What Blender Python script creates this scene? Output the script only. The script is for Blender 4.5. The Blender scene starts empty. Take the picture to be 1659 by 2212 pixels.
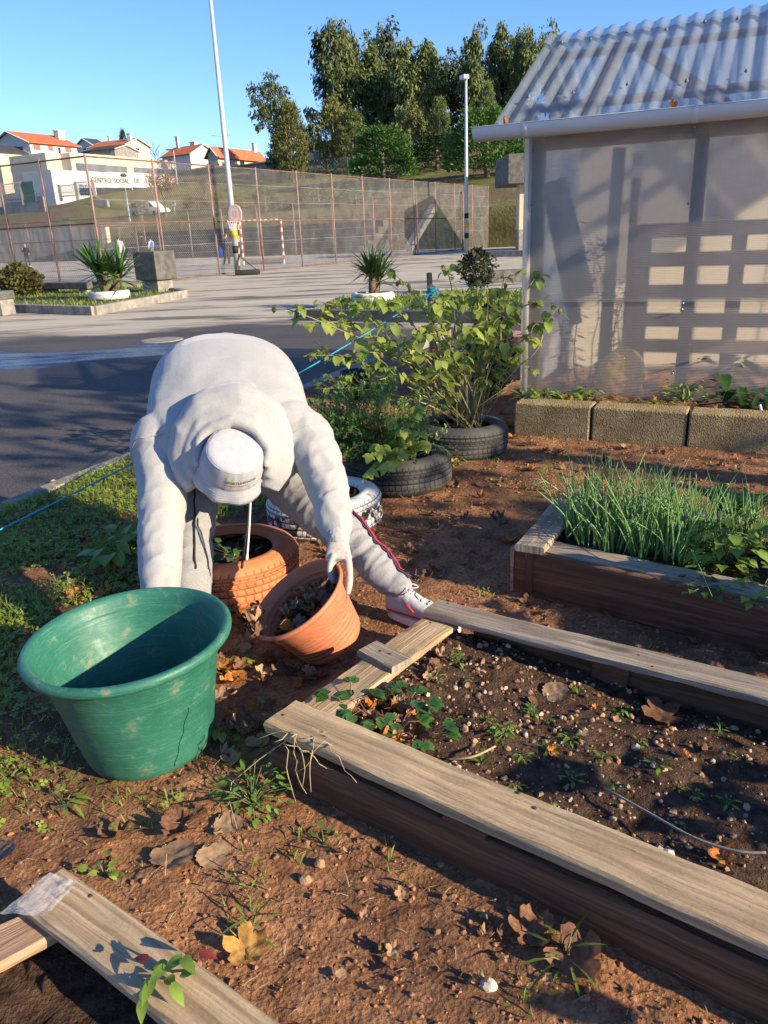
import bpy, bmesh, math, random
import numpy as np
from mathutils import Vector, Matrix, Euler, noise
from mathutils.bvhtree import BVHTree
R=math.radians
rng=random.Random(7)
SC=bpy.context.scene
COL=SC.collection
# ---------------------------------------------------------------- camera model
W,H=1659.,2212.
F=1661.; PITCH=R(20.0); ROLL=R(2.5); HC=1.4
_c,_s=math.cos(PITCH),math.sin(PITCH)
FWD=Vector((0,_c,-_s)); _r0=Vector((1,0,0)); _u0=Vector((0,_s,_c))
RT=_r0*math.cos(ROLL)-_u0*math.sin(ROLL); UP=_r0*math.sin(ROLL)+_u0*math.cos(ROLL)
EYE=Vector((0,0,HC))
def ray(x,y): return FWD+RT*((x-W/2)/F)-UP*((y-H/2)/F)
def G(x,y,z=0.0):
    d=ray(x,y); return EYE+d*((z-HC)/d.z)
def P(x,y,dz): return EYE+ray(x,y)*dz
def PY(x,y,Y):
    d=ray(x,y); return EYE+d*(Y/d.y)
def px(p):
    v=Vector(p)-EYE; dz=v.dot(FWD); return (W/2+F*v.dot(RT)/dz, H/2-F*v.dot(UP)/dz, dz)
cam=bpy.data.cameras.new('camera'); camo=bpy.data.objects.new('camera',cam); COL.objects.link(camo)
camo.matrix_world=Matrix(((RT.x,UP.x,-FWD.x,EYE.x),(RT.y,UP.y,-FWD.y,EYE.y),(RT.z,UP.z,-FWD.z,EYE.z),(0,0,0,1)))
cam.sensor_fit='VERTICAL'; cam.sensor_height=24; cam.lens=24*F/H; cam.clip_end=2000; cam.clip_start=0.05
SC.camera=camo
SC.render.resolution_x=768; SC.render.resolution_y=1024
# ---------------------------------------------------------------- light
SUN_AZ=Vector((.852,-.523,0)).normalized(); SUN_EL=R(21)
SUNV=Vector((SUN_AZ.x*math.cos(SUN_EL),SUN_AZ.y*math.cos(SUN_EL),math.sin(SUN_EL)))
w=bpy.data.worlds.new('World'); SC.world=w; w.use_nodes=True
nt=w.node_tree; bg=nt.nodes['Background']
sky=nt.nodes.new('ShaderNodeTexSky'); sky.sky_type='NISHITA'; sky.sun_disc=False
sky.sun_elevation=SUN_EL; sky.sun_rotation=math.atan2(SUN_AZ.x,SUN_AZ.y)
sky.air_density=1.0; sky.dust_density=0.3; sky.ozone_density=4.0
hsv=nt.nodes.new('ShaderNodeHueSaturation'); hsv.inputs['Saturation'].default_value=1.12; nt.links.new(sky.outputs[0],hsv.inputs['Color']); tint=nt.nodes.new('ShaderNodeMix'); tint.data_type='RGBA'; tint.blend_type='MULTIPLY'; tint.inputs[0].default_value=1; tint.inputs[7].default_value=(.87,.87,1.09,1); nt.links.new(hsv.outputs[0],tint.inputs[6]); nt.links.new(tint.outputs[2],bg.inputs[0]); bg.inputs[1].default_value=0.12
sl=bpy.data.lights.new('sun','SUN'); sl.energy=5.0; sl.angle=R(0.53); sl.color=(1.0,.845,.60)
slo=bpy.data.objects.new('sun',sl); COL.objects.link(slo); slo.location=(20,-13,20)
slo.rotation_euler=(-SUNV).to_track_quat('-Z','Y').to_euler()
SC.view_settings.view_transform='Standard'; SC.view_settings.look='None'; SC.view_settings.exposure=1.0; SC.view_settings.gamma=1
# ---------------------------------------------------------------- tagging
def tag(o,label=None,cat=None,group=None,kind=None):
    if label: o['label']=label
    if cat: o['category']=cat
    if group: o['group']=group
    if kind: o['kind']=kind
    return o
def wloc(o):
    v=Vector((0,0,0))
    while o: v+=o.location; o=o.parent
    return v
def thing(name,loc,label,cat,group=None):
    o=bpy.data.objects.new(name,None); COL.objects.link(o); o.location=loc; o.empty_display_size=.1
    return tag(o,label,cat,group)
def kids(o): return [c for c in bpy.data.objects if c.parent==o]
def copy_tree(o,parent=None):
    c=o.copy(); COL.objects.link(c)
    if parent: c.parent=parent
    for ch in kids(o): copy_tree(ch,c)
    return c
# ---------------------------------------------------------------- mesh builder
class MB:
    def __init__(s): s.v=[]; s.f=[]; s.uv=[]; s.mi=[]
    def add(s,vs,fs,uvs=None,mi=0):
        b=len(s.v); s.v.extend([tuple(p) for p in vs])
        for k,f in enumerate(fs):
            s.f.append(tuple(b+i for i in f)); s.mi.append(mi)
            s.uv.append(uvs[k] if uvs else None)
        return s
    def box(s,c,size,rz=0,mi=0,rot=None):
        hx,hy,hz=size[0]/2,size[1]/2,size[2]/2; m=rot if rot else Matrix.Rotation(rz,3,'Z'); c=Vector(c)
        vs=[c+m@Vector((x*hx,y*hy,z*hz)) for x in(-1,1) for y in(-1,1) for z in(-1,1)]
        return s.add(vs,[(0,1,3,2),(4,6,7,5),(0,4,5,1),(2,3,7,6),(0,2,6,4),(1,5,7,3)],mi=mi)
    def bbox(s,c,size,bev=.01,rz=0,mi=0):
        # bevelled box
        hx,hy,hz=size[0]/2,size[1]/2,size[2]/2; b=min(bev,hx*.9,hy*.9,hz*.9); m=Matrix.Rotation(rz,3,'Z'); c=Vector(c)
        bm=bmesh.new(); bmesh.ops.create_cube(bm,size=1)
        for v in bm.verts: v.co=Vector((v.co.x*2*hx,v.co.y*2*hy,v.co.z*2*hz))
        bmesh.ops.bevel(bm,geom=list(bm.edges),offset=b,segments=2,affect='EDGES',profile=.5)
        bm.verts.index_update(); vs=[c+m@v.co for v in bm.verts]; fs=[[v.index for v in f.verts] for f in bm.faces]; bm.free()
        return s.add(vs,fs,mi=mi)
    def poly(s,pts,z0,z1,mi=0):
        n=len(pts); vs=[(p[0],p[1],z0) for p in pts]+[(p[0],p[1],z1) for p in pts]
        fs=[tuple(range(n-1,-1,-1)),tuple(range(n,2*n))]+[(i,(i+1)%n,n+(i+1)%n,n+i) for i in range(n)]
        return s.add(vs,fs,mi=mi)
    def tube(s,pts,rad,n=6,cap=True,mi=0,flat=1.0):
        pts=[Vector(p) for p in pts]; k=len(pts)
        if not hasattr(rad,'__len__'): rad=[rad]*k
        vs=[]; fs=[]; prev=None
        for i,p in enumerate(pts):
            t=(pts[min(i+1,k-1)]-pts[max(i-1,0)])
            if t.length<1e-9: t=Vector((0,0,1))
            t.normalize()
            if prev is None:
                a=Vector((0,0,1)) if abs(t.z)<.9 else Vector((1,0,0)); u=t.cross(a).normalized()
            else:
                u=(prev-t*prev.dot(t));
                u=u.normalized() if u.length>1e-6 else t.orthogonal().normalized()
            prev=u; v=t.cross(u)
            for j in range(n):
                a=2*math.pi*j/n; vs.append(p+(u*math.cos(a)+v*math.sin(a)*flat)*rad[i])
        for i in range(k-1):
            for j in range(n): fs.append((i*n+j,i*n+(j+1)%n,(i+1)*n+(j+1)%n,(i+1)*n+j))
        if cap: fs.append(tuple(range(n-1,-1,-1))); fs.append(tuple((k-1)*n+j for j in range(n)))
        return s.add(vs,fs,mi=mi)
    def lathe(s,prof,c=(0,0,0),n=48,m=None,mi=0,closed=False):
        # prof list of (r,z)
        c=Vector(c); vs=[]; fs=[]; uvs=[]; k=len(prof)
        L=[0]
        for i in range(1,k): L.append(L[-1]+math.hypot(prof[i][0]-prof[i-1][0],prof[i][1]-prof[i-1][1]))
        for r,z in prof:
            for j in range(n):
                a=2*math.pi*j/n; q=Vector((r*math.cos(a),r*math.sin(a),z)); vs.append(c+(m@q if m else q))
        rm=max(p[0] for p in prof)
        for i in range(k-1):
            for j in range(n):
                fs.append((i*n+j,i*n+(j+1)%n,(i+1)*n+(j+1)%n,(i+1)*n+j))
                u0=2*math.pi*rm*j/n; u1=2*math.pi*rm*(j+1)/n
                uvs.append([(u0,L[i]),(u1,L[i]),(u1,L[i+1]),(u0,L[i+1])])
        return s.add(vs,fs,uvs,mi=mi)
    def quad(s,a,b,c,d,mi=0): return s.add([a,b,c,d],[(0,1,2,3)],mi=mi)
    def build(s,name,mat,parent=None,loc=None,smooth=False,auto=None):
        me=bpy.data.meshes.new(name)
        off=wloc(parent) if parent else (Vector(loc) if loc is not None else Vector((0,0,0)))
        va=np.array(s.v,dtype=np.float64).reshape(-1,3)-np.array(off)
        me.from_pydata(va.tolist(),[],s.f)
        if any(u is not None for u in s.uv):
            ul=me.uv_layers.new(name='UVMap'); d=[]
            for k,f in enumerate(s.f):
                u=s.uv[k]
                for q in range(len(f)): d.extend(u[q] if u else (0,0))
            ul.data.foreach_set('uv',d)
        for m in (mat if isinstance(mat,(list,tuple)) else [mat]): me.materials.append(m)
        if isinstance(mat,(list,tuple)): me.polygons.foreach_set('material_index',s.mi)
        if smooth: me.polygons.foreach_set('use_smooth',[True]*len(me.polygons))
        me.update()
        o=bpy.data.objects.new(name,me); COL.objects.link(o)
        if parent: o.parent=parent
        elif loc is not None: o.location=loc
        if auto is not None:
            me.polygons.foreach_set('use_smooth',[True]*len(me.polygons))
            me.set_sharp_from_angle(angle=R(auto))
        return o
def evaluate(o,replace=True):
    dg=bpy.context.evaluated_depsgraph_get(); dg.update()
    me=bpy.data.meshes.new_from_object(o.evaluated_get(dg),depsgraph=dg)
    o.modifiers.clear(); o.data=me; return o
# ---------------------------------------------------------------- materials
def hexc(h): 
    c=[int(h[i:i+2],16)/255 for i in (0,2,4)]
    return tuple((x/12.92 if x<=.04045 else ((x+.055)/1.055)**2.4) for x in c)
class NT:
    def __init__(s,name):
        s.m=bpy.data.materials.new(name); s.m.use_nodes=True; s.t=s.m.node_tree; s.b=s.t.nodes['Principled BSDF']; s.out=s.t.nodes['Material Output']
    def n(s,t,**k):
        q=s.t.nodes.new(t)
        for a,b in k.items(): setattr(q,a,b)
        return q
    def l(s,a,b): s.t.links.new(a,b)
    def coord(s,kind='Object',scale=(1,1,1)):
        tc=s.n('ShaderNodeTexCoord'); mp=s.n('ShaderNodeMapping'); mp.inputs['Scale'].default_value=scale
        s.l(tc.outputs[kind],mp.inputs[0]); return mp.outputs[0]
    def noise(s,co,scale,detail=4,rough=.6,dist=0):
        q=s.n('ShaderNodeTexNoise'); q.inputs['Scale'].default_value=scale; q.inputs['Detail'].default_value=detail; q.inputs['Roughness'].default_value=rough; q.inputs['Distortion'].default_value=dist
        s.l(co,q.inputs['Vector']); return q.outputs['Fac']
    def vor(s,co,scale,feat='F1',out='Distance'):
        q=s.n('ShaderNodeTexVoronoi'); q.feature=feat; q.inputs['Scale'].default_value=scale; s.l(co,q.inputs['Vector']); return q.outputs[out]
    def ramp(s,fac,stops):
        q=s.n('ShaderNodeValToRGB'); e=q.color_ramp.elements
        while len(e)<len(stops): e.new(.5)
        for k,(p,c) in enumerate(stops):
            e[k].position=p; e[k].color=(c,c,c,1) if not hasattr(c,'__len__') else (*c,1)
        s.l(fac,q.inputs[0]); return q.outputs[0]
    def mix(s,fac,a,b,mode='MIX'):
        q=s.n('ShaderNodeMix'); q.data_type='RGBA'; q.blend_type=mode
        for i,x in ((0,fac),(6,a),(7,b)):
            if hasattr(x,'links') or isinstance(x,bpy.types.NodeSocket): s.l(x,q.inputs[i])
            else: q.inputs[i].default_value=x if i==0 else (*x,1)
        return q.outputs[2]
    def math(s,op,a,b=0.5):
        q=s.n('ShaderNodeMath'); q.operation=op
        for i,x in ((0,a),(1,b)):
            if isinstance(x,bpy.types.NodeSocket): s.l(x,q.inputs[i])
            else: q.inputs[i].default_value=x
        return q.outputs[0]
    def bump(s,h,st=.5,dist=.01,prev=None):
        q=s.n('ShaderNodeBump'); q.inputs['Strength'].default_value=st; q.inputs['Distance'].default_value=dist; s.l(h,q.inputs['Height'])
        if prev is not None: s.l(prev,q.inputs['Normal'])
        return q.outputs[0]
    def set(s,col=None,rough=.8,nrm=None,metal=0,spec=.3,**k):
        b=s.b
        if col is not None:
            if isinstance(col,bpy.types.NodeSocket): s.l(col,b.inputs['Base Color'])
            else: b.inputs['Base Color'].default_value=(*col,1)
        if isinstance(rough,bpy.types.NodeSocket): s.l(rough,b.inputs['Roughness'])
        else: b.inputs['Roughness'].default_value=rough
        b.inputs['Metallic'].default_value=metal; b.inputs['Specular IOR Level'].default_value=spec
        if nrm is not None: s.l(nrm,b.inputs['Normal'])
        for a,v in k.items(): b.inputs[a].default_value=v
        return s.m
def simple(name,c1,c2=None,scale=8,rough=.75,bump=.25,bdist=.01,bscale=None,metal=0,spec=.3,detail=5,stretch=(1,1,1),lo=.35,hi=.65,rand=0,coord='Object'):
    m=NT(name); co=m.coord(coord,stretch); c2=c2 or tuple(x*.7 for x in c1)
    f=m.noise(co,scale,detail); col=m.ramp(f,[(lo,c2),(hi,c1)])
    if rand:
        oi=m.n('ShaderNodeObjectInfo'); hs=m.n('ShaderNodeHueSaturation'); 
        mr=m.n('ShaderNodeMapRange'); mr.inputs['To Min'].default_value=1-rand; mr.inputs['To Max'].default_value=1+rand
        m.l(oi.outputs['Random'],mr.inputs[0]); m.l(mr.outputs[0],hs.inputs['Value'])
        mr2=m.n('ShaderNodeMapRange'); mr2.inputs['To Min'].default_value=.5-rand*.06; mr2.inputs['To Max'].default_value=.5+rand*.06
        m.l(m.math('FRACT',m.math('MULTIPLY',oi.outputs['Random'],7.3)),mr2.inputs[0]); m.l(mr2.outputs[0],hs.inputs['Hue'])
        m.l(col,hs.inputs['Color']); col=hs.outputs[0]
    nb=m.bump(m.noise(co,bscale or scale*6,4),bump,bdist) if bump else None
    return m.set(col,rough,nb,metal,spec)
def leafmat(name,c1,c2,scale=6,rough=.5,trans=.35,rand=.25,spec=.3,stretch=(1,1,1)):
    # a thin leaf: diffuse front plus light coming through
    m=NT(name); co=m.coord('Object',stretch); f=m.noise(co,scale,3); col=m.ramp(f,[(.33,c2),(.67,c1)])
    oi=m.n('ShaderNodeObjectInfo'); hs=m.n('ShaderNodeHueSaturation'); mr=m.n('ShaderNodeMapRange'); mr.inputs['To Min'].default_value=1-rand; mr.inputs['To Max'].default_value=1+rand
    m.l(oi.outputs['Random'],mr.inputs[0]); m.l(mr.outputs[0],hs.inputs['Value']); m.l(col,hs.inputs['Color']); col=hs.outputs[0]
    m.set(col,rough,None,0,spec)
    tr=m.n('ShaderNodeBsdfTranslucent'); m.l(col,tr.inputs[0]); mx=m.n('ShaderNodeMixShader'); mx.inputs[0].default_value=trans
    m.l(m.b.outputs[0],mx.inputs[1]); m.l(tr.outputs[0],mx.inputs[2]); m.l(mx.outputs[0],m.out.inputs[0]); return m.m
def fbm(x,y,z=0,o=4):
    return noise.fractal(Vector((x,y,z)),1.0,2.0,o)
# ---------------------------------------------------------------- materials of the garden
def soil_mat():
    m=NT('soil'); co=m.coord('Object'); big=m.noise(co,1.3,3); mid=m.noise(co,9,5); fine=m.noise(co,70,5,.7)
    c=m.ramp(mid,[(.3,(.21,.095,.045)),(.5,(.39,.185,.088)),(.72,(.52,.27,.135))])
    c=m.mix(m.ramp(big,[(.42,0.0),(.66,.8)]),c,(.13,.07,.04))
    c=m.mix(m.ramp(fine,[(.3,.75),(.6,0.0)]),c,(.045,.022,.012))
    v=m.vor(co,95); nb=m.bump(fine,.8,.008); nb=m.bump(v,.5,.005,nb); nb=m.bump(m.noise(co,28,4),.5,.013,nb)
    return m.set(c,.95,nb,0,.12)
SOIL=soil_mat()
DARKSOIL=simple('compost',(.12,.07,.042),(.035,.02,.013),30,.95,.9,.012,120,spec=.15)
CLOD=simple('clod',(.46,.22,.115),(.24,.11,.058),22,.95,.7,.004,240,spec=.1)
PEB=NT('pebbles'); _co=PEB.coord('Object'); _n=PEB.noise(_co,26,2,.4)
PEB.set(PEB.ramp(_n,[(.25,(.06,.034,.021)),(.42,(.22,.12,.065)),(.55,(.40,.25,.15)),(.66,(.46,.36,.26)),(.76,(.58,.54,.48))]),.8,PEB.bump(PEB.noise(_co,160,4),.4,.004),0,.25); PEB=PEB.m
def wood_mat(name,c1,c2,c3,rough=.8,st=1.0,wet=0):
    m=NT(name); tc=m.n('ShaderNodeTexCoord'); oi=m.n('ShaderNodeObjectInfo')
    off=m.n('ShaderNodeVectorMath',operation='ADD'); m.l(tc.outputs['UV'],off.inputs[0]); m.l(oi.outputs['Random'],off.inputs[1])
    def mp(sc):
        q=m.n('ShaderNodeMapping'); q.inputs['Scale'].default_value=sc; m.l(off.outputs[0],q.inputs[0]); return q.outputs[0]
    grain=m.noise(mp((3,90,1)),1.0,6,.65,.6); streak=m.noise(mp((1.2,16,1)),1.0,4,.6,1.5); blot=m.noise(mp((5,9,1)),1.0,4)
    c=m.ramp(grain,[(.28,c3),(.5,c2),(.7,c1)])
    c=m.mix(m.ramp(streak,[(.42,0.0),(.62,.75)]),c,c3)
    c=m.mix(m.ramp(blot,[(.5,0.0),(.75,.5)]),c,tuple(x*.75 for x in c2))
    # knots
    kv=m.n('ShaderNodeTexVoronoi'); kv.inputs['Scale'].default_value=1; m.l(mp((2.1,5.5,1)),kv.inputs['Vector'])
    c=m.mix(m.ramp(kv.outputs['Distance'],[(.05,.7),(.11,0.0)]),c,tuple(x*.45 for x in c3))
    nb=m.bump(grain,.8*st,.006); nb=m.bump(m.noise(mp((90,140,1)),1,4),.35*st,.003,nb); nb=m.bump(streak,.5*st,.008,nb)
    return m.set(c,rough,nb,0,.2)
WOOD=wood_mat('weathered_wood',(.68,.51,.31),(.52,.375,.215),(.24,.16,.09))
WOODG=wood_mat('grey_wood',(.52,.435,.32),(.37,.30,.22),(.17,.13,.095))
WOODD=wood_mat('dark_wood',(.28,.15,.078),(.19,.095,.05),(.085,.043,.024),.85)  # darker, redder brown for the boards below the top planks
WOODR=wood_mat('pallet_wood',(.56,.37,.23),(.44,.275,.165),(.26,.15,.085))
RUST=simple('rust',(.13,.055,.03),(.05,.025,.015),60,.8,.3,.002)
CONC=simple('concrete',(.33,.30,.255),(.18,.165,.14),5,.9,.5,.008,60)
CONCD=simple('dark_concrete',(.15,.14,.125),(.07,.066,.06),4,.9,.5,.01,50)
BLOCK=NT('block_concrete'); _co=BLOCK.coord('Object'); _v=BLOCK.vor(_co,110); _n=BLOCK.noise(_co,60,5,.7)
_nb=BLOCK.bump(_n,1.0,.02); _nb=BLOCK.bump(_v,.9,.012,_nb)
BLOCK.set(BLOCK.ramp(BLOCK.noise(_co,7,5),[(.3,(.30,.225,.11)),(.65,(.54,.42,.225))]),.95,_nb,0,.1); BLOCK=BLOCK.m
# ---------------------------------------------------------------- asphalt yard
ZA=-0.10
def asphalt_mat():
    m=NT('asphalt'); tc=m.n('ShaderNodeTexCoord'); co=tc.outputs['Object']; sp=m.n('ShaderNodeSeparateXYZ'); m.l(co,sp.inputs[0])
    def mp(sc):
        q=m.n('ShaderNodeMapping'); q.inputs['Scale'].default_value=sc; m.l(co,q.inputs[0]); return q.outputs[0]
    n1=m.noise(mp((.35,1.1,1)),.55,5,.6,.4); fine=m.noise(co,55,5,.75); sp2=m.vor(co,70)
    # worn pale surfacing begins some fifteen metres away
    y=m.math('ADD',sp.outputs['Y'],m.math('MULTIPLY',m.math('SUBTRACT',n1,.5),9.0)); y=m.math('SUBTRACT',y,m.math('MULTIPLY',sp.outputs['X'],.0))
    far=m.n('ShaderNodeMapRange'); far.inputs['From Min'].default_value=13.4; far.inputs['From Max'].default_value=14.6; m.l(y,far.inputs[0]); far=far.outputs[0]
    near_c=m.ramp(fine,[(.3,(.035,.03,.027)),(.5,(.085,.075,.066)),(.72,(.15,.13,.112))])
    near_c=m.mix(m.ramp(m.noise(co,1.7,4),[(.35,0.0),(.7,.5)]),near_c,(.07,.062,.055))
    far_c=m.ramp(m.noise(mp((.25,1.6,1)),1.0,6,.7),[(.26,(.21,.175,.125)),(.40,(.43,.37,.27)),(.7,(.55,.475,.35))])
    c=m.mix(far,near_c,far_c)
    # wet hollow
    d=m.n('ShaderNodeVectorMath',operation='DISTANCE'); q=m.n('ShaderNodeMapping'); q.inputs['Scale'].default_value=(.36,1,0); m.l(co,q.inputs[0]); m.l(q.outputs[0],d.inputs[0]); d.inputs[1].default_value=(-6.4*.36,11.4,0)
    wet=m.math('SUBTRACT',m.math('MULTIPLY',n1,1.5),m.math('MULTIPLY',d.outputs['Value'],.36))
    wet=m.math('SUBTRACT',wet,m.math('MULTIPLY',m.noise(mp((.5,2.2,1)),1.3,4,.6,.5),.55)); wet=m.ramp(wet,[(-.0,0.0),(.16,1.0)])
    stain=m.ramp(m.noise(mp((.16,.9,1)),1.1,5,.65,.6),[(.53,0.0),(.6,.8)])
    c=m.mix(stain,c,(.06,.055,.05)); c=m.mix(m.math('MULTIPLY',wet,.75),c,(.016,.018,.02))
    rg=m.n('ShaderNodeMapRange'); rg.inputs['To Min'].default_value=.85; rg.inputs['To Max'].default_value=.2; m.l(wet,rg.inputs[0])
    st=m.math('SUBTRACT',1.0,m.math('MULTIPLY',wet,.72))
    b=m.n('ShaderNodeBump'); b.inputs['Distance'].default_value=.012; m.l(m.math('MULTIPLY',st,.8),b.inputs['Strength']); m.l(fine,b.inputs['Height'])
    b2=m.n('ShaderNodeBump'); b2.inputs['Distance'].default_value=.008; m.l(m.math('MULTIPLY',st,.6),b2.inputs['Strength']); m.l(sp2,b2.inputs['Height']); m.l(b.outputs[0],b2.inputs['Normal'])
    return m.set(c,rg.outputs[0],b2.outputs[0],0,.35)
ASPH=asphalt_mat()
mb=MB(); mb.quad((-160,-20,ZA),(160,-20,ZA),(160,140,ZA),(-160,140,ZA))
tag(mb.build('asphalt_yard',ASPH),kind='structure')
mb=MB(); mb.quad((-900,-900,ZA-.05),(900,-900,ZA-.05),(900,1200,ZA-.05),(-900,1200,ZA-.05))
tag(mb.build('ground',simple('far_ground',(.12,.12,.06),(.07,.06,.03),.05)),kind='structure')
# ---------------------------------------------------------------- garden soil sheet
K0=G(0,1092,0); K1=G(330,962,0); KD=(K1-K0).normalized(); KN=Vector((KD.y,-KD.x,0))   # KN points into the garden
KEND=7.4
def kside(x,y): return (x-K0.x)*KN.x+(y-K0.y)*KN.y
def soil_h(x,y):
    h=fbm(x*1.4,y*1.4,3,3)*.018+fbm(x*7,y*7,5,3)*.010+fbm(x*26,y*26,9,3)*.007
    k=kside(x,y)
    if k<.35: h*=max(0,k)/.35
    return h
def garden():
    X0,X1,Y0,Y1=-4.0,4.2,.45,9.4
    ys=[]; y=Y0
    while y<Y1: ys.append(y); y+=.012+.0045*max(0,y-1.2)
    xs0=np.arange(X0,X1,.02)
    mb=MB(); idx={}
    V=[];Fa=[]
    nx=len(xs0)
    for j,y in enumerate(ys):
        for i,x in enumerate(xs0): V.append((x,y,soil_h(x,y)))
    for j in range(len(ys)-1):
        for i in range(nx-1):
            x=xs0[i]; yy=ys[j]
            if kside(x,yy)<.03 : continue
            a=j*nx+i; Fa.append((a,a+1,a+nx+1,a+nx))
    me=bpy.data.meshes.new('garden_soil'); me.from_pydata(V,[],Fa); me.materials.append(SOIL)
    me.polygons.foreach_set('use_smooth',[True]*len(Fa)); o=bpy.data.objects.new('garden_soil',me); COL.objects.link(o)
    bm=bmesh.new(); bm.from_mesh(me); bmesh.ops.delete(bm,geom=[v for v in bm.verts if not v.link_faces],context='VERTS'); bm.to_mesh(me); bm.free()
    tag(o,kind='structure')
garden()
mb=MB(); L=9.6
for k in range(11):
    a=K0+KD*(-3+k*1.0+.006); b=K0+KD*(-3+(k+1)*1.0-.006); mid=(a+b)/2+KN*.05
    mb.bbox((mid.x,mid.y,-.045+.004*math.sin(k*3)),(1.0-.012,.11,.13),.012,math.atan2(KD.y,KD.x))
tag(mb.build('kerb',CONC,smooth=False),kind='structure')
# ---------------------------------------------------------------- planks and raised beds
def plank(name,a,b,wd,th,mat,parent,seed=0,rough=.003,nseg=40,loc=None,vert=False,tip=0):
    """board from a to b (centre of its top face); wd across, th thick"""
    a=Vector(a); b=Vector(b); d=(b-a); L=d.length; d.normalize()
    side=Vector((d.y,-d.x,0)).normalized(); up=side.cross(d).normalized()
    if up.z<0: up=-up
    if tip: 
        m=Matrix.Rotation(R(tip),3,d); side=m@side; up=m@up
    e=min(.006,th*.2)
    prof=[(-wd/2+e,0),(-wd/6,0),(wd/6,0),(wd/2-e,0),(wd/2,-e),(wd/2,-th/2),(wd/2,-th+e),(wd/2-e,-th),(0,-th),(-wd/2+e,-th),(-wd/2,-th+e),(-wd/2,-th/2),(-wd/2,-e)]
    n=len(prof); per=[0]
    for i in range(n): 
        p,q=prof[i],prof[(i+1)%n]; per.append(per[-1]+math.hypot(q[0]-p[0],q[1]-p[1]))
    vs=[];fs=[];uv=[]
    for k in range(nseg+1):
        t=k/nseg*L; wob=fbm(t*1.5+seed*7,seed,0,2)*.008; wz=fbm(t*1.2+seed*3,seed+4,1,2)*.006
        for j,(x,z) in enumerate(prof):
            jx=fbm(t*9+seed*11,j*.7,seed,3)*rough; jz=fbm(t*9+seed*5,j*.9+30,seed,3)*rough
            tt=t
            if k in(0,nseg): tt+=fbm(j*2.1,seed*3+k,2,2)*.006
            vs.append(a+d*tt+side*(x+jx+wob)+up*(z+jz+wz))
    for k in range(nseg):
        for j in range(n):
            fs.append((k*n+j,k*n+(j+1)%n,(k+1)*n+(j+1)%n,(k+1)*n+j))
            u0,u1=k/nseg*L,(k+1)/nseg*L; uv.append([(u0,per[j]),(u0,per[j+1]),(u1,per[j+1]),(u1,per[j])])
    for base in (0,nseg*n):
        f=tuple(base+j for j in range(n)); fs.append(f if base else tuple(reversed(f))); q=[(prof[j][1]*.6,prof[j][0]) for j in range(n)]; uv.append(q if base else q[::-1])
    mb=MB(); mb.add(vs,fs,uv); return mb.build(name,mat,parent,loc=loc,auto=35)
def nails(parent,pts,r=.006):
    for p in pts: mb=MB(); mb.lathe([(0,.0012),(r*.7,.001),(r*.85,.0002),(r*.85,-.02)],p,8); mb.build('nail',RUST,parent,smooth=True)
def cl(p,q): return (Vector(p)+Vector(q))/2
def bed_soil(pts,z,mat,parent,bumpy=.02,res=.025,hump=None,name='soil'):
    xs=[p[0] for p in pts]; ys=[p[1] for p in pts]; V=[];Fa=[]
    def inside(x,y):
        c=False;j=len(pts)-1
        for i in range(len(pts)):
            xi,yi=pts[i][0],pts[i][1]; xj,yj=pts[j][0],pts[j][1]
            if (yi>y)!=(yj>y) and x<(xj-xi)*(y-yi)/(yj-yi)+xi: c=not c
            j=i
        return c
    X=np.arange(min(xs)-res,max(xs)+res,res); Y=np.arange(min(ys)-res,max(ys)+res,res); nx=len(X)
    for y in Y:
        for x in X:
            V.append((x,y,z+fbm(x*6,y*6,7,4)*bumpy+fbm(x*25,y*25,2,2)*bumpy*.4+(hump(x,y) if hump else 0)))
    for j in range(len(Y)-1):
        for i in range(nx-1):
            if inside(X[i]+res/2,Y[j]+res/2): a=j*nx+i; Fa.append((a,a+1,a+nx+1,a+nx))
    mb=MB(); mb.v=V; mb.f=Fa; mb.uv=[None]*len(Fa); mb.mi=[0]*len(Fa)
    o=mb.build(name,mat,parent,smooth=True); return o,inside
# --- near bed
zt=.17
fA,fB=G(570,1562,zt),G(1659,2048,zt); gA,gB=G(622,1516,zt),G(1659,1905,zt)
fd=(fB-fA).normalized(); fside=Vector((-fd.y,fd.x,0)); fw=abs((gA-fA).dot(fside))*.5+abs((gB-fA).dot(fside))*.5
bed=thing('raised_bed',G(640,1640,0),'weathered grey plank raised bed holding gravelly soil, in the right foreground','raised bed','plank beds')
end=fA+fd*2.35
plank('top_plank',fA+fside*fw/2,end+fside*fw/2,fw,.034,WOOD,bed,1,nseg=90)
# front board under it
bA=fA+fside*.012+fd*.02; bB=end+fside*.012
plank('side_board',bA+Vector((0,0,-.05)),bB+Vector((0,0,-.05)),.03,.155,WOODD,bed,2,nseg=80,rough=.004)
for t in (.62,1.33):
    p=fA+fd*t+fside*.035; plank('spacer_block',p-fd*.055+Vector((0,0,-.036)),p+fd*.055+Vector((0,0,-.036)),.07,.026,WOODD,bed,int(t*9),nseg=4)
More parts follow.
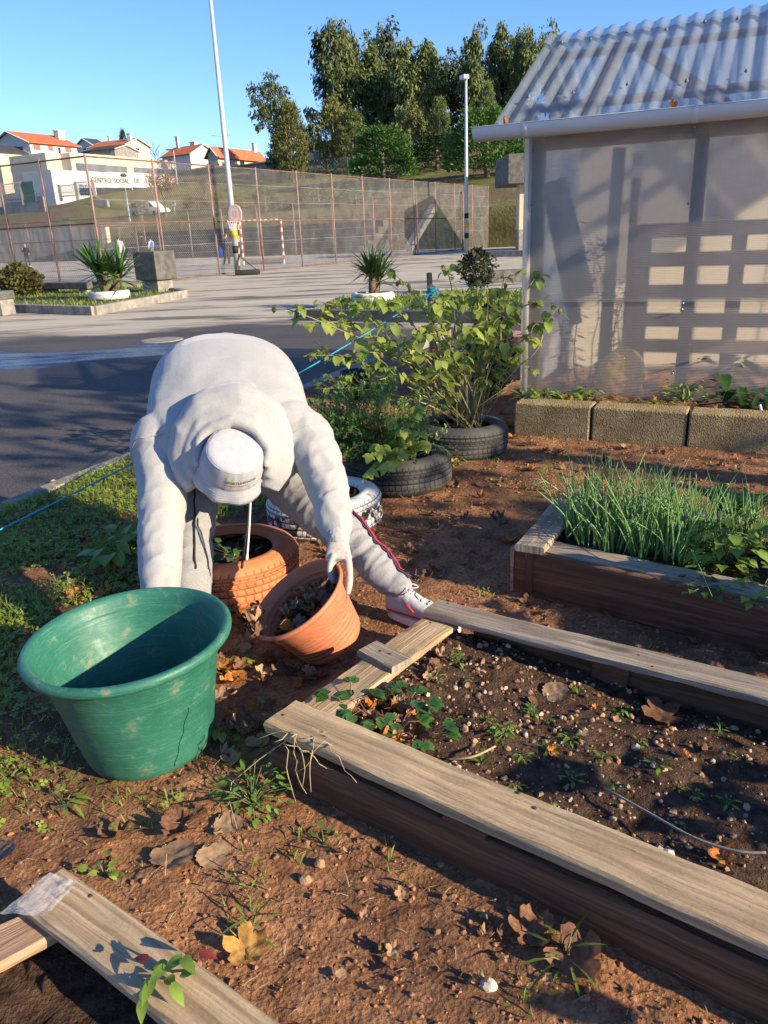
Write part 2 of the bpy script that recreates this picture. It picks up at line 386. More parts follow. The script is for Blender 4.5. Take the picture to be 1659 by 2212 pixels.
# left end plank
zs=.152
q0=cl(G(640,1520,zs),G(775,1512,zs)); q1=cl(G(913,1330,zs),G(988,1352,zs)); 
ld=(q1-q0).normalized(); wS=.125
plank('top_plank',q0-ld*.05,q1+ld*.02,wS,.026,WOOD,bed,3,nseg=40)
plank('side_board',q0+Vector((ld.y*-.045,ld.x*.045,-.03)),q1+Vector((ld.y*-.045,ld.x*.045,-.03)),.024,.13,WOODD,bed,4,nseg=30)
plank('cleat',cl(G(775,1402,.172),G(812,1386,.172)),cl(G(850,1448,.172),G(886,1414,.172)),.088,.022,WOODG,bed,5,nseg=10)
c=G(858,1475,.05); plank('support_block',c+Vector((-.03,0,.08)),c+Vector((.03,0,.08)),.035,.13,WOODR,bed,6,nseg=4)
# back plank
zb=.182
h0=cl(G(913,1322,zb),G(950,1290,zb)); h1=cl(G(1659,1515,zb),G(1659,1462,zb)); hd=(h1-h0).normalized(); hw=.105
plank('top_plank',h0,h0+hd*2.1,hw,.028,WOODG,bed,7,nseg=70)
c=G(1322,1490,.02); plank('support_block',c-hd*.055+Vector((0,0,.125)),c+hd*.055+Vector((0,0,.125)),.07,.13,WOODD,bed,8,nseg=6)
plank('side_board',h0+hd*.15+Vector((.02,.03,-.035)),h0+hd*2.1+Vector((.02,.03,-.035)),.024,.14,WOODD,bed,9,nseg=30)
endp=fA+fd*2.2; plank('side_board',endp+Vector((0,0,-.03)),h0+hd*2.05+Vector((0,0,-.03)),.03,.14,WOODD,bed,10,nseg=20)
nails(bed,[G(612,1545,zt)+Vector((0,0,.001)),G(690,1562,zt),G(1120,1712,zt),G(1155,1745,zt),G(968,1303,zb),G(1380,1415,zb),G(1410,1440,zb),G(822,1406,.172),G(842,1412,.172),G(930,1345,zs)])
lc=fA+fside*.25+fd*.25
def hump(x,y):
    t=(Vector((x,y,0))-fA).dot(fd); return .055*max(0,1-t/.75)+.02*max(0,1-t/1.4)
bpts=[fA+fside*.03+fd*.02,end-fd*.1+fside*.03,h0+hd*2.05,h0+hd*.02]
bs,bed_in=bed_soil(bpts,.045,DARKSOIL,bed,.018,hump=hump)
# gravel lying in it
def pebble(mb,p,s,seed):
    bm=_ico; m=Euler((seed*3.1,seed*1.7,seed*5.3)).to_matrix(); sx,sy,sz=s*(.8+.5*((seed*7.7)%1)),s*(.7+.5*((seed*3.3)%1)),s*(.45+.4*((seed*5.1)%1))
    vs=[]
    for v in _icov:
        k=1+.62*noise.noise(Vector(v)*1.9+Vector((seed*13,seed*7,0))); q=Vector((v[0]*sx*k,v[1]*sy*k,v[2]*sz*k)); vs.append(Vector(p)+Matrix.Rotation(seed*40,3,'Z')@q)
    mb.add(vs,_icof)
_bm=bmesh.new(); bmesh.ops.create_icosphere(_bm,subdivisions=1,radius=1); _bm.verts.index_update(); _icov=[tuple(v.co) for v in _bm.verts]; _icof=[tuple(v.index for v in f.verts) for f in _bm.faces]; _bm.free(); _ico=None
mb=MB(); n=0
def bedz(x,y): return .045+fbm(x*6,y*6,7,4)*.018+fbm(x*25,y*25,2,2)*.018*.4+hump(x,y)
while n<2400:
    t=rng.random()**1.35*2.1; u=rng.random()*1.0; p=fA+fd*t+fside*(.04+u)
    if not bed_in(p.x,p.y): continue
    n+=1; s=.0028+.0075*rng.random()**3
    if rng.random()<.02: s=.009+.006*rng.random()
    pebble(mb,(p.x,p.y,bedz(p.x,p.y)+s*.25),s,rng.random())
tag(mb.build('gravel',PEB,bed,smooth=False),kind='stuff')
# soil clods
mb=MB(); n=0
while n<12000:
    y=.85+rng.random()**1.7*5.2; x=-1.6+rng.random()*4.4
    if kside(x,y)<.4 or bed_in(x,y): continue
    if x<-.2 and y>1.5 and rng.random()<.75: continue
    n+=1; s=(.0022+.0058*rng.random()**3.6)*(1+.25*y/3)
    pebble(mb,(x,y,soil_h(x,y)+s*.3),s,rng.random())
tag(mb.build('soil_clods',CLOD),'crumbly red brown clods strewn over the garden soil','soil clods',kind='stuff')
# --- chive bed
zc=.2
cb=thing('raised_bed',G(1130,1250,0),'dark board raised bed full of chives behind the near bed','raised bed','plank beds')
c0,c1=G(1114,1182,zc-.01),G(1659,1302,zc-.01); cd=(c1-c0).normalized(); cs=Vector((-cd.y,cd.x,0))
plank('side_board',c0,c0+cd*1.9,.028,.195,WOODD,cb,21,nseg=60)
plank('top_plank',c0+cs*.085+cd*.03+Vector((0,0,.0)),c0+cs*.085+cd*1.9,.115,.024,WOODG,cb,22,nseg=50)
l0,l1=cl(G(1120,1172,zc+.02),G(1168,1186,zc+.02)),cl(G(1208,1075,zc+.02),G(1245,1085,zc+.02))
plank('top_plank',l0,l1,.12,.03,WOODG,cb,23,nseg=20)
plank('side_board',l0+Vector((0,0,-.03)),l1+Vector((0,0,-.03)),.028,.18,WOODD,cb,24,nseg=20)
k0=cl(G(1215,1050,zc+.02),G(1240,1075,zc+.02)); plank('top_plank',k0,k0+cd*2.0,.11,.026,WOODG,cb,25,nseg=40)
plank('corner_post',c0-cd*.012+Vector((0,0,.006)),c0+cd*.002+Vector((0,0,.006)),.04,.2,WOODR,cb,26,nseg=3)
cpts=[c0+cs*.03,c0+cs*.03+cd*1.85,k0+cd*1.95,k0]
ch_soil,ch_in=bed_soil(cpts,.15,DARKSOIL,cb,.015,.03)
# --- bottom left frame
zl=.15
lb=thing('raised_bed',G(100,2000,0),'plank frame bed with plastic film on its corner, bottom left','raised bed','plank beds')
a0,a1=G(143,1878,zl),G(640,2230,zl); b0,b1=G(82,1988,zl),G(390,2212,zl); ad=(a1-a0).normalized(); as_=Vector((ad.y,-ad.x,0))
aw=abs((b0-a0).dot(as_)); aw=max(.09,min(.16,aw))
plank('top_plank',a0+as_*aw/2-ad*.01,a0+as_*aw/2+ad*1.3,aw,.03,WOOD,lb,31,nseg=60)
plank('side_board',a0+as_*.03+Vector((0,0,-.033)),a0+as_*.03+ad*1.3+Vector((0,0,-.033)),.028,.13,WOODD,lb,32,nseg=40)
d0=cl(G(130,2000,zl-.034),G(95,1960,zl-.034)); d1=cl(G(-20,2085,zl-.034),G(-60,2030,zl-.034)); dd=(d1-d0).normalized()
plank('top_plank',d0-dd*.04,d0+dd*.9,.1,.026,WOODR,lb,33,nseg=40)
plank('side_board',d0+Vector((dd.y*.03,-dd.x*.03,-.03)),d0+dd*.9+Vector((dd.y*.03,-dd.x*.03,-.03)),.024,.1,WOODD,lb,34,nseg=20)
lp=[a0+as_*.06,a0+as_*.06+ad*1.25,a0+as_*.06+ad*1.25+dd*.9,d0+dd*.9]
bed_soil(lp,.03,DARKSOIL,lb,.02,.03)
nails(lb,[G(325,2085,zl) if False else G(195,1935,zl)])
# clear plastic film stapled over that corner
FILM=NT('plastic_film'); _co=FILM.coord('Object'); FILM.set((.75,.72,.66),.25,FILM.bump(FILM.noise(_co,45,4),.6,.01),0,.5); _t=FILM.n('ShaderNodeBsdfTransparent'); _mx=FILM.n('ShaderNodeMixShader'); _mx.inputs[0].default_value=.34
FILM.l(_t.outputs[0],_mx.inputs[1]); FILM.l(FILM.b.outputs[0],_mx.inputs[2]); FILM.l(_mx.outputs[0],FILM.out.inputs[0]); FILM=FILM.m
e0,e1,e2,e3=G(0,1978,zl+.006),G(110,1890,zl+.006),G(172,1915,zl+.006),G(95,1988,zl+.006); mb=MB(); N=14;vs=[];fs=[]
for i in range(N+1):
    for j in range(N+1):
        u,v=i/N,j/N; p=(e0*(1-u)+e1*u)*(1-v)+(e3*(1-u)+e2*u)*v; p.z+=.008+.006*noise.noise(p*40)+.012*(v>.9)*abs(noise.noise(p*60)); vs.append(p)
for i in range(N):
    for j in range(N): fs.append((i*(N+1)+j,(i+1)*(N+1)+j,(i+1)*(N+1)+j+1,i*(N+1)+j+1))
mb.add(vs,fs); f=mb.build('plastic_film',FILM,loc=tuple(e3),smooth=True); tag(f,'torn clear plastic film lying over the corner of the bottom left bed frame','plastic film')
# ---------------------------------------------------------------- concrete block edging
g0,g1=G(1108,940,0),G(1480,968,0); gd=(g1-g0).normalized(); gn=Vector((-gd.y,gd.x,0))
tops=[1108,1282,1478]; Lb=(g1-g0).length
xs=[0,Lb*.47,Lb*1.0,Lb*1.52,Lb*2.05]
labs=['mossy concrete block edging the greenhouse border, next to the far black tyre','middle concrete block of the border edging, in full sun','concrete block of the border edging with a shadow across it, at the right','concrete block ending the border edging beyond the right frame']
bh=.255
for k in range(4):
    p=g0+gd*(xs[k]+xs[k+1])/2+gn*.1; w_=xs[k+1]-xs[k]-.012
    mb=MB(); mb.bbox((p.x,p.y,bh/2-.02),(w_,.2,bh),.012,math.atan2(gd.y,gd.x)+.012*(k-1))
    o=mb.build('concrete_block',BLOCK,loc=(p.x,p.y,0)); tag(o,labs[k],'concrete block','concrete blocks of the border')
# soil behind the blocks
bp=[g0+gn*.19-gd*.02,g0+gd*3.2+gn*.19,g0+gd*3.2+gn*1.7,g0+gn*1.9-gd*.02]
bsl,border_in=bed_soil(bp,.17,SOIL,None,.03,.04,name='border_soil'); tag(bsl,kind='structure')
# ---------------------------------------------------------------- green tub
def plastic(name,c1,c2,scr,ring=140,rough=.42):
    m=NT(name); tc=m.n('ShaderNodeTexCoord'); co=tc.outputs['Object']
    def mp(sc):
        q=m.n('ShaderNodeMapping'); q.inputs['Scale'].default_value=sc; m.l(co,q.inputs[0]); return q.outputs[0]
    c=m.ramp(m.noise(mp((1,1,1)),7,6,.65),[(.3,c2),(.65,c1)])
    hor=m.noise(mp((4,4,90)),2,5,.7); c=m.mix(m.ramp(hor,[(.55,0.0),(.72,.38)]),c,scr)
    dirt=m.noise(mp((1,1,1)),14,6,.75); c=m.mix(m.ramp(dirt,[(.57,0.0),(.70,.6)]),c,(.30,.23,.14))
    sc=m.vor(mp((9,9,70)),3,'DISTANCE_TO_EDGE'); c=m.mix(m.ramp(sc,[(.0,.45),(.018,0.0)]),c,scr)
    rg=m.ramp(dirt,[(.4,rough),(.7,.75)])
    nb=m.bump(m.noise(mp((1,1,26)),3,3),.12,.01); nb=m.bump(m.noise(co,60,3),.08,.003,nb)
    return m.set(c,rg,nb,0,.4)
TUB=plastic('green_plastic',(.026,.150,.100),(.016,.105,.068),(.17,.33,.25))
def tilt_matrix(axis,spin=0):
    q=Vector((0,0,1)).rotation_difference(Vector(axis).normalized()); return q.to_matrix()
tubc=Vector((-.715,1.915,.0)); tubm=tilt_matrix((-.035,-.02,1))
prof=[(0,.004),(.13,.0),(.165,.004),(.186,.018),(.194,.04),(.2505,.30),(.262,.322),(.287,.328),(.2965,.336),(.298,.346),(.292,.355),(.281,.357),(.272,.350),(.2625,.336),(.2555,.3),(.248,.292),(.194,.045),(.18,.022),(0,.016)]
prof=[(r*.96,z*1.075) for r,z in prof]; mb=MB(); mb.lathe(prof,tubc,96,tubm); tub=mb.build('plastic_tub',TUB,loc=tubc,smooth=True)
tag(tub,'large empty green plastic tub with scuffed rim, standing in front of the person','tub')
def tubpt(ang,z,out=.0015):
    r=.96*(.194+(.2505-.194)*(z/1.075-.04)/.26)+out; return tubc+tubm@Vector((r*math.cos(ang),r*math.sin(ang),z))
mb=MB(); pts=[tubpt(R(-38)-.02*k+ .012*math.sin(k*1.3),.215-.0125*k) for k in range(15)]; mb.tube(pts,.0007,4); mb.build('crack',simple('crack',(.01,.03,.02),rough=.9,bump=0),tub)
# ---------------------------------------------------------------- terracotta coloured pot, tilted
POTM=plastic('terracotta_plastic',(.60,.185,.085),(.48,.14,.065),(.6,.38,.28),rough=.6)
POTAX=Vector((-.50,-.17,.86)).normalized(); potm=tilt_matrix(POTAX)
potc=Vector((-.195,2.40,.048))
pprof=[(0,.004),(.09,.0),(.112,.006),(.12,.02)]
for k in range(9):
    z=.03+k*.019; r=.123+(z-.03)*.215; pprof+= [(r,z),(r+.0012,z+.008),(r+.0004,z+.0165)]
pprof+=[(.166,.206),(.172,.212),(.180,.218),(.183,.226),(.18,.233),(.174,.234),(.172,.226),(.163,.21),(.12,.03),(0,.022)]
mb=MB(); mb.lathe(pprof,potc,84,potm); pot=mb.build('flower_pot',POTM,loc=potc,smooth=True)
tag(pot,'terracotta coloured pot full of dead leaves, tilted in the person\'s gloved hand','flower pot')
def potpt(r,ang,z): return potc+potm@Vector((r*math.cos(ang),r*math.sin(ang),z))
mb=MB(); vs=[];fs=[];NR,NA=7,40
for i in range(NR):
    for j in range(NA):
        r=.150*i/(NR-1); a=2*math.pi*j/NA; vs.append(potpt(r,a,.15+.02*noise.noise(Vector((r*20*math.cos(a),r*20*math.sin(a),1))) ))
for i in range(NR-1):
    for j in range(NA): fs.append((i*NA+j,i*NA+(j+1)%NA,(i+1)*NA+(j+1)%NA,(i+1)*NA+j))
mb.add(vs,fs); mb.build('soil',DARKSOIL,pot,smooth=True)
# ---------------------------------------------------------------- tyres used as planters
def tyre_mat(name,c1,c2,groove,paint=None,blocky=.5,rough=.8):
    m=NT(name); tc=m.n('ShaderNodeTexCoord'); uv=tc.outputs['UV']; co=tc.outputs['Object']
    def mp(sc,loc=(0,0,0)):
        q=m.n('ShaderNodeMapping'); q.inputs['Scale'].default_value=sc; q.inputs['Location'].default_value=loc; m.l(uv,q.inputs[0]); return q.outputs[0]
    br=m.n('ShaderNodeTexBrick'); br.inputs['Scale'].default_value=1; br.inputs['Mortar Size'].default_value=.0035; br.inputs['Mortar Smooth'].default_value=.15; br.inputs['Brick Width'].default_value=.034; br.inputs['Row Height'].default_value=.041; br.offset=.37
    wob=m.n('ShaderNodeVectorMath',operation='ADD'); m.l(uv,wob.inputs[0])
    sk=m.n('ShaderNodeCombineXYZ'); sp=m.n('ShaderNodeSeparateXYZ'); m.l(uv,sp.inputs[0]); m.l(m.math('MULTIPLY',m.math('SINE',m.math('MULTIPLY',sp.outputs['Y'],26.)),.014),sk.inputs[0]); m.l(sk.outputs[0],wob.inputs[1]); m.l(wob.outputs[0],br.inputs['Vector'])
    # tread zone only: v between the shoulders
    zone=m.ramp(m.math('MULTIPLY',sp.outputs['Y'],1.0),[(TV0-.004,0.0),(TV0,1.0),(TV1,1.0),(TV1+.004,0.0)])
    g=m.math('MULTIPLY',br.outputs['Fac'],zone)
    n=m.noise(co,9,6,.7); c=m.ramp(n,[(.3,c2),(.7,c1)])
    c=m.mix(g,c,groove)
    if paint:
        wear=m.vor(mp((42,24,1)),1,'F1','Color'); sv=m.n('ShaderNodeSeparateColor'); m.l(wear,sv.inputs[0])
        k=m.math('MULTIPLY',m.ramp(sv.outputs[0],[(.50,0.0),(.54,1.0)]),m.ramp(sp.outputs['Y'],[(TV0+.025,0.0),(TV0+.035,1.0),(TV1-.065,1.0),(TV1-.055,0.0)]))
        c=m.mix(k,c,(.03,.03,.03)); c=m.mix(m.ramp(m.noise(co,22,5,.7),[(.56,0.0),(.68,.8)]),c,paint)
    else: c=m.mix(m.ramp(m.noise(co,5,5),[(.5,0.0),(.75,.5)]),c,tuple(x*1.6 for x in c1))
    inv=m.math('SUBTRACT',1.0,g); nb=m.bump(inv,.9,.006); nb=m.bump(m.noise(co,120,4),.25,.002,nb)
    return m.set(c,rough,nb,0,.3)
def tyre_profile(ro,h,ri):
    """closed outline of a tyre lying flat; h is its width, with grooves round the tread"""
    p=[(ri,.028),(ri+.01,.012),(ri+.03,.003),(ro-.075,-.001),(ro-.035,.005),(ro-.012,.018)]
    zs=[.03]; g=[.25,.42,.58,.75]
    p.append((ro,.034))
    for q in g:
        z=h*q; p+=[(ro+.005,z-.006),(ro+.003,z-.0035),(ro-.005,z-.003),(ro-.005,z+.003),(ro+.003,z+.0035),(ro+.005,z+.006)]
    p+=[(ro,h-.034),(ro-.012,h-.018),(ro-.035,h-.005),(ro-.05,h-.0035),(ro-.053,h-.001),(ro-.075,h+.001),(ro-.078,h-.001),(ri+.03,h-.003),(ri+.01,h-.012),(ri,h-.028)]
    # inside wall
    p+=[(ri+.012,h-.036),(ro-.04,h-.03),(ro-.02,h*.75),(ro-.018,h*.25),(ro-.04,.03),(ri+.012,.036),(ri,.028)]
    return p
_pp=tyre_profile(.29,.19,.18); _l=0; _vals=[0]
for i in range(1,len(_pp)): _l+=math.hypot(_pp[i][0]-_pp[i-1][0],_pp[i][1]-_pp[i-1][1]); _vals.append(_l)
TV0=_vals[5]; TV1=_vals[6+24+2]
RUB=tyre_mat('tyre_rubber',(.075,.072,.068),(.042,.041,.04),(.016,.016,.016))
ORT=tyre_mat('orange_painted_tyre',(.56,.20,.085),(.42,.14,.06),(.25,.075,.03))
WHT=tyre_mat('white_painted_tyre',(.72,.70,.66),(.55,.53,.49),(.22,.2,.19),paint=(.25,.23,.21))
def tyre(c,ro,h,ri,mat,label,tilt=(0,0,1),soil=DARKSOIL,fill=.62):
    mb=MB(); m=tilt_matrix(tilt); mb.lathe(tyre_profile(ro,h,ri),c,112,m); o=mb.build('tyre_planter',mat,loc=c,smooth=False,auto=40); tag(o,label,'tyre planter','old tyres used as planters')
    mb=MB();vs=[];fs=[];NR,NA=8,48
    for i in range(NR):
        for j in range(NA):
            r=(ro-.03)*i/(NR-1); a=2*math.pi*j/NA; x,y=r*math.cos(a),r*math.sin(a); vs.append(Vector(c)+m@Vector((x,y,h*fill+.02*noise.noise(Vector((x*12,y*12,c[0])))+.015*(1-i/NR))))
    for i in range(NR-1):
        for j in range(NA): fs.append((i*NA+j,i*NA+(j+1)%NA,(i+1)*NA+(j+1)%NA,(i+1)*NA+j))
    mb.add(vs,fs); mb.build('soil',soil,o,smooth=True); return o
T_OR=Vector((-.665,3.02,-.01)); T_WH=Vector((-.30,3.72,-.01)); T_BN=Vector((.10,4.33,-.01)); T_BF=Vector((.53,5.00,-.01))
tyre(T_OR,.29,.2,.185,ORT,'orange painted tyre planter under the bending person')
tyre(T_WH,.29,.19,.185,WHT,'white painted tyre planter with black tread showing through',(-.03,0,1))
tyre(T_BN,.305,.205,.2,RUB,'bare black tyre planter holding the small leaved bush',(-.02,.03,1))
tyre(T_BF,.31,.21,.2,RUB,'bare black tyre planter holding the tall lanky shrub',(.02,.02,1))
for n_,c,r in (('or',T_OR,.29),('wh',T_WH,.29),('bn',T_BN,.305),('bf',T_BF,.31)):
    print('TYRE',n_,'ctr',[round(q) for q in px(c)[:2]],'right',[round(q) for q in px(c+Vector((r,0,.1)))[:2]],'front',[round(q) for q in px(c+Vector((0,-r,0)))[:2]],'topback',[round(q) for q in px(c+Vector((0,r*.9,.2)))[:2]])
# ---------------------------------------------------------------- the person
def heather(name,base,fleck,scale=150,bump=.25):
    m=NT(name); co=m.coord('Object'); st=m.coord('Object',(1,1,.35))
    n=m.noise(st,scale,3,.7); c=m.ramp(n,[(.34,fleck),(.5,base)]); big=m.noise(co,3.5,3); c=m.mix(m.ramp(big,[(.4,0.0),(.7,.25)]),c,tuple(x*.9 for x in base))
    nb=m.bump(m.noise(co,420,2),bump,.002); nb=m.bump(m.noise(co,38,4,.6),.3,.006,nb)
    m.set(c,.95,nb,0,.08); m.b.inputs['Sheen Weight'].default_value=.25; return m.m
FLEECE=heather('heather_fleece',(.37,.362,.342),(.325,.32,.306))
JOG=heather('jogger_fleece',(.29,.287,.283),(.20,.20,.202),190)
HATM=simple('white_cotton',(.405,.405,.42),(.36,.36,.38),40,.9,.35,.004,300,spec=.1)
GLOVE=simple('glove_knit',(.48,.44,.39),(.4,.36,.31),60,.95,.5,.003,420,spec=.1)
GLOVEG=simple('glove_coating',(.42,.45,.42),(.32,.35,.33),60,.6,.3,.003,300)
SKIN=simple('skin',(.55,.32,.23),(.45,.25,.17),20,.55,.1,.002,200); HAIR=simple('hair',(.06,.045,.035),(.03,.022,.018),40,.6,.5,.006,120)
SHOE=simple('shoe_leather',(.5,.5,.5),(.44,.44,.44),12,.5,.15,.003,120,spec=.4); SOLE=simple('shoe_sole',(.75,.72,.68),(.6,.57,.52),20,.7,.2,.003); RED=simple('red_trim',(.55,.03,.04),(.4,.02,.03),20,.6,.1); NAVY=simple('navy_stripe',(.07,.05,.14),(.045,.03,.09),30,.85,.3,.003,200)
BLACKC=simple('black_cord',(.03,.025,.022),(.015,.013,.012),60,.8,.3,.002); WHITEC=simple('white_cord',(.75,.7,.62),(.6,.55,.5),60,.8,.3,.002)
def loft(mb,secs,n=28,e=2.0):
    vs=[];fs=[]
    for c,a,b in secs:
        for j in range(n):
            t=2*math.pi*j/n; ct,st=math.cos(t),math.sin(t)
            x=math.copysign(abs(ct)**(2/e),ct); y=math.copysign(abs(st)**(2/e),st); vs.append(Vector(c)+Vector(a)*x+Vector(b)*y)
    k=len(secs)
    for i in range(k-1):
        for j in range(n): fs.append((i*n+j,i*n+(j+1)%n,(i+1)*n+(j+1)%n,(i+1)*n+j))
    fs.append(tuple(range(n-1,-1,-1))); fs.append(tuple((k-1)*n+j for j in range(n))); mb.add(vs,fs)
def smoothpath(pts,rad,sub=6):
    """Catmull-Rom through the joints"""
    P_=[Vector(p) for p in pts]; out=[];ro=[]
    for i in range(len(P_)-1):
        p0=P_[max(i-1,0)];p1=P_[i];p2=P_[i+1];p3=P_[min(i+2,len(P_)-1)]
        for k in range(sub):
            t=k/sub; out.append(.5*((2*p1)+(p2-p0)*t+(2*p0-5*p1+4*p2-p3)*t*t+(3*p1-p0-3*p2+p3)*t**3)); s=t*t*(3-2*t); ro.append(rad[i]*(1-s)+rad[i+1]*s)
    out.append(P_[-1]); ro.append(rad[-1]); return out,ro
def limb(mb,pts,rad,n=18,sub=6,flat=1.0):
    p,r=smoothpath(pts,rad,sub)
    # rounded ends
    d0=(p[0]-p[1]).normalized(); d1=(p[-1]-p[-2]).normalized()
    p=[p[0]+d0*r[0]*.6,p[0]+d0*r[0]*.35]+p+[p[-1]+d1*r[-1]*.35,p[-1]+d1*r[-1]*.6]; r=[r[0]*.3,r[0]*.8]+r+[r[-1]*.8,r[-1]*.3]
    mb.tube(p,r,n,flat=flat)
def ball(mb,c,r,m=None,n=16):
    bm=bmesh.new(); bmesh.ops.create_uvsphere(bm,u_segments=n,v_segments=n//2+2,radius=1); bm.verts.index_update()
    rr=r if hasattr(r,'__len__') else (r,r,r); vs=[]
    for v in bm.verts:
        q=Vector((v.co.x*rr[0],v.co.y*rr[1],v.co.z*rr[2])); vs.append(Vector(c)+(m@q if m else q))
    fs=[[v.index for v in f.verts] for f in bm.faces]; bm.free(); mb.add(vs,fs)
def fuse(mb,name,mat,parent,vox,smooth=6,fn=None,fac=.5,loc=None):
    o=mb.build(name,mat,parent,loc=loc)
    m=o.modifiers.new('r','REMESH'); m.mode='VOXEL'; m.voxel_size=vox; m.use_smooth_shade=True
    if smooth: s=o.modifiers.new('s','SMOOTH'); s.iterations=smooth; s.factor=fac
    evaluate(o)
    if fn:
        me=o.data; nv=len(me.vertices); co=np.empty(nv*3); no=np.empty(nv*3); me.vertices.foreach_get('co',co); me.vertices.foreach_get('normal',no)
        co=co.reshape(-1,3); no=no.reshape(-1,3); off=np.array(wloc(o)); d=np.array([fn(Vector(c),Vector(k)) for c,k in zip(co+off,no)]); co+=no*d[:,None]; me.vertices.foreach_set('co',co.ravel()); me.update()
    if not o.data.materials: o.data.materials.append(mat)
    o.data.polygons.foreach_set('use_smooth',[True]*len(o.data.polygons)); return o
def polyinfo(path,p):
    best=(9,0,0); acc=0
    for i in range(len(path)-1):
        a,b=path[i],path[i+1]; ab=b-a; L=ab.length; t=max(0,min(1,(p-a).dot(ab)/(L*L))); q=a+ab*t; d=(p-q).length
        if d<best[0]:
            best=(d,acc+t*L,(p-q))
        acc+=L
    return best
root_c=G(640,1330,0); root_c.y=2.95
PE=thing('person',(-.45,2.85,0),'person in pale grey hooded sweatshirt and white bucket hat, bending down to lift a pot','person')
UPW=Vector((0,.22,1)).normalized()
secs=[(490,812,3.50,.20,.13),(490,818,3.46,.29,.19),(490,832,3.38,.315,.225),(490,852,3.25,.322,.232),(492,890,3.08,.32,.212),(497,935,2.95,.315,.18),(500,972,2.86,.25,.14),(502,995,2.80,.13,.105)]
armL=[P(352,955,3.02),P(350,1000,2.97),P(351,1065,2.88),P(348,1150,2.78),P(346,1225,2.69),P(347,1300,2.59)]; rL=[.115,.105,.090,.080,.071,.056]
armR=[P(620,930,2.98),P(676,975,2.90),P(702,1035,2.83),P(716,1085,2.78),P(722,1120,2.72),P(728,1148,2.69)]; rR=[.125,.092,.076,.069,.064,.052]
legL=[P(440,900,3.38),P(425,985,3.30),P(416,1085,3.18),P(412,1200,3.03),P(408,1330,2.86)]; rLL=[.16,.135,.10,.085,.075]
legR=[P(560,920,3.36),P(610,1010,3.25),P(672,1085,3.14),P(738,1148,3.05),P(800,1210,2.98),P(850,1258,2.945),P(868,1277,2.93)]; rLR=[.17,.135,.105,.082,.064,.057,.049]
def ridge(x): return 1-2*abs(x)
def fold(path,p,f,seed,aw=2.2):
    d,t,rv=polyinfo(path,p); 
    n=noise.noise(Vector((t*f+seed,rv.x*aw*3.2,rv.z*aw*3.2+seed)))+.5*noise.noise(Vector((t*f*2.1+seed*3,rv.x*aw*7,rv.z*aw*7)))
    return d,t,max(-.7,.8-1.7*abs(n*1.2))
torso_path=[P(490,830,3.42),P(490,852,3.25),P(495,915,3.0),P(502,995,2.8)]
def hood_fn(p,n):
    dl,tl,fl=fold(armL,p,9.5,3.1,3.2); dr,tr,fr=fold(armR,p,11,8.7,3.2); dt,tt,ft=fold(torso_path,p,4.,5.3,.7)
    wl=max(0,1-max(0,dl-.10)/.05) if tl>.08 else 0; wr=max(0,1-max(0,dr-.10)/.05) if tr>.08 else 0
    a=.0062*fl*wl*(.3+.7*min(1,tl/.4))+.0085*fr*wr*(.5+.5*min(1,tr/.3))
    k=max(0,1-wl-wr)
    # creases that run from the armpits over the back
    s=noise.noise(Vector((p.x*5+p.y*2.5,p.y*2.0-p.x*1.2,p.z*5)))+.45*noise.noise(Vector((p.x*13,p.y*5,p.z*11)))
    arm=max(0,1-min(dl,dr)/.26); a+=k*((.0035*ridge(s*1.4)+.0022*ft)*(1.0 if tt>.28 else .35)+.009*arm*ridge(noise.noise(Vector((p.x*4+p.y*9,p.y*2.5,p.z*9+3)))*1.6))
    return a
# --- the body under the clothes: one continuous surface
hc=P(500,1012,2.83); A=(-(ray(500,1012).normalized())*.80+UP*.53+RT*.10).normalized(); FACE=(-UP-A*(-UP).dot(A)).normalized(); EAR=A.cross(FACE).normalized()
mH=Matrix((EAR,FACE,A)).transposed()
mb=MB(); loft(mb,[(P(a,b,c),RT*(d*.82),UPW*(e*.82)) for a,b,c,d,e in secs],24)
limb(mb,armL+[P(348,1345,2.54)],[r*.62 for r in rL]+[.03]); limb(mb,armR+[P(731,1165,2.67)],[r*.62 for r in rR]+[.022])
limb(mb,legL+[P(404,1372,2.80)],[r*.75 for r in rLL]+[.045]); limb(mb,legR+[P(864,1272,2.92)],[r*.72 for r in rLR]+[.04])
ball(mb,hc-A*.01,(.073,.092,.108),mH); ball(mb,hc-A*.055+FACE*.03,(.055,.06,.065),mH)
limb(mb,[hc-A*.03-FACE*.02,P(502,985,2.95)],[.06,.075])
ball(mb,hc-A*.03+FACE*.098,(.014,.02,.022),mH); ball(mb,hc-A*.012+FACE*.09,(.010,.014,.03),mH); ball(mb,hc-A*.075+FACE*.085,(.024,.010,.007),mH)
for s in(-1,1): ball(mb,hc-A*.02+EAR*.076*s,(.010,.02,.031),mH)
body=fuse(mb,'body',SKIN,PE,.0075,2)
EYEM=simple('eye',(.6,.58,.55),(.05,.03,.02),90,.3,0)
for s in(-1,1): mb=MB(); ball(mb,hc-A*.005+FACE*.083+EAR*.031*s,(.012,.010,.011),mH,10); mb.build('eye',EYEM,body,smooth=True)
mb=MB(); ball(mb,hc+A*.0-FACE*.016,(.082,.092,.112),mH); hr=fuse(mb,'hair',HAIR,PE,.008,2,lambda p,n:.004*noise.noise(p*60))
# --- sweatshirt
mb=MB(); loft(mb,[(P(a,b,c),RT*d,UPW*e) for a,b,c,d,e in secs],36,2.25); limb(mb,armL,rL); limb(mb,armR,rR)
ball(mb,P(352,958,3.0),.125); ball(mb,P(655,955,2.95),.12)
hoodie=fuse(mb,'sweatshirt',FLEECE,PE,.0085,7,hood_fn)
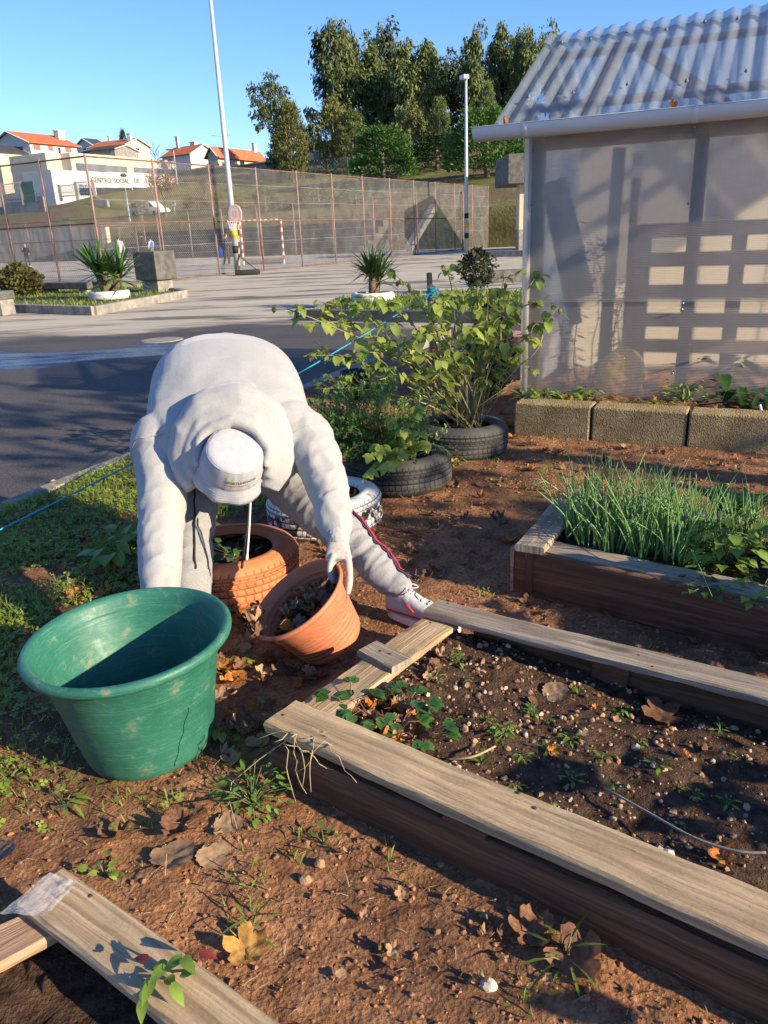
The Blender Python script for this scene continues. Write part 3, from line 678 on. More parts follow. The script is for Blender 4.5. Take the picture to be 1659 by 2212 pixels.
# seams: armholes, and the waistband rib
HBV0=BVHTree.FromObject(hoodie,bpy.context.evaluated_depsgraph_get()); _ho=wloc(hoodie)
def onh(p,l=.0005): q,nn,_,_=HBV0.find_nearest(p-_ho); return q+_ho+nn*l
for pth in (armL,armR):
    c=pth[1].lerp(pth[0],.15); ax=(pth[2]-pth[0]).normalized(); u=ax.orthogonal().normalized(); v=ax.cross(u); mb=MB(); mb.tube([onh(c+(u*math.cos(a*.1257)+v*math.sin(a*.1257))*.16) for a in range(51)],.0022,5,cap=False); mb.build('armhole_seam',FLEECE,hoodie,smooth=True)
# the hood lies in folds round the neck
C0=P(502,985,2.86)
def arc(c,rx,ry,a0,a1,dd,n=16,bump=0,sd=0):
    out=[]
    for k in range(n+1):
        a=R(a0+(a1-a0)*k/n); w=1+bump*noise.noise(Vector((k*.55+sd,sd,0)))
        out.append(c+RT*(rx*w*math.cos(a))+UP*(ry*w*math.sin(a))-ray(502,985).normalized()*dd)
    return out
mb=MB()
mb.tube(arc(C0,.178,.20,-38,216,.01,22,.08,1),[.03+.034*math.sin(math.pi*k/22)**.6 for k in range(23)],14,flat=1.25)
mb.tube(arc(C0,.150,.155,-30,208,.055,22,.09,5),[.016+.020*math.sin(math.pi*k/22)**.6 for k in range(23)],12,flat=1.2)
mb.tube(arc(C0,.128,.122,-20,200,.09,20,.08,9),[.010+.012*math.sin(math.pi*k/20)**.6 for k in range(21)],10)
# folded tail of the hood over the back
loft(mb,[(P(508,842,3.04),RT*.085,UPW*.03),(P(508,850,3.0),RT*.115,UPW*.058),(P(507,868,2.95),RT*.14,UPW*.078),(P(506,890,2.91),RT*.155,UPW*.085),(P(504,930,2.88),RT*.165,UPW*.07)],24,2.8)
def hoodfn(p,n):
    s=noise.noise(Vector((p.x*6,p.y*4,p.z*9)))+.25*noise.noise(Vector((p.x*17+3,p.y*10,p.z*18))); return .0045*ridge(s*1.3)
fuse(mb,'hood',FLEECE,hoodie,.0065,7,hoodfn)
mb=MB(); limb(mb,[P(728.5,1146,2.69),P(731,1170,2.668)],[.047,.039],20,5); fuse(mb,'cuff',FLEECE,hoodie,.005,1,lambda p,n:.0012*math.sin(math.atan2((p-P(731,1180,2.66)).x,(p-P(731,1180,2.66)).y)*44))
for pts,mt in (([P(538,1085,2.86),P(535,1130,2.85),P(528,1180,2.85),P(522,1228,2.85)],BLACKC),([P(541,1085,2.84),P(539,1130,2.83),P(536,1175,2.83),P(533,1210,2.83)],WHITEC)):
    mb=MB(); q,_=smoothpath(pts,[1]*4); mb.tube(q,[.0038]*(len(q)-3)+[.0052]*3,7); mb.build('drawstring',mt,hoodie,smooth=True)
# --- trousers
def leg_fn(p,n):
    a,ta,fa=fold(legL,p,13,1.7); b,tb,fb=fold(legR,p,14,4.4)
    return (.006*fa if a<b else (.006+.007*min(1,max(0,(tb-.5)/.25)))*fb)
mb=MB(); limb(mb,legL,rLL); limb(mb,legR,rLR); loft(mb,[(P(488,800,3.46),RT*.22,UPW*.17),(P(488,850,3.40),RT*.275,UPW*.2),(P(494,900,3.34),RT*.26,UPW*.19),(P(500,940,3.30),RT*.2,UPW*.14)],28)
trousers=fuse(mb,'trousers',JOG,PE,.0085,6,leg_fn)
st=[]; 
for (p,r),off in zip(zip(*smoothpath(legR,rLR,8)),range(99)): st.append(p+(UP*.80+RT*.58+Vector((0,-.15,0))).normalized()*(r*.985))
from mathutils.bvhtree import BVHTree
_bv=BVHTree.FromObject(trousers,bpy.context.evaluated_depsgraph_get()); _o=wloc(trousers)
def onto(p,lift=.003):
    q,nn,_,_=_bv.find_nearest(p-_o); return (q+_o+nn*lift,nn)
def strip(name,path,wd,mat,parent,lift):
    mb=MB(); vs=[];fs=[]
    for i,p in enumerate(path):
        t=(path[min(i+1,len(path)-1)]-path[max(i-1,0)]).normalized()
        q,nn=onto(p,lift); s=t.cross(nn).normalized()
        for k in(-2,-1,0,1,2): qq,_=onto(q+s*wd*k/4,lift); vs.append(qq)
    for i in range(len(path)-1):
        for k in range(4): fs.append((i*5+k,(i+1)*5+k,(i+1)*5+k+1,i*5+k+1))
    mb.add(vs,fs); o=mb.build(name,mat,parent,smooth=True); md=o.modifiers.new('s','SOLIDIFY'); md.thickness=.002; md.offset=1; return o
strip('side_stripe',st[8:-2],.046,NAVY,trousers,.007)
strip('stripe_piping',[p+(RT*-.5+UP*-.1)*.036 for p in st[10:-6]],.010,RED,trousers,.0125)
mb=MB(); q,_=smoothpath([P(424,1028,3.05),P(423,1100,3.0),P(421,1170,2.96),P(419,1235,2.92)],[1]*4); mb.tube([onto(x,.004)[0] for x in q],.0035,6); mb.build('drawcord',BLACKC,trousers,smooth=True)
# --- shoes
def shoe(heel,toe,loft_h=.115):
    heel=Vector(heel); toe=Vector(toe); d=(toe-heel); L=d.length; d.normalize(); s=Vector((d.y,-d.x,0)); z=Vector((0,0,1))
    root=None
    mb=MB(); S=[(-.02,.028,.05,.05),(.02,.036,.062,.058),(.25,.037,.066,.058),(.45,.041,.045,.05),(.68,.047,.033,.043),(.88,.043,.026,.036),(.99,.025,.018,.03)]
    loft(mb,[(heel+d*L*t+z*(zc+.012),s*w,z*h) for t,w,h,zc in S],20,2.3)
    up=fuse(mb,'shoe',SHOE,PE,.005,3,lambda p,n:.0012*noise.noise(p*70))
    mb=MB(); N=24; pts=[]
    for k in range(N):
        a=2*math.pi*k/N; t=.5+.53*math.cos(a); wd=.048*(1+.12*math.cos(a))*math.copysign(abs(math.sin(a))**.75,math.sin(a)); q=heel+d*L*t+s*wd; pts.append((q.x,q.y))
    mb.poly(pts,.004,.032); mb.build('sole',SOLE,up,smooth=False)
    bv=BVHTree.FromObject(up,bpy.context.evaluated_depsgraph_get()); o_=wloc(up)
    def on(p,l=.002): q,nn,_,_=bv.find_nearest(p-o_); return q+o_+nn*l
    def path(pts,l): return [on(p,l) for p in pts]
    for k in range(5):
        t=.40+k*.07; mb=MB(); mb.tube(path([heel+d*L*(t+.02*u)+s*(.028*u)+z*.2 for u in(-1,-.6,-.2,.2,.6,1)],.0022),.0030,6); mb.build('lace',SHOE,up,smooth=True)
    for sg in(-1,1):
        mb=MB(); c=on(heel+d*L*.37+z*.2,.003); q,_=smoothpath([c,c+s*.022*sg+z*.010+d*.005,c+s*.036*sg+d*.022-z*.002,c+s*.018*sg+d*.024+z*.0,c],[1]*5,4); mb.tube(q,.0024,6); mb.build('lace_bow',SHOE,up,smooth=True)
        mb=MB(); mb.tube(path([heel+d*L*t+s*.07*sg+z*.036 for t in(.0,.15,.3,.45,.6,.75)],.0012),[.0035]*6,6); mb.build('red_line',RED,up,smooth=True)
        mb=MB(); mb.tube(path([heel+d*L*(.30+.05*k)+s*.07*sg+z*(.095-.010*k) for k in range(4)],.001),[.004,.006,.006,.003],6,flat=.6); mb.build('side_flash',RED,up,smooth=True)
    mb=MB(); tz=heel+d*L*.30; loft(mb,[(tz+z*.095,s*.026,d*.006),(tz+z*.125-d*.006,s*.027,d*.006),(tz+z*.142-d*.012,s*.022,d*.005)],14,2.6); mb.build('tongue',SHOE,up,smooth=True)
    mb=MB(); mb.tube([heel-d*.012+z*.085,heel-d*.014+z*.06,heel-d*.012+z*.04],[.012,.014,.01],8,flat=.5); mb.build('heel_tab',RED,up,smooth=True)
    return up
hl=P(856,1268,2.93); hl.z=0; tt=G(903,1345,0); dv=(tt-hl).normalized(); shoe(hl-dv*.03,hl+dv*.265)
h2=P(404,1372,2.80); h2.z=0; shoe(h2+Vector((0,.05,0)),h2+Vector((-.04,-.2,0)))
# --- hat
hatm=Matrix((EAR,FACE,A)).transposed(); hb=hc+A*.012
mb=MB(); prof=[(.0,.117),(.04,.1168),(.07,.1155),(.088,.1125),(.0965,.108),(.0995,.1035),(.1035,.094),(.1085,.076),(.113,.052),(.1165,.03),(.1175,.020),(.1165,.014),(.119,.008),(.1265,-.012),(.133,-.032),(.137,-.046),(.1355,-.047),(.131,-.032),(.112,.012),(.108,.03),(.10,.09),(.08,.107),(0,.112)]
mb.lathe(prof,hb,96,hatm); hat=mb.build('bucket_hat',HATM,PE,smooth=True)
me=hat.data; _hw=wloc(hat)
for v in me.vertices:
    q=Vector(v.co)+_hw-hb; a=math.atan2(q.dot(FACE),q.dot(EAR)); z=q.dot(A); rv=(q-A*z)
    if rv.length<1e-4: continue
    rn=rv.normalized(); k=.0022*noise.noise(Vector((math.cos(a)*9,math.sin(a)*9,z*14)))
    if z<.012: k+=.0045*math.sin(a*7+1.2*math.sin(a*3))*min(1,(.012-z)/.05)
    if .066<z<.106: k+=.0017*math.sin(a*30+4*math.sin(a*5))*noise.noise(Vector((a*3,2,1)))*1.6*(1-abs(z-.09)/.024)
    v.co=Vector(v.co)+rn*k+A*(.004*noise.noise(Vector((a*2.2,z*6,1))) if z<.02 else .002*noise.noise(q*30))
me.update()
# stitch lines
HB0=BVHTree.FromObject(hat,bpy.context.evaluated_depsgraph_get())
mb=MB()
def ring(r,z,rad): 
    return [hb+hatm@Vector((r*math.cos(2*math.pi*k/80),r*math.sin(2*math.pi*k/80),z)) for k in range(81)]
for r,z in ((.0998,.1035),): mb.tube(ring(r,z,0),.0012,5,cap=False)
mb.build('crown_seam',HATM,hat,smooth=True)
mb=MB()
for z,r in ((-.008,.1265),(-.018,.1305),(-.028,.1345),(-.038,.1375)): mb.tube([HB0.find_nearest(p-_hw)[0]+_hw for p in ring(r,z,0)],.0009,4,cap=False)
_bm=mb.build('brim_stitching',HATM,hat,smooth=True)
GREY=simple('print_grey',(.10,.12,.11),(.08,.10,.09),rough=.9,bump=0); LIME=simple('print_lime',(.50,.62,.08),(.45,.55,.07),rough=.9,bump=0); PGREEN=simple('print_green',(.03,.24,.10),(.02,.2,.08),rough=.9,bump=0); PRED=simple('print_red',(.65,.06,.07),(.6,.05,.06),rough=.9,bump=0)
def textmesh(s,size,bold=0):
    cu=bpy.data.curves.new('t','FONT'); cu.body=s; cu.size=size; cu.offset=bold; o=bpy.data.objects.new('t',cu); COL.objects.link(o)
    dg=bpy.context.evaluated_depsgraph_get(); dg.update(); me=bpy.data.meshes.new_from_object(o.evaluated_get(dg)); 
    vs=[v.co.copy() for v in me.vertices]; fs=[tuple(p.vertices) for p in me.polygons]; bpy.data.objects.remove(o); bpy.data.curves.remove(cu); bpy.data.meshes.remove(me); return vs,fs
def hatpt(u,v,lift=.0022):
    # u along the brim band in metres (positive to the reader's right), v up towards the crown
    z=.052+v; r=.1055+(.094-z)*.133+lift; a=math.pi/2+HATSG*(u+HU0)/r
    p=hb+hatm@Vector((r*math.cos(a),r*math.sin(a),z)); q,nn,_,_=HBV.find_nearest(p-_hw); return q+_hw+nn*.0005
HBV=BVHTree.FromObject(hat,bpy.context.evaluated_depsgraph_get())
HATSG=1.0 if EAR.dot(RT)<0 else -1.0; HU0=.018
for s,sz,v0,mt,u0,bd in (('NOVAS',.014,.018,LIME,-.058,.0003),('OPORTUNIDADES',.0145,.002,GREY,-.058,.0006),('APRENDER COMPENSA',.0083,-.012,PRED,-.058,.0002)):
    vs,fs=textmesh(s,sz,bd); mb=MB(); mb.add([hatpt(p.x+u0,p.y+v0) for p in vs],fs); mb.build('printed_lettering',mt,hat)
for (u,v,w_,h_,mt) in ((.052,.008,.018,.006,PGREEN),(.030,-.020,.008,.005,PGREEN),(-.030,-.021,.020,.004,LIME),(.060,.018,.01,.004,LIME)):
    mb=MB(); mb.add([hatpt(u,v),hatpt(u+w_,v+.002),hatpt(u+w_,v+h_),hatpt(u,v+h_-.001)],[(0,1,2,3)]); mb.build('printed_mark',mt,hat)
# --- gloved hands: palm, four bent fingers and a thumb
def hand(wrist,knuck,across,fingers,thumb,name,loc=None):
    """fingers: list of joint lists from the knuckle to the tip"""
    mb=MB(); mid=(Vector(wrist)+Vector(knuck))/2; ax=(Vector(knuck)-Vector(wrist)); L=ax.length; ax.normalize(); nrm=ax.cross(Vector(across)).normalized(); ac=Vector(across).normalized()
    loft(mb,[(Vector(wrist)-ax*.025,ac*.034,nrm*.027),(Vector(wrist),ac*.036,nrm*.025),(mid,ac*.042,nrm*.021),(Vector(knuck)-ax*.01,ac*.046,nrm*.019),(Vector(knuck)+ax*.004,ac*.043,nrm*.015)],20,2.4)
    for f,r in fingers: limb(mb,f,r,10,4)
    limb(mb,thumb[0],thumb[1],10,4)
    return fuse(mb,name,GLOVE,PE,.0032,2,lambda p,n:.0006*noise.noise(p*220))
wr=P(731,1172,2.665); VW=ray(731,1215).normalized()
# the rim of the pot where it is held
best=min(((potpt(.180,R(a),.226),a) for a in range(0,360,2)),key=lambda t:(px(t[0])[0]-735)**2+(px(t[0])[1]-1217)**2)
rimp=best[0]; rz_=px(rimp)[2]; print('RIM',[round(x) for x in px(rimp)[:2]],round(rz_,2))
kn=P(731,1209,rz_-.004); D=-UP
fin=[]
for k,(xo,zo,Lf,r_) in enumerate(((-.027,-.012,1.0,.0100),(-.020,.006,1.04,.0102),(-.012,.024,.96,.0097),(-.005,.040,.80,.0088))):
    b=rimp+RT*xo+VW*zo+UP*.012; fin.append(([b+UP*.022+RT*.010,b,b+D*.026*Lf+RT*-.004,b+D*.050*Lf+RT*.001+VW*.004,b+D*.068*Lf+RT*.010+VW*.006],[r_*1.15,r_*1.12,r_*1.04,r_*.96,r_*.8]))
tb=P(752,1212,rz_-.008); th=([P(748,1196,rz_+.002),tb,P(755,1238,rz_-.012),P(754,1262,rz_-.012),P(751,1281,rz_-.008)],[.0135,.0140,.0128,.0118,.0092])
gl=hand(wr,kn,RT,fin,th,'glove')
mb=MB(); limb(mb,[th[0][2].lerp(th[0][3],.45),th[0][3],th[0][4]],[.0138,.0128,.0102],12,3); fuse(mb,'fingertip_coating',GLOVEG,gl,.0028,1)
for f,r in fin[:2]:
    mb=MB(); limb(mb,[f[-2]+(f[-1]-f[-2])*.1,f[-1]],[r[-1]*1.25,r[-1]*1.12],10,3); fuse(mb,'fingertip_coating',GLOVEG,gl,.0028,1)
w2=P(347,1318,2.57); k2=w2+Vector((.0,-.02,-.085)); f2=[]
for k,(o_,Lf,r_) in enumerate(((-.030,.9,.0098),(-.010,1.0,.0102),(.011,.95,.0098),(.031,.76,.0088))):
    b=k2+Vector((o_*.9,0,0)); f2.append(([b+Vector((0,0,.02)),b,b+Vector((0,-.012,-.035*Lf)),b+Vector((0,.004,-.062*Lf)),b+Vector((0,.026,-.075*Lf))],[r_*1.05,r_*1.1,r_,r_*.95,r_*.8]))
hand(w2,k2,Vector((1,0,0)),f2,([w2+Vector((.012,0,-.02)),w2+Vector((.042,-.008,-.045)),w2+Vector((.05,-.018,-.08)),w2+Vector((.044,-.024,-.105))],[.013,.0135,.0118,.0095]),'glove')
# ---------------------------------------------------------------- greenhouse of corrugated and twin-wall sheet
gz=.17
A0=G(1132,850,gz); 
# front wall runs to the right and a little nearer
WDEG=-25.0; WD=Vector((math.cos(R(WDEG)),math.sin(R(WDEG)),0)); WN=Vector((-WD.y,WD.x,0))   # WN points into the greenhouse
tl=[(abs(px(A0+Vector((0,0,z*.01)))[1]-292),z*.01) for z in range(100,400)]; WH_=min(tl)[1]
print('GREENHOUSE',A0,WDEG,'h',WH_)
GL=4.2; GD=2.3
GH=thing('greenhouse',A0,'greenhouse of clear corrugated and twin wall plastic sheet on timber posts, at the right','greenhouse')
def sheet_mat(name,dirv,tr,tint,rib=0,rough=.25,body=.5,wob=.3,blur=0):
    m=NT(name); tc=m.n('ShaderNodeTexCoord'); co=tc.outputs['Object']; sp=m.n('ShaderNodeSeparateXYZ'); m.l(co,sp.inputs[0])
    n=m.noise(co,2.2,5,.65); n2=m.noise(co,14,5,.7); 
    q=m.n('ShaderNodeMapping'); q.inputs['Scale'].default_value=(9,9,.8); m.l(co,q.inputs[0]); run=m.noise(q.outputs[0],1,5,.7)
    col=m.ramp(n,[(.3,tuple(x*.86 for x in tint)),(.7,tint)])
    col=m.mix(m.ramp(run,[(.52,0.0),(.75,.45)]),col,(.62,.57,.47))
    h=None; nb=m.bump(m.noise(co,5,3),.35*wob,.05)
    if rib:
        w=m.math('SINE',m.math('MULTIPLY',sp.outputs['Z'],2*math.pi/rib)); nb=m.bump(w,.5,.004,nb)
    m.set(col,rough,nb,0,.5)
    t=m.n('ShaderNodeBsdfTransparent'); t.inputs[0].default_value=(.93,.95,.97,1); tl=m.n('ShaderNodeBsdfTranslucent'); m.l(col,tl.inputs[0]); 
    if blur:
        rf=m.n('ShaderNodeBsdfRefraction'); rf.inputs['IOR'].default_value=1.10; rf.inputs['Roughness'].default_value=.42; bx=m.n('ShaderNodeMixShader'); bx.inputs[0].default_value=blur; m.l(t.outputs[0],bx.inputs[1]); m.l(rf.outputs[0],bx.inputs[2]); t=bx
    a=m.n('ShaderNodeMixShader'); a.inputs[0].default_value=.5; m.l(m.b.outputs[0],a.inputs[1]); m.l(tl.outputs[0],a.inputs[2])
    mx=m.n('ShaderNodeMixShader'); f=m.math('ADD',m.math('MULTIPLY',run,.22),tr-.11+0.0)
    if rib: f=m.math('SUBTRACT',f,m.math('MULTIPLY',m.math('ADD',w,1.0),.05))
    m.l(f,mx.inputs[0]); m.l(a.outputs[0],mx.inputs[1]); m.l(t.outputs[0],mx.inputs[2]); m.l(mx.outputs[0],m.out.inputs[0]); return m.m
TWIN=sheet_mat('twin_wall_sheet',None,.55,(.92,.88,.81),rib=.011,rough=.3,blur=.72)
CORR=sheet_mat('corrugated_sheet',None,.32,(.38,.45,.53),rough=.22)
PVC=simple('white_pvc',(.80,.79,.78),(.74,.73,.72),3,.35,.05,.002,spec=.5); SCREW=simple('screw_metal',(.45,.45,.46),(.3,.3,.3),30,.4,0,metal=.8)
SCREWD=simple('dull_screw',(.16,.17,.19),(.10,.10,.11),30,.6,0)
TIM=simple('greenhouse_timber',(.35,.23,.14),(.22,.14,.085),3,.8,.4,.004,60,stretch=(6,6,.6))
BEIGE=simple('beige_paint',(.60,.50,.33),(.46,.39,.27),2,.9,.3,.006,50)
def GWP(t,n,z): return A0+WD*t+WN*n+Vector((0,0,z))
# front sheets: lower and upper row, lapped at about a metre
def sheet(name,p00,p10,p11,p01,mat,nu,nv,th=.008,amp=.006,seed=0):
    mb=MB(); vs=[];fs=[]
    nrm=(p10-p00).cross(p01-p00).normalized()
    for i in range(nu+1):
        for j in range(nv+1):
            u,v=i/nu,j/nv; p=(p00*(1-u)+p10*u)*(1-v)+(p01*(1-u)+p11*u)*v; vs.append(p+nrm*amp*noise.noise(p*1.7+Vector((seed,0,0))))
    for i in range(nu):
        for j in range(nv): a=i*(nv+1)+j; fs.append((a,a+nv+1,a+nv+2,a+1))
    mb.add(vs,fs); o=mb.build(name,mat,GH,smooth=True); return o
zl_=1.02*WH_/2.2*.86
zlap=min([(abs(px(A0+Vector((0,0,z*.01)))[1]-652),z*.01) for z in range(10,200)])[1]
sheet('wall_sheet',GWP(0,0,0),GWP(GL,0,0),GWP(GL,0,zlap+.03),GWP(0,0,zlap+.03),TWIN,30,8)
sheet('wall_sheet',GWP(0,-.010,zlap),GWP(GL,-.010,zlap),GWP(GL,-.010,WH_+.02),GWP(0,-.010,WH_+.02),TWIN,30,8,seed=4)
sheet('wall_sheet',GWP(0,GD,0),GWP(0,0,0),GWP(0,0,WH_),GWP(0,GD,WH_),TWIN,10,8,seed=8)
sheet('wall_sheet',GWP(0,GD,0),GWP(GL,GD,0),GWP(GL,GD,WH_),GWP(0,GD,WH_),sheet_mat('back_sheet',None,.45,(.68,.66,.6),rib=.022),20,8,seed=11)
mb=MB(); 
for s_ in(0,): mb.tube([GWP(0,-.018,.02),GWP(0,-.018,WH_)],.028,10)
mb.build('corner_trim',TWIN,GH,smooth=True)
# posts: pixel columns of the photograph give where each one stands along the wall
def tpost(xpix,y=600): 
    d=ray(xpix,y); n=WN; t=(A0-EYE).dot(n)/d.dot(n); return (EYE+d*t-A0).dot(WD)
post_t=[.06,tpost(1490),tpost(1490)*2-.05]
for t in post_t:
    mb=MB(); c=GWP(t,.055,WH_/2); mb.bbox((c.x,c.y,c.z),(.085,.08,WH_),.006,R(WDEG)); mb.build('post',TIM,GH)
for t in (.06,1.7,3.3):
    mb=MB(); c=GWP(t,GD-.05,WH_/2); mb.bbox((c.x,c.y,c.z),(.09,.07,WH_),.006,R(WDEG)); mb.build('post',TIM,GH)
mb=MB(); c=GWP(GL/2,.055,WH_-.05); mb.bbox((c.x,c.y,c.z),(GL,.06,.10),.006,R(WDEG)); mb.build('wall_plate',TIM,GH)
mb=MB(); c=GWP(GL/2,GD-.05,WH_-.05); mb.bbox((c.x,c.y,c.z),(GL,.06,.10),.006,R(WDEG)); mb.build('wall_plate',TIM,GH)
for (xp,yp) in ((1150,325),(1150,440),(1487,440),(1475,655),(1473,668),(1453,855-50),(1133,800),(1500,275)):
    t=tpost(xp,yp); d=ray(xp,yp); k=(A0-EYE).dot(WN)/d.dot(WN); q=EYE+d*k-WN*.016; mb=MB(); mb.lathe([(0,.006),(.006,.005),(.010,.0),(.010,-.006)],q,10,tilt_matrix(-WN)); mb.build('screw',SCREW,GH,smooth=True)
# roof: eave line and ridge
ze=WH_+.07; 
tE=[(abs(px(GWP(t*.01,-.10,ze))[0]-1066),t*.01) for t in range(-120,60)]; t0=min(tE)[1]
sol=None
for n in np.arange(.3,2.6,.02):
    for h in np.arange(.2,2.2,.02):
        x,y,_=px(GWP(t0,-.10+n,ze+h)); e=abs(x-1184)+abs(y-88)
        if sol is None or e<sol[0]: sol=(e,n,h)
RN,RHh=sol[1],sol[2]; print('ROOF t0',t0,'run',RN,'rise',RHh,'err',sol[0],'eave px',px(GWP(t0,-.10,ze))[:2],'ridge right',px(GWP(3.0,-.1+RN,ze+RHh))[:2])
def corr(name,t_a,t_b,s0,s1,lift=0,far=False):
    """corrugated sheet; s runs up the slope 0..1"""
    mb=MB(); vs=[];fs=[]; n=int((t_b-t_a)/.0127); up=(WN*RN+Vector((0,0,RHh))); 
    if far: up=(WN*-RN+Vector((0,0,RHh)))
    nr=WD.cross(up).normalized(); nr=nr if nr.z>0 else -nr
    base=GWP(0,-.10+(2*RN if far else 0),ze)
    for i in range(n+1):
        t=t_a+(t_b-t_a)*i/n; z=.012*math.sin(2*math.pi*t/.128)
        for k in range(7):
            s=s0+(s1-s0)*k/6; vs.append(base+WD*t+up*s+nr*(z+lift+.004*noise.noise(Vector((t*2,s*3,lift*50)))))
    for i in range(n):
        for k in range(6): a=i*7+k; fs.append((a,a+7,a+8,a+1))
    mb.add(vs,fs); return mb.build(name,CORR,GH,smooth=True)
corr('roof_sheet',t0,t0+2.05,0,1.0); corr('roof_sheet',t0+1.95,t0+GL+.9,-.06,.98,.014)
corr('roof_sheet',t0,t0+GL+.9,0,1.0,0,True)
corr('ridge_cap',t0,t0+GL+.9,.90,1.04,.03)
upv=(WN*RN+Vector((0,0,RHh))); nr=WD.cross(upv).normalized(); nr=nr if nr.z>0 else -nr
# purlins, rafters and a brace under the sheet
def beam(a,b,w_,h_,mat,name='rafter'):
    a=Vector(a);b=Vector(b); d=(b-a); L=d.length; x=d.normalized(); y=nr; z=x.cross(y).normalized(); y=z.cross(x)
    m=Matrix((x,z,y)).transposed(); mb=MB(); mb.box((a+b)/2,(L,w_,h_),rot=m); return mb.build(name,mat,GH)
def S(t,s,l=-.06): return GWP(t,-.10,ze)+upv*s+nr*l
for s in(.24,.86): beam(S(t0+.05,s),S(t0+GL+.8,s),.07,.04,TIM,'purlin')
for t in(.35,1.75,3.2): beam(S(t,.05,-.10),S(t,1.0,-.10),.11,.05,TIM)
for t in(1.05,): beam(S(.55,.95,-.14),S(1.25,.18,-.14),.12,.03,TIM,'brace'); beam(S(2.0,.2,-.14),S(2.6,.9,-.14),.12,.03,TIM,'brace')
for s,n0 in((.24,12),(.90,16)):
    for k in range(n0):
        t=t0+.15+k*(GL/n0)+.03*math.sin(k*5); 
        q=S(t,s+.02*math.sin(k*3.7),.03); mb=MB(); mb.lathe([(0,.012),(.006,.011),(.008,.004),(.013,.0),(.013,-.008)],q,9,tilt_matrix(nr)); mb.build('screw',SCREWD,GH,smooth=True)
# gutter: half round with clips
gq=[(R(a)) for a in range(180,361,15)]
gz0=WH_+.04; gr=.084
def gut(t): return GWP(t,-.115,gz0+.02)
tg=min([(abs(px(gut(t*.01))[0]-1026),t*.01) for t in range(-150,60)])[1]
mb=MB(); vs=[];fs=[]; n=40
ring_=[(gr*math.cos(a),gr*math.sin(a)) for a in gq]; ring_=[(ring_[0][0]-.010,.004),(ring_[0][0],.008)]+ring_+[(ring_[-1][0],.008)]+[((gr-.006)*math.cos(a),(gr-.006)*math.sin(a)) for a in reversed(gq)]
m_=len(ring_)
for i in range(n+1):
    c=gut(tg+(GL+.9-tg)*i/n)
    for (o_,z_) in ring_: vs.append(c+WN*o_+Vector((0,0,z_)))
for i in range(n):
    for j in range(m_): fs.append((i*m_+j,i*m_+(j+1)%m_,(i+1)*m_+(j+1)%m_,(i+1)*m_+j))
for b in(0,n*m_): fs.append(tuple(b+j for j in range(m_)))
mb.add(vs,fs); c=gut(tg+.004); mb.build('gutter',PVC,GH,smooth=False,auto=40)
mb=MB(); vs=[gut(tg)+WN*(gr*math.cos(a))+Vector((0,0,gr*math.sin(a))) for a in gq]; mb.add(vs+[v+WD*.004 for v in vs],[tuple(range(len(vs))),tuple(range(2*len(vs)-1,len(vs)-1,-1))]); mb.build('gutter_end',PVC,GH)
for xp in(1140,1503):
    t=min([(abs(px(gut(k*.01))[0]-xp),k*.01) for k in range(-100,400)])[1]; mb=MB(); vs=[];fs=[]
    for dt in(-.02,.02):
        for r_ in(gr+.004,gr-.001): vs+= [gut(t+dt)+WN*(r_*math.cos(a))+Vector((0,0,r_*math.sin(a)+.001)) for a in gq]
    k=len(gq)
    for j in range(k-1): fs+=[(j,j+1,2*k+j+1,2*k+j),(k+j,k+j+1,j+1,j),(2*k+j,2*k+j+1,3*k+j+1,3*k+j)]
    mb.add(vs,fs); mb.build('gutter_bracket',PVC,GH,smooth=True)
# ---------------------------------------------------------------- what stands inside the greenhouse
def ins(xp,yp,n):   # a point seen through the front sheet, n metres behind it
    d=ray(xp,yp); k=(A0+WN*n-EYE).dot(WN)/d.dot(WN); return EYE+d*k
pal=thing('wooden_pallet',ins(1500,800,.35),'reddish wooden pallet on its edge inside the greenhouse','pallet')
for k,yp in enumerate((500,562,630,690,745)):
    a=ins(1378,yp,.35); b=a+WD*1.5; z=a.z; 
    mb=MB(); c=(a+b)/2; mb.bbox((c.x,c.y,z),(1.5,.022,.10),.004,R(WDEG)+.0*k); mb.build('slat',WOODR,pal)
for xp in(1395,1600):
    a=ins(xp,500,.40); mb=MB(); mb.bbox((a.x,a.y,(a.z+.05+gz)/2),(.10,.07,a.z+.05-gz),.004,R(WDEG)); mb.build('stringer',WOODR,pal)
brd=[((1185,395),(1245,700),.10,.02,WOODG,'grey board leaning inside the greenhouse behind its front sheet'),((1205,390),(1262,640),.16,.02,CONC,'pale ribbed panel leaning beside the board inside the greenhouse'),((1375,385),(1350,800),.06,.03,WOODR,'orange brown timber strip standing inside the greenhouse'),((1340,320),(1300,840),.09,.03,WOODG,'dark upright batten standing inside the greenhouse')]
for (p,q,w_,th,mt,lab) in brd:
    a=ins(*p,.45); b=ins(*q,.30); b.z=max(b.z,gz); d=(b-a); L=d.length; x=d.normalized(); y=WN; z=x.cross(y).normalized(); y=z.cross(x); m=Matrix((x,z,y)).transposed(); mb=MB(); mb.box((a+b)/2,(L,w_,th),rot=m); o=mb.build('leaning_board',mt,loc=tuple(b)); tag(o,lab,'board')
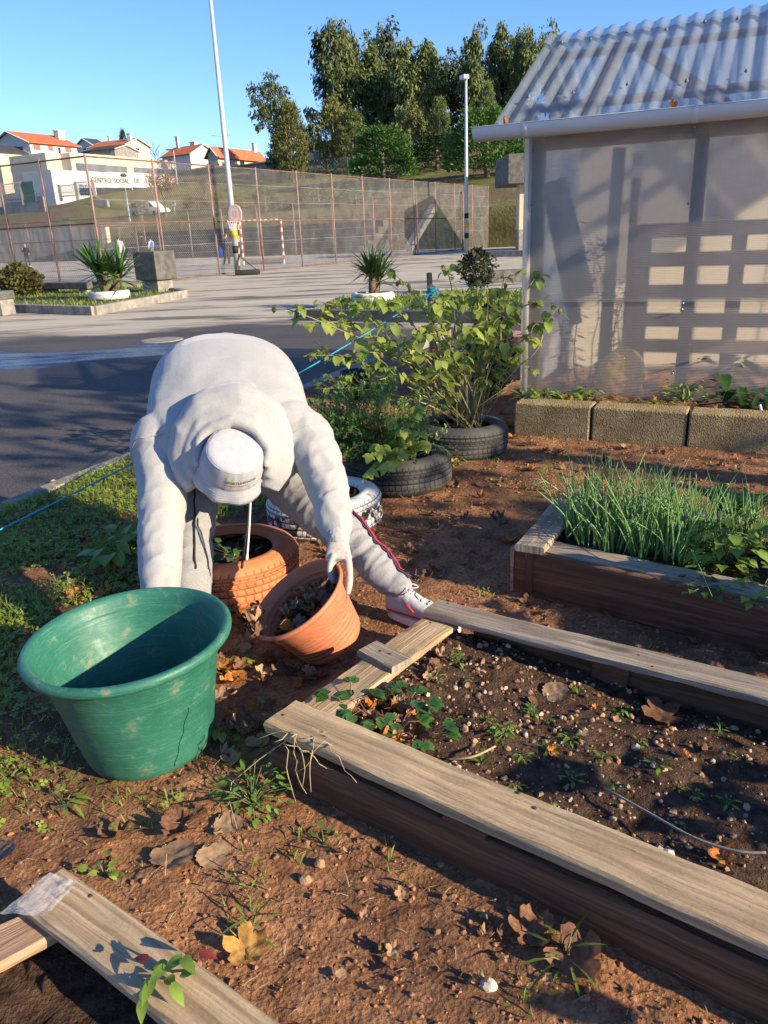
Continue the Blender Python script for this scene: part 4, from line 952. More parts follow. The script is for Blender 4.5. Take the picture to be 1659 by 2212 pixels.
# pale boards added at the back, turned sunward to show as bright strips
PALEB=simple('pale_boarding',(.70,.61,.46),(.60,.52,.38),2,.9,.1,.004,40)
pw=thing('sun_catch_partition',GWP(1.7,GD-.35,0),'pale board partition added at the back of the greenhouse, turned to catch the sun','partition')
mb=MB(); 
for k,(t,w_) in enumerate(((.45,.45),(1.0,.5),(1.55,.55),(2.1,.55),(2.65,.55),(3.2,.6))):
    c=GWP(1.7,GD-.5,.92)+Vector((math.cos(R(WDEG+17)),math.sin(R(WDEG+17)),0))*(t-1.9); mb=MB(); mb.bbox((c.x,c.y,c.z),(w_-.02,.02,1.84),.003,R(WDEG+17)); mb.build('board',PALEB,pw)
sk=simple('yellow_sack',(.85,.55,.17),(.7,.42,.12),6,.7,.6,.02,14); mb=MB(); bc=ins(1345,808,.125); ball(mb,bc,(.165,.085,.19)); sack=fuse(mb,'garden_sack',sk,None,.012,3,lambda p,n:.02*noise.noise(p*9)+.012*ridge(noise.noise(p*17)),loc=(bc.x,bc.y,bc.z-.19)); tag(sack,'yellow crumpled sack pressed against the foot of the greenhouse sheet','sack')
STEM=simple('stem',(.16,.19,.06),(.10,.11,.04),20,.7,.2,.002); DRY=simple('dry_stalk',(.42,.33,.20),(.28,.2,.11),20,.8,.2,.002)
STEMD=simple('dark_stem',(.09,.075,.05),(.05,.045,.03),20,.7,.2,.002); LDARK=leafmat('dark_leaf',(.055,.10,.025),(.03,.06,.015))
tp=thing('greenhouse_plant',ins(1270,850,.35),'spindly dark green plants growing inside the greenhouse corner','plant')
rr=random.Random(5)
mb=MB(); lf=MB()
for k in range(16):
    b=ins(1185+rr.random()*150,865,.25+rr.random()*.35); b.z=gz; h=.5+rr.random()*.85; q=b.copy(); d=Vector((rr.uniform(-.25,.25),rr.uniform(-.2,.1),1)); pts=[q.copy()]
    for i in range(6): q=q+d.normalized()*h/6; d+=Vector((rr.uniform(-.3,.3),rr.uniform(-.2,.2),0)); pts.append(q.copy())
    mb.tube(pts,[.006-.0007*i for i in range(7)],5)
    for i in range(30):
        s=rr.random(); j=min(5,int(s*6)); p=pts[j].lerp(pts[j+1],s*6-j); a=rr.random()*6.28; L=.05+.06*rr.random(); dr=Vector((math.cos(a),math.sin(a),-.3)); sd=Vector((-math.sin(a),math.cos(a),0))*L*.22
        lf.add([p,p+dr*L*.5+sd,p+dr*L,p+dr*L*.5-sd],[(0,1,2,3)])
mb.build('stems',STEMD,tp); lf.build('leaves',LDARK,tp)
# ---------------------------------------------------------------- sports court, its fences and furniture
GD29=Vector((.875,-.485,0)).normalized(); GN29=Vector((.485,.875,0)).normalized()
FPOST=simple('rusty_pink_paint',(.32,.20,.17),(.19,.11,.09),3,.8,.2,.004,40); FRAIL=simple('rusty_rail',(.20,.11,.075),(.11,.06,.045),4,.85,.2,.004,40)
GALV=simple('galvanised_wire',(.40,.385,.36),(.25,.24,.22),2,.6,0,metal=.2)
POLE=simple('galvanised_pole',(.50,.53,.56),(.38,.41,.44),.8,.5,.05,.003,metal=.2)
YEL=simple('yellow_paint',(.70,.45,.03),(.6,.37,.03),9,.6,.1); BLK=simple('black_plastic',(.03,.03,.032),(.018,.018,.02),9,.6,.1); REDP=simple('red_paint',(.60,.05,.03),(.5,.035,.025),8,.5,.1); WHP=simple('white_paint',(.75,.74,.72),(.66,.65,.63),8,.6,.1); ORP=simple('orange_paint',(.75,.17,.04),(.65,.13,.03),8,.5,.1)
def wires(mb,o,d,L,h,p,r,z0=0,seed=0):
    up=Vector((0,0,1)); nrm=Vector((d.y,-d.x,0))
    for sg in(1,-1):
        t=-h
        while t<L:
            # line rising towards +d (sg=1) or -d
            a0,b0=max(t,0),min(t+h,L)
            if b0>a0+.02:
                if sg==1: z_a,z_b=a0-t,b0-t
                else: z_a,z_b=h-(a0-t),h-(b0-t)
                k=max(1,int((b0-a0)/2.2)); pts=[]
                for i in range(k+1):
                    s=a0+(b0-a0)*i/k; z=z_a+(z_b-z_a)*i/k; q=o+d*s+up*(z0+z); q+=nrm*.09*noise.noise(Vector((s*.7,z*.7,seed)))+up*.03*noise.noise(Vector((s*.9,z*.5,seed+5))); pts.append(q)
                mb.tube(pts,r,3,cap=False)
            t+=p
def fence(o,d,L,h,sp,label,pm,rm,wire=.13,wr=.0065,mid=True,strands=(),z0=0,name='chain_link_fence',base=None,posts=None,pr=.04,seed=0):
    f=thing(name,o,label,'fence'); n=int(round(L/sp))
    for k in range(n+1):
        if posts and k in posts: continue
        p=o+d*(L*k/n); mb=MB(); mb.tube([p+Vector((0,0,-.05)),p+Vector((0,0,h+.06))],pr,8); mb.build('post',pm,f,smooth=True)
    zs=[h-.02]+([h*.5] if mid else [])
    for z in zs: mb=MB(); mb.tube([o+Vector((0,0,z)),o+d*L+Vector((0,0,z))],pr*.75,6); mb.build('rail',rm,f)
    mb=MB(); mb.tube([o+Vector((0,0,.06)),o+d*L+Vector((0,0,.06))],pr*.6,6); mb.build('rail',rm,f)
    for z in strands:
        mb=MB(); mb.tube([o+d*(L*k/40)+Vector((0,0,z+.04*noise.noise(Vector((k*.5,z,seed))))) for k in range(41)],wr*1.3,4); mb.build('tension_wire',GALV,f)
    if wire: mb=MB(); wires(mb,o,d,L,h-.08,wire,wr,.04,seed); mb.build('wire_mesh',GALV,f)
    return f
CC=G(228,621,ZA); FH=None
best=min([(abs(px(CC+Vector((0,0,k*.02)))[1]-336),k*.02) for k in range(100,400)]); FH=best[1]
LR=min([(abs(px(CC+GN29*(k*.25))[0]-1054),k*.25) for k in range(40,400)])[1]
print('COURT',CC,'fence h',FH,'right len',LR, px(CC+GN29*LR),px(CC+GN29*LR+Vector((0,0,FH))),px(CC-GD29*7+Vector((0,0,FH))))
fence(CC,GN29,LR,FH,LR/12,'tall rusty pink court fence running away to the right behind the basketball stand',FPOST,FRAIL,strands=(FH*.3,FH*.68,FH*.84),seed=1,wire=.115,wr=.0054)
fence(CC-GD29*.0,-GD29,16.5,FH,2.36,'tall rusty court fence running off the left edge behind the yucca',FPOST,FRAIL,strands=(FH*.3,FH*.75),seed=2,posts=(0,),wire=.115,wr=.0054)
# gate leaf frame just right of the corner
gt=thing('gate',CC+GN29*.25,'open framed wire gate in the court fence next to its corner post','gate')
for s in(.25,1.95): mb=MB(); p=CC+GN29*s+GD29*-.06; mb.tube([p,p+Vector((0,0,FH*.5-.1))],.035,8); mb.build('jamb',FRAIL,gt)
for z in(.95,FH*.5-.1): mb=MB(); mb.tube([CC+GN29*.25+GD29*-.06+Vector((0,0,z)),CC+GN29*1.95+GD29*-.06+Vector((0,0,z))],.03,8); mb.build('crossbar',FRAIL,gt)
# far sides of the court
FW0=G(-40,571,ZA); FWd=GD29
wall_h=3.1
FC=CC+GN29*(LR)-GD29*0
def isect_px(x,off):   # point on the far line (court depth off beyond the corner along GN29) seen at column x
    d=ray(x,560); o=CC+GN29*off; k=(o-EYE).dot(GN29)/d.dot(GN29); q=EYE+d*k; q.z=ZA; return q
OFF=LR*1.0
wl=isect_px(-90,OFF); wr_=isect_px(238,OFF)
TAN=NT('retaining_concrete'); _tc=TAN.n('ShaderNodeTexCoord'); _q=TAN.n('ShaderNodeMapping'); _q.inputs['Scale'].default_value=(1.2,1.2,.12); TAN.l(_tc.outputs['Object'],_q.inputs[0]); _n=TAN.noise(_q.outputs[0],1.2,5,.7); TAN.set(TAN.ramp(_n,[(.32,(.30,.24,.17)),(.6,(.66,.55,.40))]),.9,TAN.bump(TAN.noise(_tc.outputs['Object'],3,4),.4,.05),0,.15); TAN=TAN.m
def wallseg(name,a,b,h,th,mat,label,cat,hb=None,z0=None,kind=None):
    a=Vector(a);b=Vector(b); d=(b-a); d.z=0; d.normalize(); n=Vector((-d.y,d.x,0)); hb=h if hb is None else hb
    z=a.z-.3 if z0 is None else z0; mb=MB()
    vs=[a+n*0,b+n*0,b+n*th,a+n*th]; v2=[(p.x,p.y,z) for p in vs]+[(vs[0].x,vs[0].y,a.z+h),(vs[1].x,vs[1].y,b.z+hb),(vs[2].x,vs[2].y,b.z+hb),(vs[3].x,vs[3].y,a.z+h)]
    mb.add(v2,[(3,2,1,0),(4,5,6,7),(0,1,5,4),(1,2,6,5),(2,3,7,6),(3,0,4,7)]); o=mb.build(name,mat,loc=tuple(a)); tag(o,label,cat,kind=kind); return o
wallseg('retaining_wall',wl,wr_,3.3,.5,TAN,'stained tan retaining wall behind the court, below the grass bank','wall')
ramp_e=isect_px(330,OFF); wallseg('ramp_wall',wr_-GD29*10-GN29*1.2,ramp_e-GN29*1.2,.35,.3,CONC,'low concrete ramp wall rising in front of the tan retaining wall','wall',hb=2.1)
fence(isect_px(-60,OFF-2.0),GD29,(isect_px(320,OFF-2)-isect_px(-60,OFF-2)).length,3.9,3.4,'brown far court fence standing before the tan wall',FPOST,FRAIL,wire=.3,wr=.01,pr=.05,seed=5)
# terraces (bleachers) of dark asphalt
DASPH=simple('dark_terrace',(.085,.083,.082),(.055,.055,.055),1.5,.9,.3,.02,20)
b0=isect_px(300,OFF); b1=isect_px(838,OFF); BL=(b1-b0).length
bl=thing('bleachers',b0,'dark stepped asphalt terraces along the far side of the court','bleachers')
for k in range(5):
    mb=MB(); c=(b0+b1)/2+GN29*(.9*k+.45-4.2); mb.box((c.x,c.y,ZA+.24+.48*k),(BL,.9,.48*1+0.0),math.atan2(GD29.y,GD29.x)); 
    if k: mb.box((c.x,c.y,ZA+.24*k),(BL-.01,.88,.48*k-.01),math.atan2(GD29.y,GD29.x))
    mb.build('step',DASPH,bl)
    mb=MB(); c2=(b0+b1)/2+GN29*(.9*k+.03-4.2); mb.box((c2.x,c2.y,ZA+.48*(k+1)+.012),(BL,.09,.03),math.atan2(GD29.y,GD29.x)); mb.build('nosing',CONC,bl)
fence(isect_px(350,OFF-5.5),GD29,(isect_px(1000,OFF-5.5)-isect_px(350,OFF-5.5)).length,3.9,3.6,'faded pink far court fence in front of the dark terraces',FPOST,FRAIL,wire=0,mid=False,pr=.055,seed=6)
# slanting concrete wall at the end of the terraces
s0=isect_px(878,OFF-4.4); sw=MB(); e=GD29*3.4
for (p,q) in ((s0,s0+GD29*3.2),): 
    vs=[s0+Vector((0,0,0)),s0+GD29*.5,s0+GD29*.5+GN29*4.6+Vector((0,0,2.9)),s0+GN29*4.6+Vector((0,0,2.9))]
    vs2=[v+Vector((0,0,.55)) for v in vs]; sw.add([*vs,*vs2],[(3,2,1,0),(4,5,6,7),(0,1,5,4),(1,2,6,5),(2,3,7,6),(3,0,4,7)])
o=sw.build('stair_wall',CONC,loc=tuple(s0)); tag(o,'pale sloping concrete stair wall at the right end of the terraces','stair wall')
# goal
gl0=G(527,573,ZA); gr0=G(614,569,ZA); gx=(gr0-gl0).normalized(); GHt=min([(abs(px(gl0+Vector((0,0,k*.01)))[1]-478),k*.01) for k in range(100,400)])[1]
go=thing('goal',gl0,'red and white banded handball goal inside the court fence','goal')
def banded(a,b,n,r,m1,m2,parent,name):
    ma=MB(); 
    for k in range(n):
        ma.tube([Vector(a).lerp(Vector(b),k/n),Vector(a).lerp(Vector(b),(k+1)/n)],r,8,mi=k%2)
    return ma.build(name,[m1,m2],parent)
banded(gl0,gl0+Vector((0,0,GHt)),11,.06,WHP,REDP,go,'goal_post'); banded(gr0,gr0+Vector((0,0,GHt)),11,.06,WHP,REDP,go,'goal_post')
banded(gl0+Vector((0,0,GHt)),gr0+Vector((0,0,GHt)),15,.06,REDP,WHP,go,'crossbar')
gb=Vector((-gx.y,gx.x,0)); 
mb=MB(); net=[]
for q in (gl0,gr0): mb.tube([q+Vector((0,0,GHt)),q+gb*.8+Vector((0,0,GHt-.1)),q+gb*1.3+Vector((0,0,.03))],.025,6)
mb.tube([gl0+gb*1.3+Vector((0,0,.03)),gr0+gb*1.3+Vector((0,0,.03))],.025,6); mb.build('back_frame',FRAIL,go)
mb=MB(); wires(mb,gl0+gb*.25,gx,(gr0-gl0).length,.32,.11,.012,0,9); mb.build('slack_net',BLK,go)
# basketball stand
bs0=G(530,594,ZA); st_=thing('basketball_stand',bs0,'portable basketball stand with pink white backboard and black base','basketball stand')
mb=MB(); mb.bbox((bs0.x+.12,bs0.y,ZA+.11),(1.05,.62,.2),.06,.1); base=mb.build('base',BLK,st_,smooth=False,auto=40)
bp_=P(514,463,px(bs0)[2]-.3); bh_=bp_.z-ZA
for sx,nm in((-.05,'mast'),): banded(bs0+Vector((-.25,0,.15)),Vector((bp_.x-.02,bp_.y+.1,ZA+bh_-.15)),9,.032,BLK,YEL,st_,nm)
mb=MB(); mb.tube([bs0+Vector((.5,0,.2)),bs0+Vector((-.2,0,.8))],.02,6); mb.build('brace',BLK,st_)
mb=MB(); cx=Vector((bp_.x,bs0.y-.10,bp_.z)); pts=[(-.30,-.22),(-.17,-.33),(.17,-.33),(.30,-.22),(.33,.05),(.24,.27),(.10,.36),(-.10,.36),(-.24,.27),(-.33,.05)]
fr=Vector((.93,-.36,0)); ft=Vector((-.36,-.93,0))
def bbp(x,z,o=0): return cx+fr*x+Vector((0,0,z))+ft*o
vs=[bbp(x,z,0) for x,z in pts]+[bbp(x,z,.035) for x,z in pts]; n=len(pts); mb.add(vs,[tuple(range(n-1,-1,-1)),tuple(range(n,2*n))]+[(i,(i+1)%n,n+(i+1)%n,n+i) for i in range(n)]); bbd=mb.build('backboard',simple('backboard_white',(.72,.62,.58),(.66,.55,.5),4,.5,0),st_)
for (ww,hh,zz) in ((.14,.20,-.10),): 
    mb=MB(); q=[bbp(-ww/2,zz,.039),bbp(ww/2,zz,.039),bbp(ww/2,zz+hh,.039),bbp(-ww/2,zz+hh,.039),bbp(-ww/2,zz,.039)]; mb.tube(q,.006,4); mb.build('target_square',ORP,bbd)
mb=MB(); q=[bbp(x*.82,z*.82,.039) for x,z in pts]; mb.tube(q+[q[0]],.005,4); mb.build('border_line',ORP,bbd)
rc=bbp(0,-.24,.30); mb=MB(); mb.tube([rc+Vector((.23*math.cos(a*.3142),.23*math.sin(a*.3142),0)) for a in range(21)],.018,6); rim_=mb.build('hoop',ORP,st_)
mb=MB()
for k in range(12):
    a=k*.5236; a2=a+.5; mb.tube([rc+Vector((.22*math.cos(a),.22*math.sin(a),0)),rc+Vector((.15*math.cos(a2),.15*math.sin(a2),-.22)),rc+Vector((.12*math.cos(a),.12*math.sin(a),-.4))],.012,4)
mb.build('net',WHP,rim_)
# lamp poles
def lamp_pole(base,top,label,bands=True,r0=.10,r1=.055):
    h=top.z-base.z; t=thing('lamp_post',base,label,'lamp post'); 
    mb=MB(); mb.tube([base+Vector((0,0,-.05)),base+Vector((0,0,h*.5)),top],[r0,(r0+r1)/2,r1],10); mb.build('pole',POLE,t,smooth=True)
    if bands:
        for k,z in enumerate((.9,1.55,2.1)): mb=MB(); mb.tube([base+Vector((0,0,z)),base+Vector((0,0,z+.3))],r0*.99+.004,10); mb.build('painted_band',YEL if k%2 else BLK,t,smooth=True)
    mb=MB(); mb.tube([top,top+Vector((0,0,.1))],r1*1.3,8); mb.build('collar',POLE,t)
    mb=MB(); c=top+Vector((-.12,-.15,.14)); mb.bbox(c,(.42,.5,.26),.06,.5); mb.build('floodlight',POLE,t)
    return t
pb=G(515,594,ZA); dzp=px(pb)[2]
tp_=min([(abs(px(pb+Vector((0,0,k*.05)))[1]+14),k*.05) for k in range(100,500)])[1]
lamp_pole(pb,pb+Vector((0,0,tp_)),'tall grey floodlight mast beside the basketball stand, reaching out of the top of the photo',True,.14,.07)
pb=G(1008,546,ZA); tp_=min([(abs(px(pb+Vector((0,0,k*.05)))[1]-174),k*.05) for k in range(100,500)])[1]
lamp_pole(pb,pb+Vector((0,0,tp_)),'pale floodlight mast standing before the right end of the court fence',True,.14,.08)
# ball
mb=MB(); c=G(21,580,ZA)+Vector((0,0,.13)); ball(mb,c,.13,None,14); o=mb.build('ball',simple('ball_skin',(.7,.55,.5),(.6,.12,.06),4,.5,0),loc=tuple(c-Vector((0,0,.13))),smooth=True); tag(o,'orange and white ball lying in the court near the left edge','ball')
# ---------------------------------------------------------------- people far off on the court
def cloth(n,c): return simple(n,c,tuple(x*.75 for x in c),12,.9,.2,.01,40)
def walker(pos,h,face,label,top,pants,arms=(0,0),stride=.12,shoe_c=(.5,.5,.5),hair_c=(.03,.022,.018),bib=None,lean=0,name='person'):
    s=h/1.75; f=Vector((math.sin(face),math.cos(face),0)); rt=Vector((f.y,-f.x,0)); U=Vector((0,0,1)); p0=Vector(pos)
    def q(x,y,z): return p0+(rt*x+f*(y+lean*z)+U*z)*s
    t=thing('person',p0,label,'person')
    legs=[[q(.09*sd,0,.92),q(.10*sd,stride*sd*.5+.03,.50),q(.10*sd,stride*sd,.08)] for sd in(-1,1)]
    armp=[]
    for sd,a in zip((-1,1),arms):
        sh=q(.19*sd,0,1.42); el=q(.25*sd,.02+.12*a,1.15); ha=q(.25*sd-.12*sd*a,.10+.25*a,.90+.5*a); armp.append([sh,el,ha])
    mb=MB(); 
    for l in legs: limb(mb,l+[l[-1]+f*.13*s-U*.03*s],[.085*s,.06*s,.042*s,.035*s],10,3)
    for a in armp: limb(mb,a,[.052*s,.043*s,.034*s],10,3); ball(mb,a[-1]+(a[-1]-a[-2]).normalized()*.05*s,(.035*s,.035*s,.055*s),None,8)
    loft(mb,[(q(0,0,.88),rt*.15*s,f*.10*s),(q(0,0,1.05),rt*.14*s,f*.095*s),(q(0,0,1.3),rt*.185*s,f*.115*s),(q(0,0,1.45),rt*.16*s,f*.08*s),(q(0,0,1.5),rt*.055*s,f*.055*s),(q(0,0,1.58),rt*.05*s,f*.055*s)],16)
    ball(mb,q(0,.02,1.645),(.072*s,.09*s,.105*s),Matrix((rt,f,U)).transposed(),12); ball(mb,q(0,.115,1.635),.016*s,None,8)
    for sd in(-1,1): ball(mb,q(.075*sd,.01,1.64),(.012*s,.02*s,.03*s),None,8)
    b=fuse(mb,'body',SKIN,t,.014*s,2)
    mb=MB(); ball(mb,q(0,-.012,1.675),(.08*s,.095*s,.095*s),Matrix((rt,f,U)).transposed(),12); mb.build('hair',cloth('far_hair',hair_c),t,smooth=True)
    mb=MB(); loft(mb,[(q(0,0,.86),rt*.185*s,f*.13*s),(q(0,0,1.05),rt*.17*s,f*.125*s),(q(0,0,1.3),rt*.21*s,f*.14*s),(q(0,0,1.44),rt*.19*s,f*.105*s),(q(0,0,1.5),rt*.075*s,f*.075*s)],16)
    for a in armp: limb(mb,[a[0],a[1],a[1].lerp(a[2],.75 if not bib else .8)],[.075*s,.062*s,.052*s],10,3)
    fuse(mb,'top',cloth('far_top',top),t,.016*s,2)
    mb=MB(); 
    for l in legs: limb(mb,l,[.115*s,.08*s,.062*s],10,3)
    loft(mb,[(q(0,0,.80),rt*.17*s,f*.125*s),(q(0,0,.92),rt*.165*s,f*.12*s),(q(0,0,1.0),rt*.15*s,f*.11*s)],14); fuse(mb,'trousers',cloth('far_trousers',pants),t,.016*s,2)
    if bib:
        mb=MB(); loft(mb,[(q(0,0,.90),rt*.20*s,f*.145*s),(q(0,0,1.1),rt*.19*s,f*.14*s),(q(0,0,1.32),rt*.215*s,f*.15*s),(q(0,0,1.43),rt*.15*s,f*.12*s),(q(0,0,1.475),rt*.10*s,f*.09*s)],16); mb.build('bib',cloth('bib',bib),t,smooth=True)
    for l in legs:
        mb=MB(); loft(mb,[(l[-1]-f*.08*s-U*.03*s,rt*.04*s,U*.05*s),(l[-1]+f*.02*s-U*.03*s,rt*.048*s,U*.05*s),(l[-1]+f*.16*s-U*.05*s,rt*.04*s,U*.03*s)],10); mb.build('shoe',cloth('far_shoe',shoe_c),t,smooth=True)
    return t
def hgt(base,ytop): return min([(abs(px(base+Vector((0,0,k*.01)))[1]-ytop),k*.01) for k in range(60,260)])[1]
b=G(62,576,ZA); walker(b,hgt(b,527),R(170),'boy in black top and dark trousers with a hand raised to his face',(.03,.03,.035),(.04,.045,.06),(0.2,.95),.10,(.7,.7,.7))
b=G(264,577,ZA); walker(b,hgt(b,510),R(10),'person in pale grey T-shirt seen from behind, above the yucca leaves',(.55,.55,.57),(.45,.47,.5),(.5,.1))
b=G(331,560,ZA); walker(b,hgt(b,513),R(-60),'boy in blue bib over white sleeves standing with his back to the terraces',(.65,.66,.68),(.10,.14,.15),(0,0),.05,bib=(.02,.09,.5))
b=G(490,573,ZA); w4=walker(b,hgt(b,505),R(60),'dark clothed person carrying a blue bag beside the basketball stand',(.03,.035,.06),(.03,.03,.035),(.3,.75),.12,(.3,.3,.3),lean=.06)
bb=b+Vector((-.28,-.1,.75)); mb=MB(); ball(mb,bb,(.16,.12,.34)); o=fuse(mb,'sports_bag',cloth('blue_bag',(.02,.08,.42)),None,.03,2,lambda p,n:.02*noise.noise(p*8),loc=tuple(bb-Vector((0,0,.34)))); tag(o,'blue sports bag hanging at the side of the dark clothed person','bag')
# ---------------------------------------------------------------- yard furniture between garden and court
def yucca(pos,h,n,label,heads=((0,0,1),),col=((.10,.20,.035),(.035,.085,.018)),spread=1.0,wd=.035,seed=1):
    rr=random.Random(seed); t=thing('yucca',pos,label,'yucca'); mb=MB(); lf=MB(); p0=Vector(pos)
    for (hx,hy,hz) in heads:
        top=p0+Vector((hx,hy,h*.42*hz)); mb.tube([p0+Vector((hx*.2,hy*.2,0)),p0+Vector((hx*.7,hy*.7,h*.2*hz)),top],[h*.085,h*.07,h*.06],8)
        for k in range(n):
            a=rr.random()*6.283; el=R(rr.triangular(-35,88,45)); L=h*(.48+.18*rr.random())*spread; d=Vector((math.cos(a)*math.cos(el),math.sin(a)*math.cos(el),math.sin(el))); sd=Vector((-math.sin(a),math.cos(a),0)); u=sd.cross(d)
            b=top+Vector((0,0,rr.uniform(-.12,.08)*h)); vs=[]
            for i in range(5):
                q=i/4; w_=wd*h*(.55+.9*q-1.45*q*q*q+.03); c=b+d*L*q+Vector((0,0,-.10*L*q*q*(1.2-el/1.6))); vs+=[c-sd*w_+u*w_*.35,c,c+sd*w_+u*w_*.35]
            fs=[]
            for i in range(4): fs+=[(i*3,i*3+1,i*3+4,i*3+3),(i*3+1,i*3+2,i*3+5,i*3+4)]
            lf.add(vs,fs)
    mb.build('trunk',simple('yucca_trunk',(.16,.11,.07),(.08,.055,.035),12,.9,.6,.02,30),t,smooth=True); lf.build('leaves',leafmat('yucca_leaf_%d'%seed,col[0],col[1],3,.4,.2,.1,.4),t,smooth=True); return t
def shrub(pos,rx,rz,n,label,c1,c2,leaf=.05,seed=3,cat='shrub',name='shrub',stemn=14):
    rr=random.Random(seed); t=thing(name,pos,label,cat); p0=Vector(pos); mb=MB(); lf=MB()
    for k in range(stemn):
        a=rr.random()*6.283; r=rx*rr.random()**.5*.8; e=p0+Vector((r*math.cos(a),r*math.sin(a),rz*(.5+.5*rr.random()))); m_=p0.lerp(e,.5)+Vector((rr.uniform(-.1,.1)*rx,rr.uniform(-.1,.1)*rx,0)); mb.tube([p0,m_,e],[.012,.009,.004],5)
    for k in range(n):
        a=rr.random()*6.283; z=rr.random(); rad=rx*math.sqrt(max(.05,1-(2*z-.85)**2))*(rr.random()**.4)*(.75+.4*noise.noise(Vector((math.cos(a)*1.5,math.sin(a)*1.5,z*3+seed)))); c=p0+Vector((rad*math.cos(a),rad*math.sin(a),rz*(.06+z)))
        d=Vector((rr.gauss(0,1),rr.gauss(0,1),rr.gauss(.3,.8))).normalized(); s=d.orthogonal().normalized(); s.rotate(Matrix.Rotation(rr.random()*6.28,3,d)); L=leaf*(.6+.8*rr.random()); lf.add([c,c+d*L*.5+s*L*.28,c+d*L,c+d*L*.5-s*L*.28],[(0,1,2,3)])
    mb.build('stems',STEMD,t); lf.build('foliage',leafmat('shrub_leaf_%d'%seed,c1,c2,4,.6,.3,.1),t); return t
GRASSM=leafmat('grass_blade',(.27,.33,.06),(.13,.18,.03),2.5,.6,.35,.1)
LAWN=simple('lawn',(.13,.15,.035),(.06,.07,.02),2.2,.95,.6,.03,30)
def lawn_patch(name,pts,z):
    mb=MB(); n=len(pts); mb.add([(p.x,p.y,z) for p in pts],[tuple(range(n))]); tag(mb.build(name,LAWN),kind='structure')
def kerb_run(name,pts,h,w_=.16,mat=CONC):
    mb=MB()
    for a,b in zip(pts[:-1],pts[1:]):
        d=(b-a); L=d.length; c=(a+b)/2; mb.bbox((c.x,c.y,ZA+h/2-.02),(L+.02,w_,h+.04),.015,math.atan2(d.y,d.x))
    tag(mb.build(name,mat),kind='structure')
def tuft_field(name,pts,n,h,mat,z,seed=1,kind='stuff',label=None):
    rr=random.Random(seed); mb=MB(); xs=[p.x for p in pts]; ys=[p.y for p in pts]; c=0; g=0
    while c<n and g<n*20:
        g+=1; x=rr.uniform(min(xs),max(xs)); y=rr.uniform(min(ys),max(ys)); ins_=False; j=len(pts)-1
        for i in range(len(pts)):
            if (pts[i].y>y)!=(pts[j].y>y) and x<(pts[j].x-pts[i].x)*(y-pts[i].y)/(pts[j].y-pts[i].y)+pts[i].x: ins_=not ins_
            j=i
        if not ins_: continue
        c+=1; hh=h*(.4+rr.random())*(.7+.6*noise.noise(Vector((x*.8,y*.8,seed)))); a=rr.random()*6.28; w_=.012+.004*rr.random(); lean=Vector((rr.uniform(-.6,.6),rr.uniform(-.6,.6),0))*hh; s=Vector((math.cos(a),math.sin(a),0))*w_*(h/.08)**.5; p=Vector((x,y,z))
        mb.add([p-s,p+s,p+lean*.4+Vector((0,0,hh*.6))+s*.6,p+lean+Vector((0,0,hh))],[(0,1,2),(0,2,3)])
    o=mb.build(name,mat); tag(o,label,'grass',kind=kind); return o
# left bed
ka=[G(-260,664,ZA),G(205,681,ZA),G(402,642,ZA)]; kb=G(300,622,ZA)
kerb_run('bed_kerb',ka+[G(330,628,ZA)],.2)
lp_=[ka[0],ka[1],ka[2],G(330,628,ZA),G(-200,618,ZA)]; lawn_patch('bed_lawn',lp_,ZA+.12); tuft_field('grass',lp_,3500,.13,GRASSM,ZA+.12,2,label='short grass in the kerbed bed by the left benches')
yb=G(238,646,ZA+.12); tyre(yb,.52,.22,.38,simple('flat_white_paint',(.70,.69,.66),(.5,.48,.45),3,.8,.2,.005,30),'white painted tyre planter under the left yucca'); 
yucca(yb+Vector((0,0,.1)),1.48,78,'large bright green yucca in a white tyre, left of the person',((-.22,0,1.0),(.30,.05,.85)),seed=11,wd=.028)
sb=G(45,640,ZA+.1); shrub(sb,.9,.84,2600,'olive brown low shrub beside the left bench',(.13,.12,.03),(.06,.05,.018),.13,21)
def bench(a,b,label,zt_=.5,legs=2,w_=.5):
    d=(b-a); d.z=0; L=d.length; d.normalize(); t=thing('bench',(a+b)/2,label,'bench','concrete benches of the yard'); c=(a+b)/2; rz=math.atan2(d.y,d.x)
    mb=MB(); mb.bbox((c.x,c.y,ZA+zt_-.09),(L,w_,.2),.02,rz); mb.build('seat',CONCD,t)
    for k in range(legs): mb=MB(); q=a+d*L*(.12+.76*k/max(1,legs-1)); mb.bbox((q.x,q.y,ZA+(zt_-.19)/2),(.34,w_*.8,zt_-.19),.015,rz); mb.build('leg',CONC,t)
a=G(96,640,ZA); b=G(206,640,ZA); bench(a,b,'weathered concrete bench behind the yucca bed',.42)
a=G(-75,681,ZA); b=G(22,681,ZA); bench(a,b,'concrete bench cut off by the left edge of the photo',.55)
pt=G(337,640,ZA); pl_=thing('planter_box',pt,'square dark concrete planter on a pedestal, right of the yucca','planter'); sc_=px(pt)[2]/F
mb=MB(); mb.bbox((pt.x,pt.y+.35,ZA+.25),(46*sc_,46*sc_,.5),.015,R(-29)); mb.build('pedestal',CONC,pl_)
mb=MB(); zb_=ZA+.45; mb.bbox((pt.x,pt.y+.35,zb_+.4),(62*sc_,62*sc_,.8),.02,R(-29)); mb.build('box',CONCD,pl_)
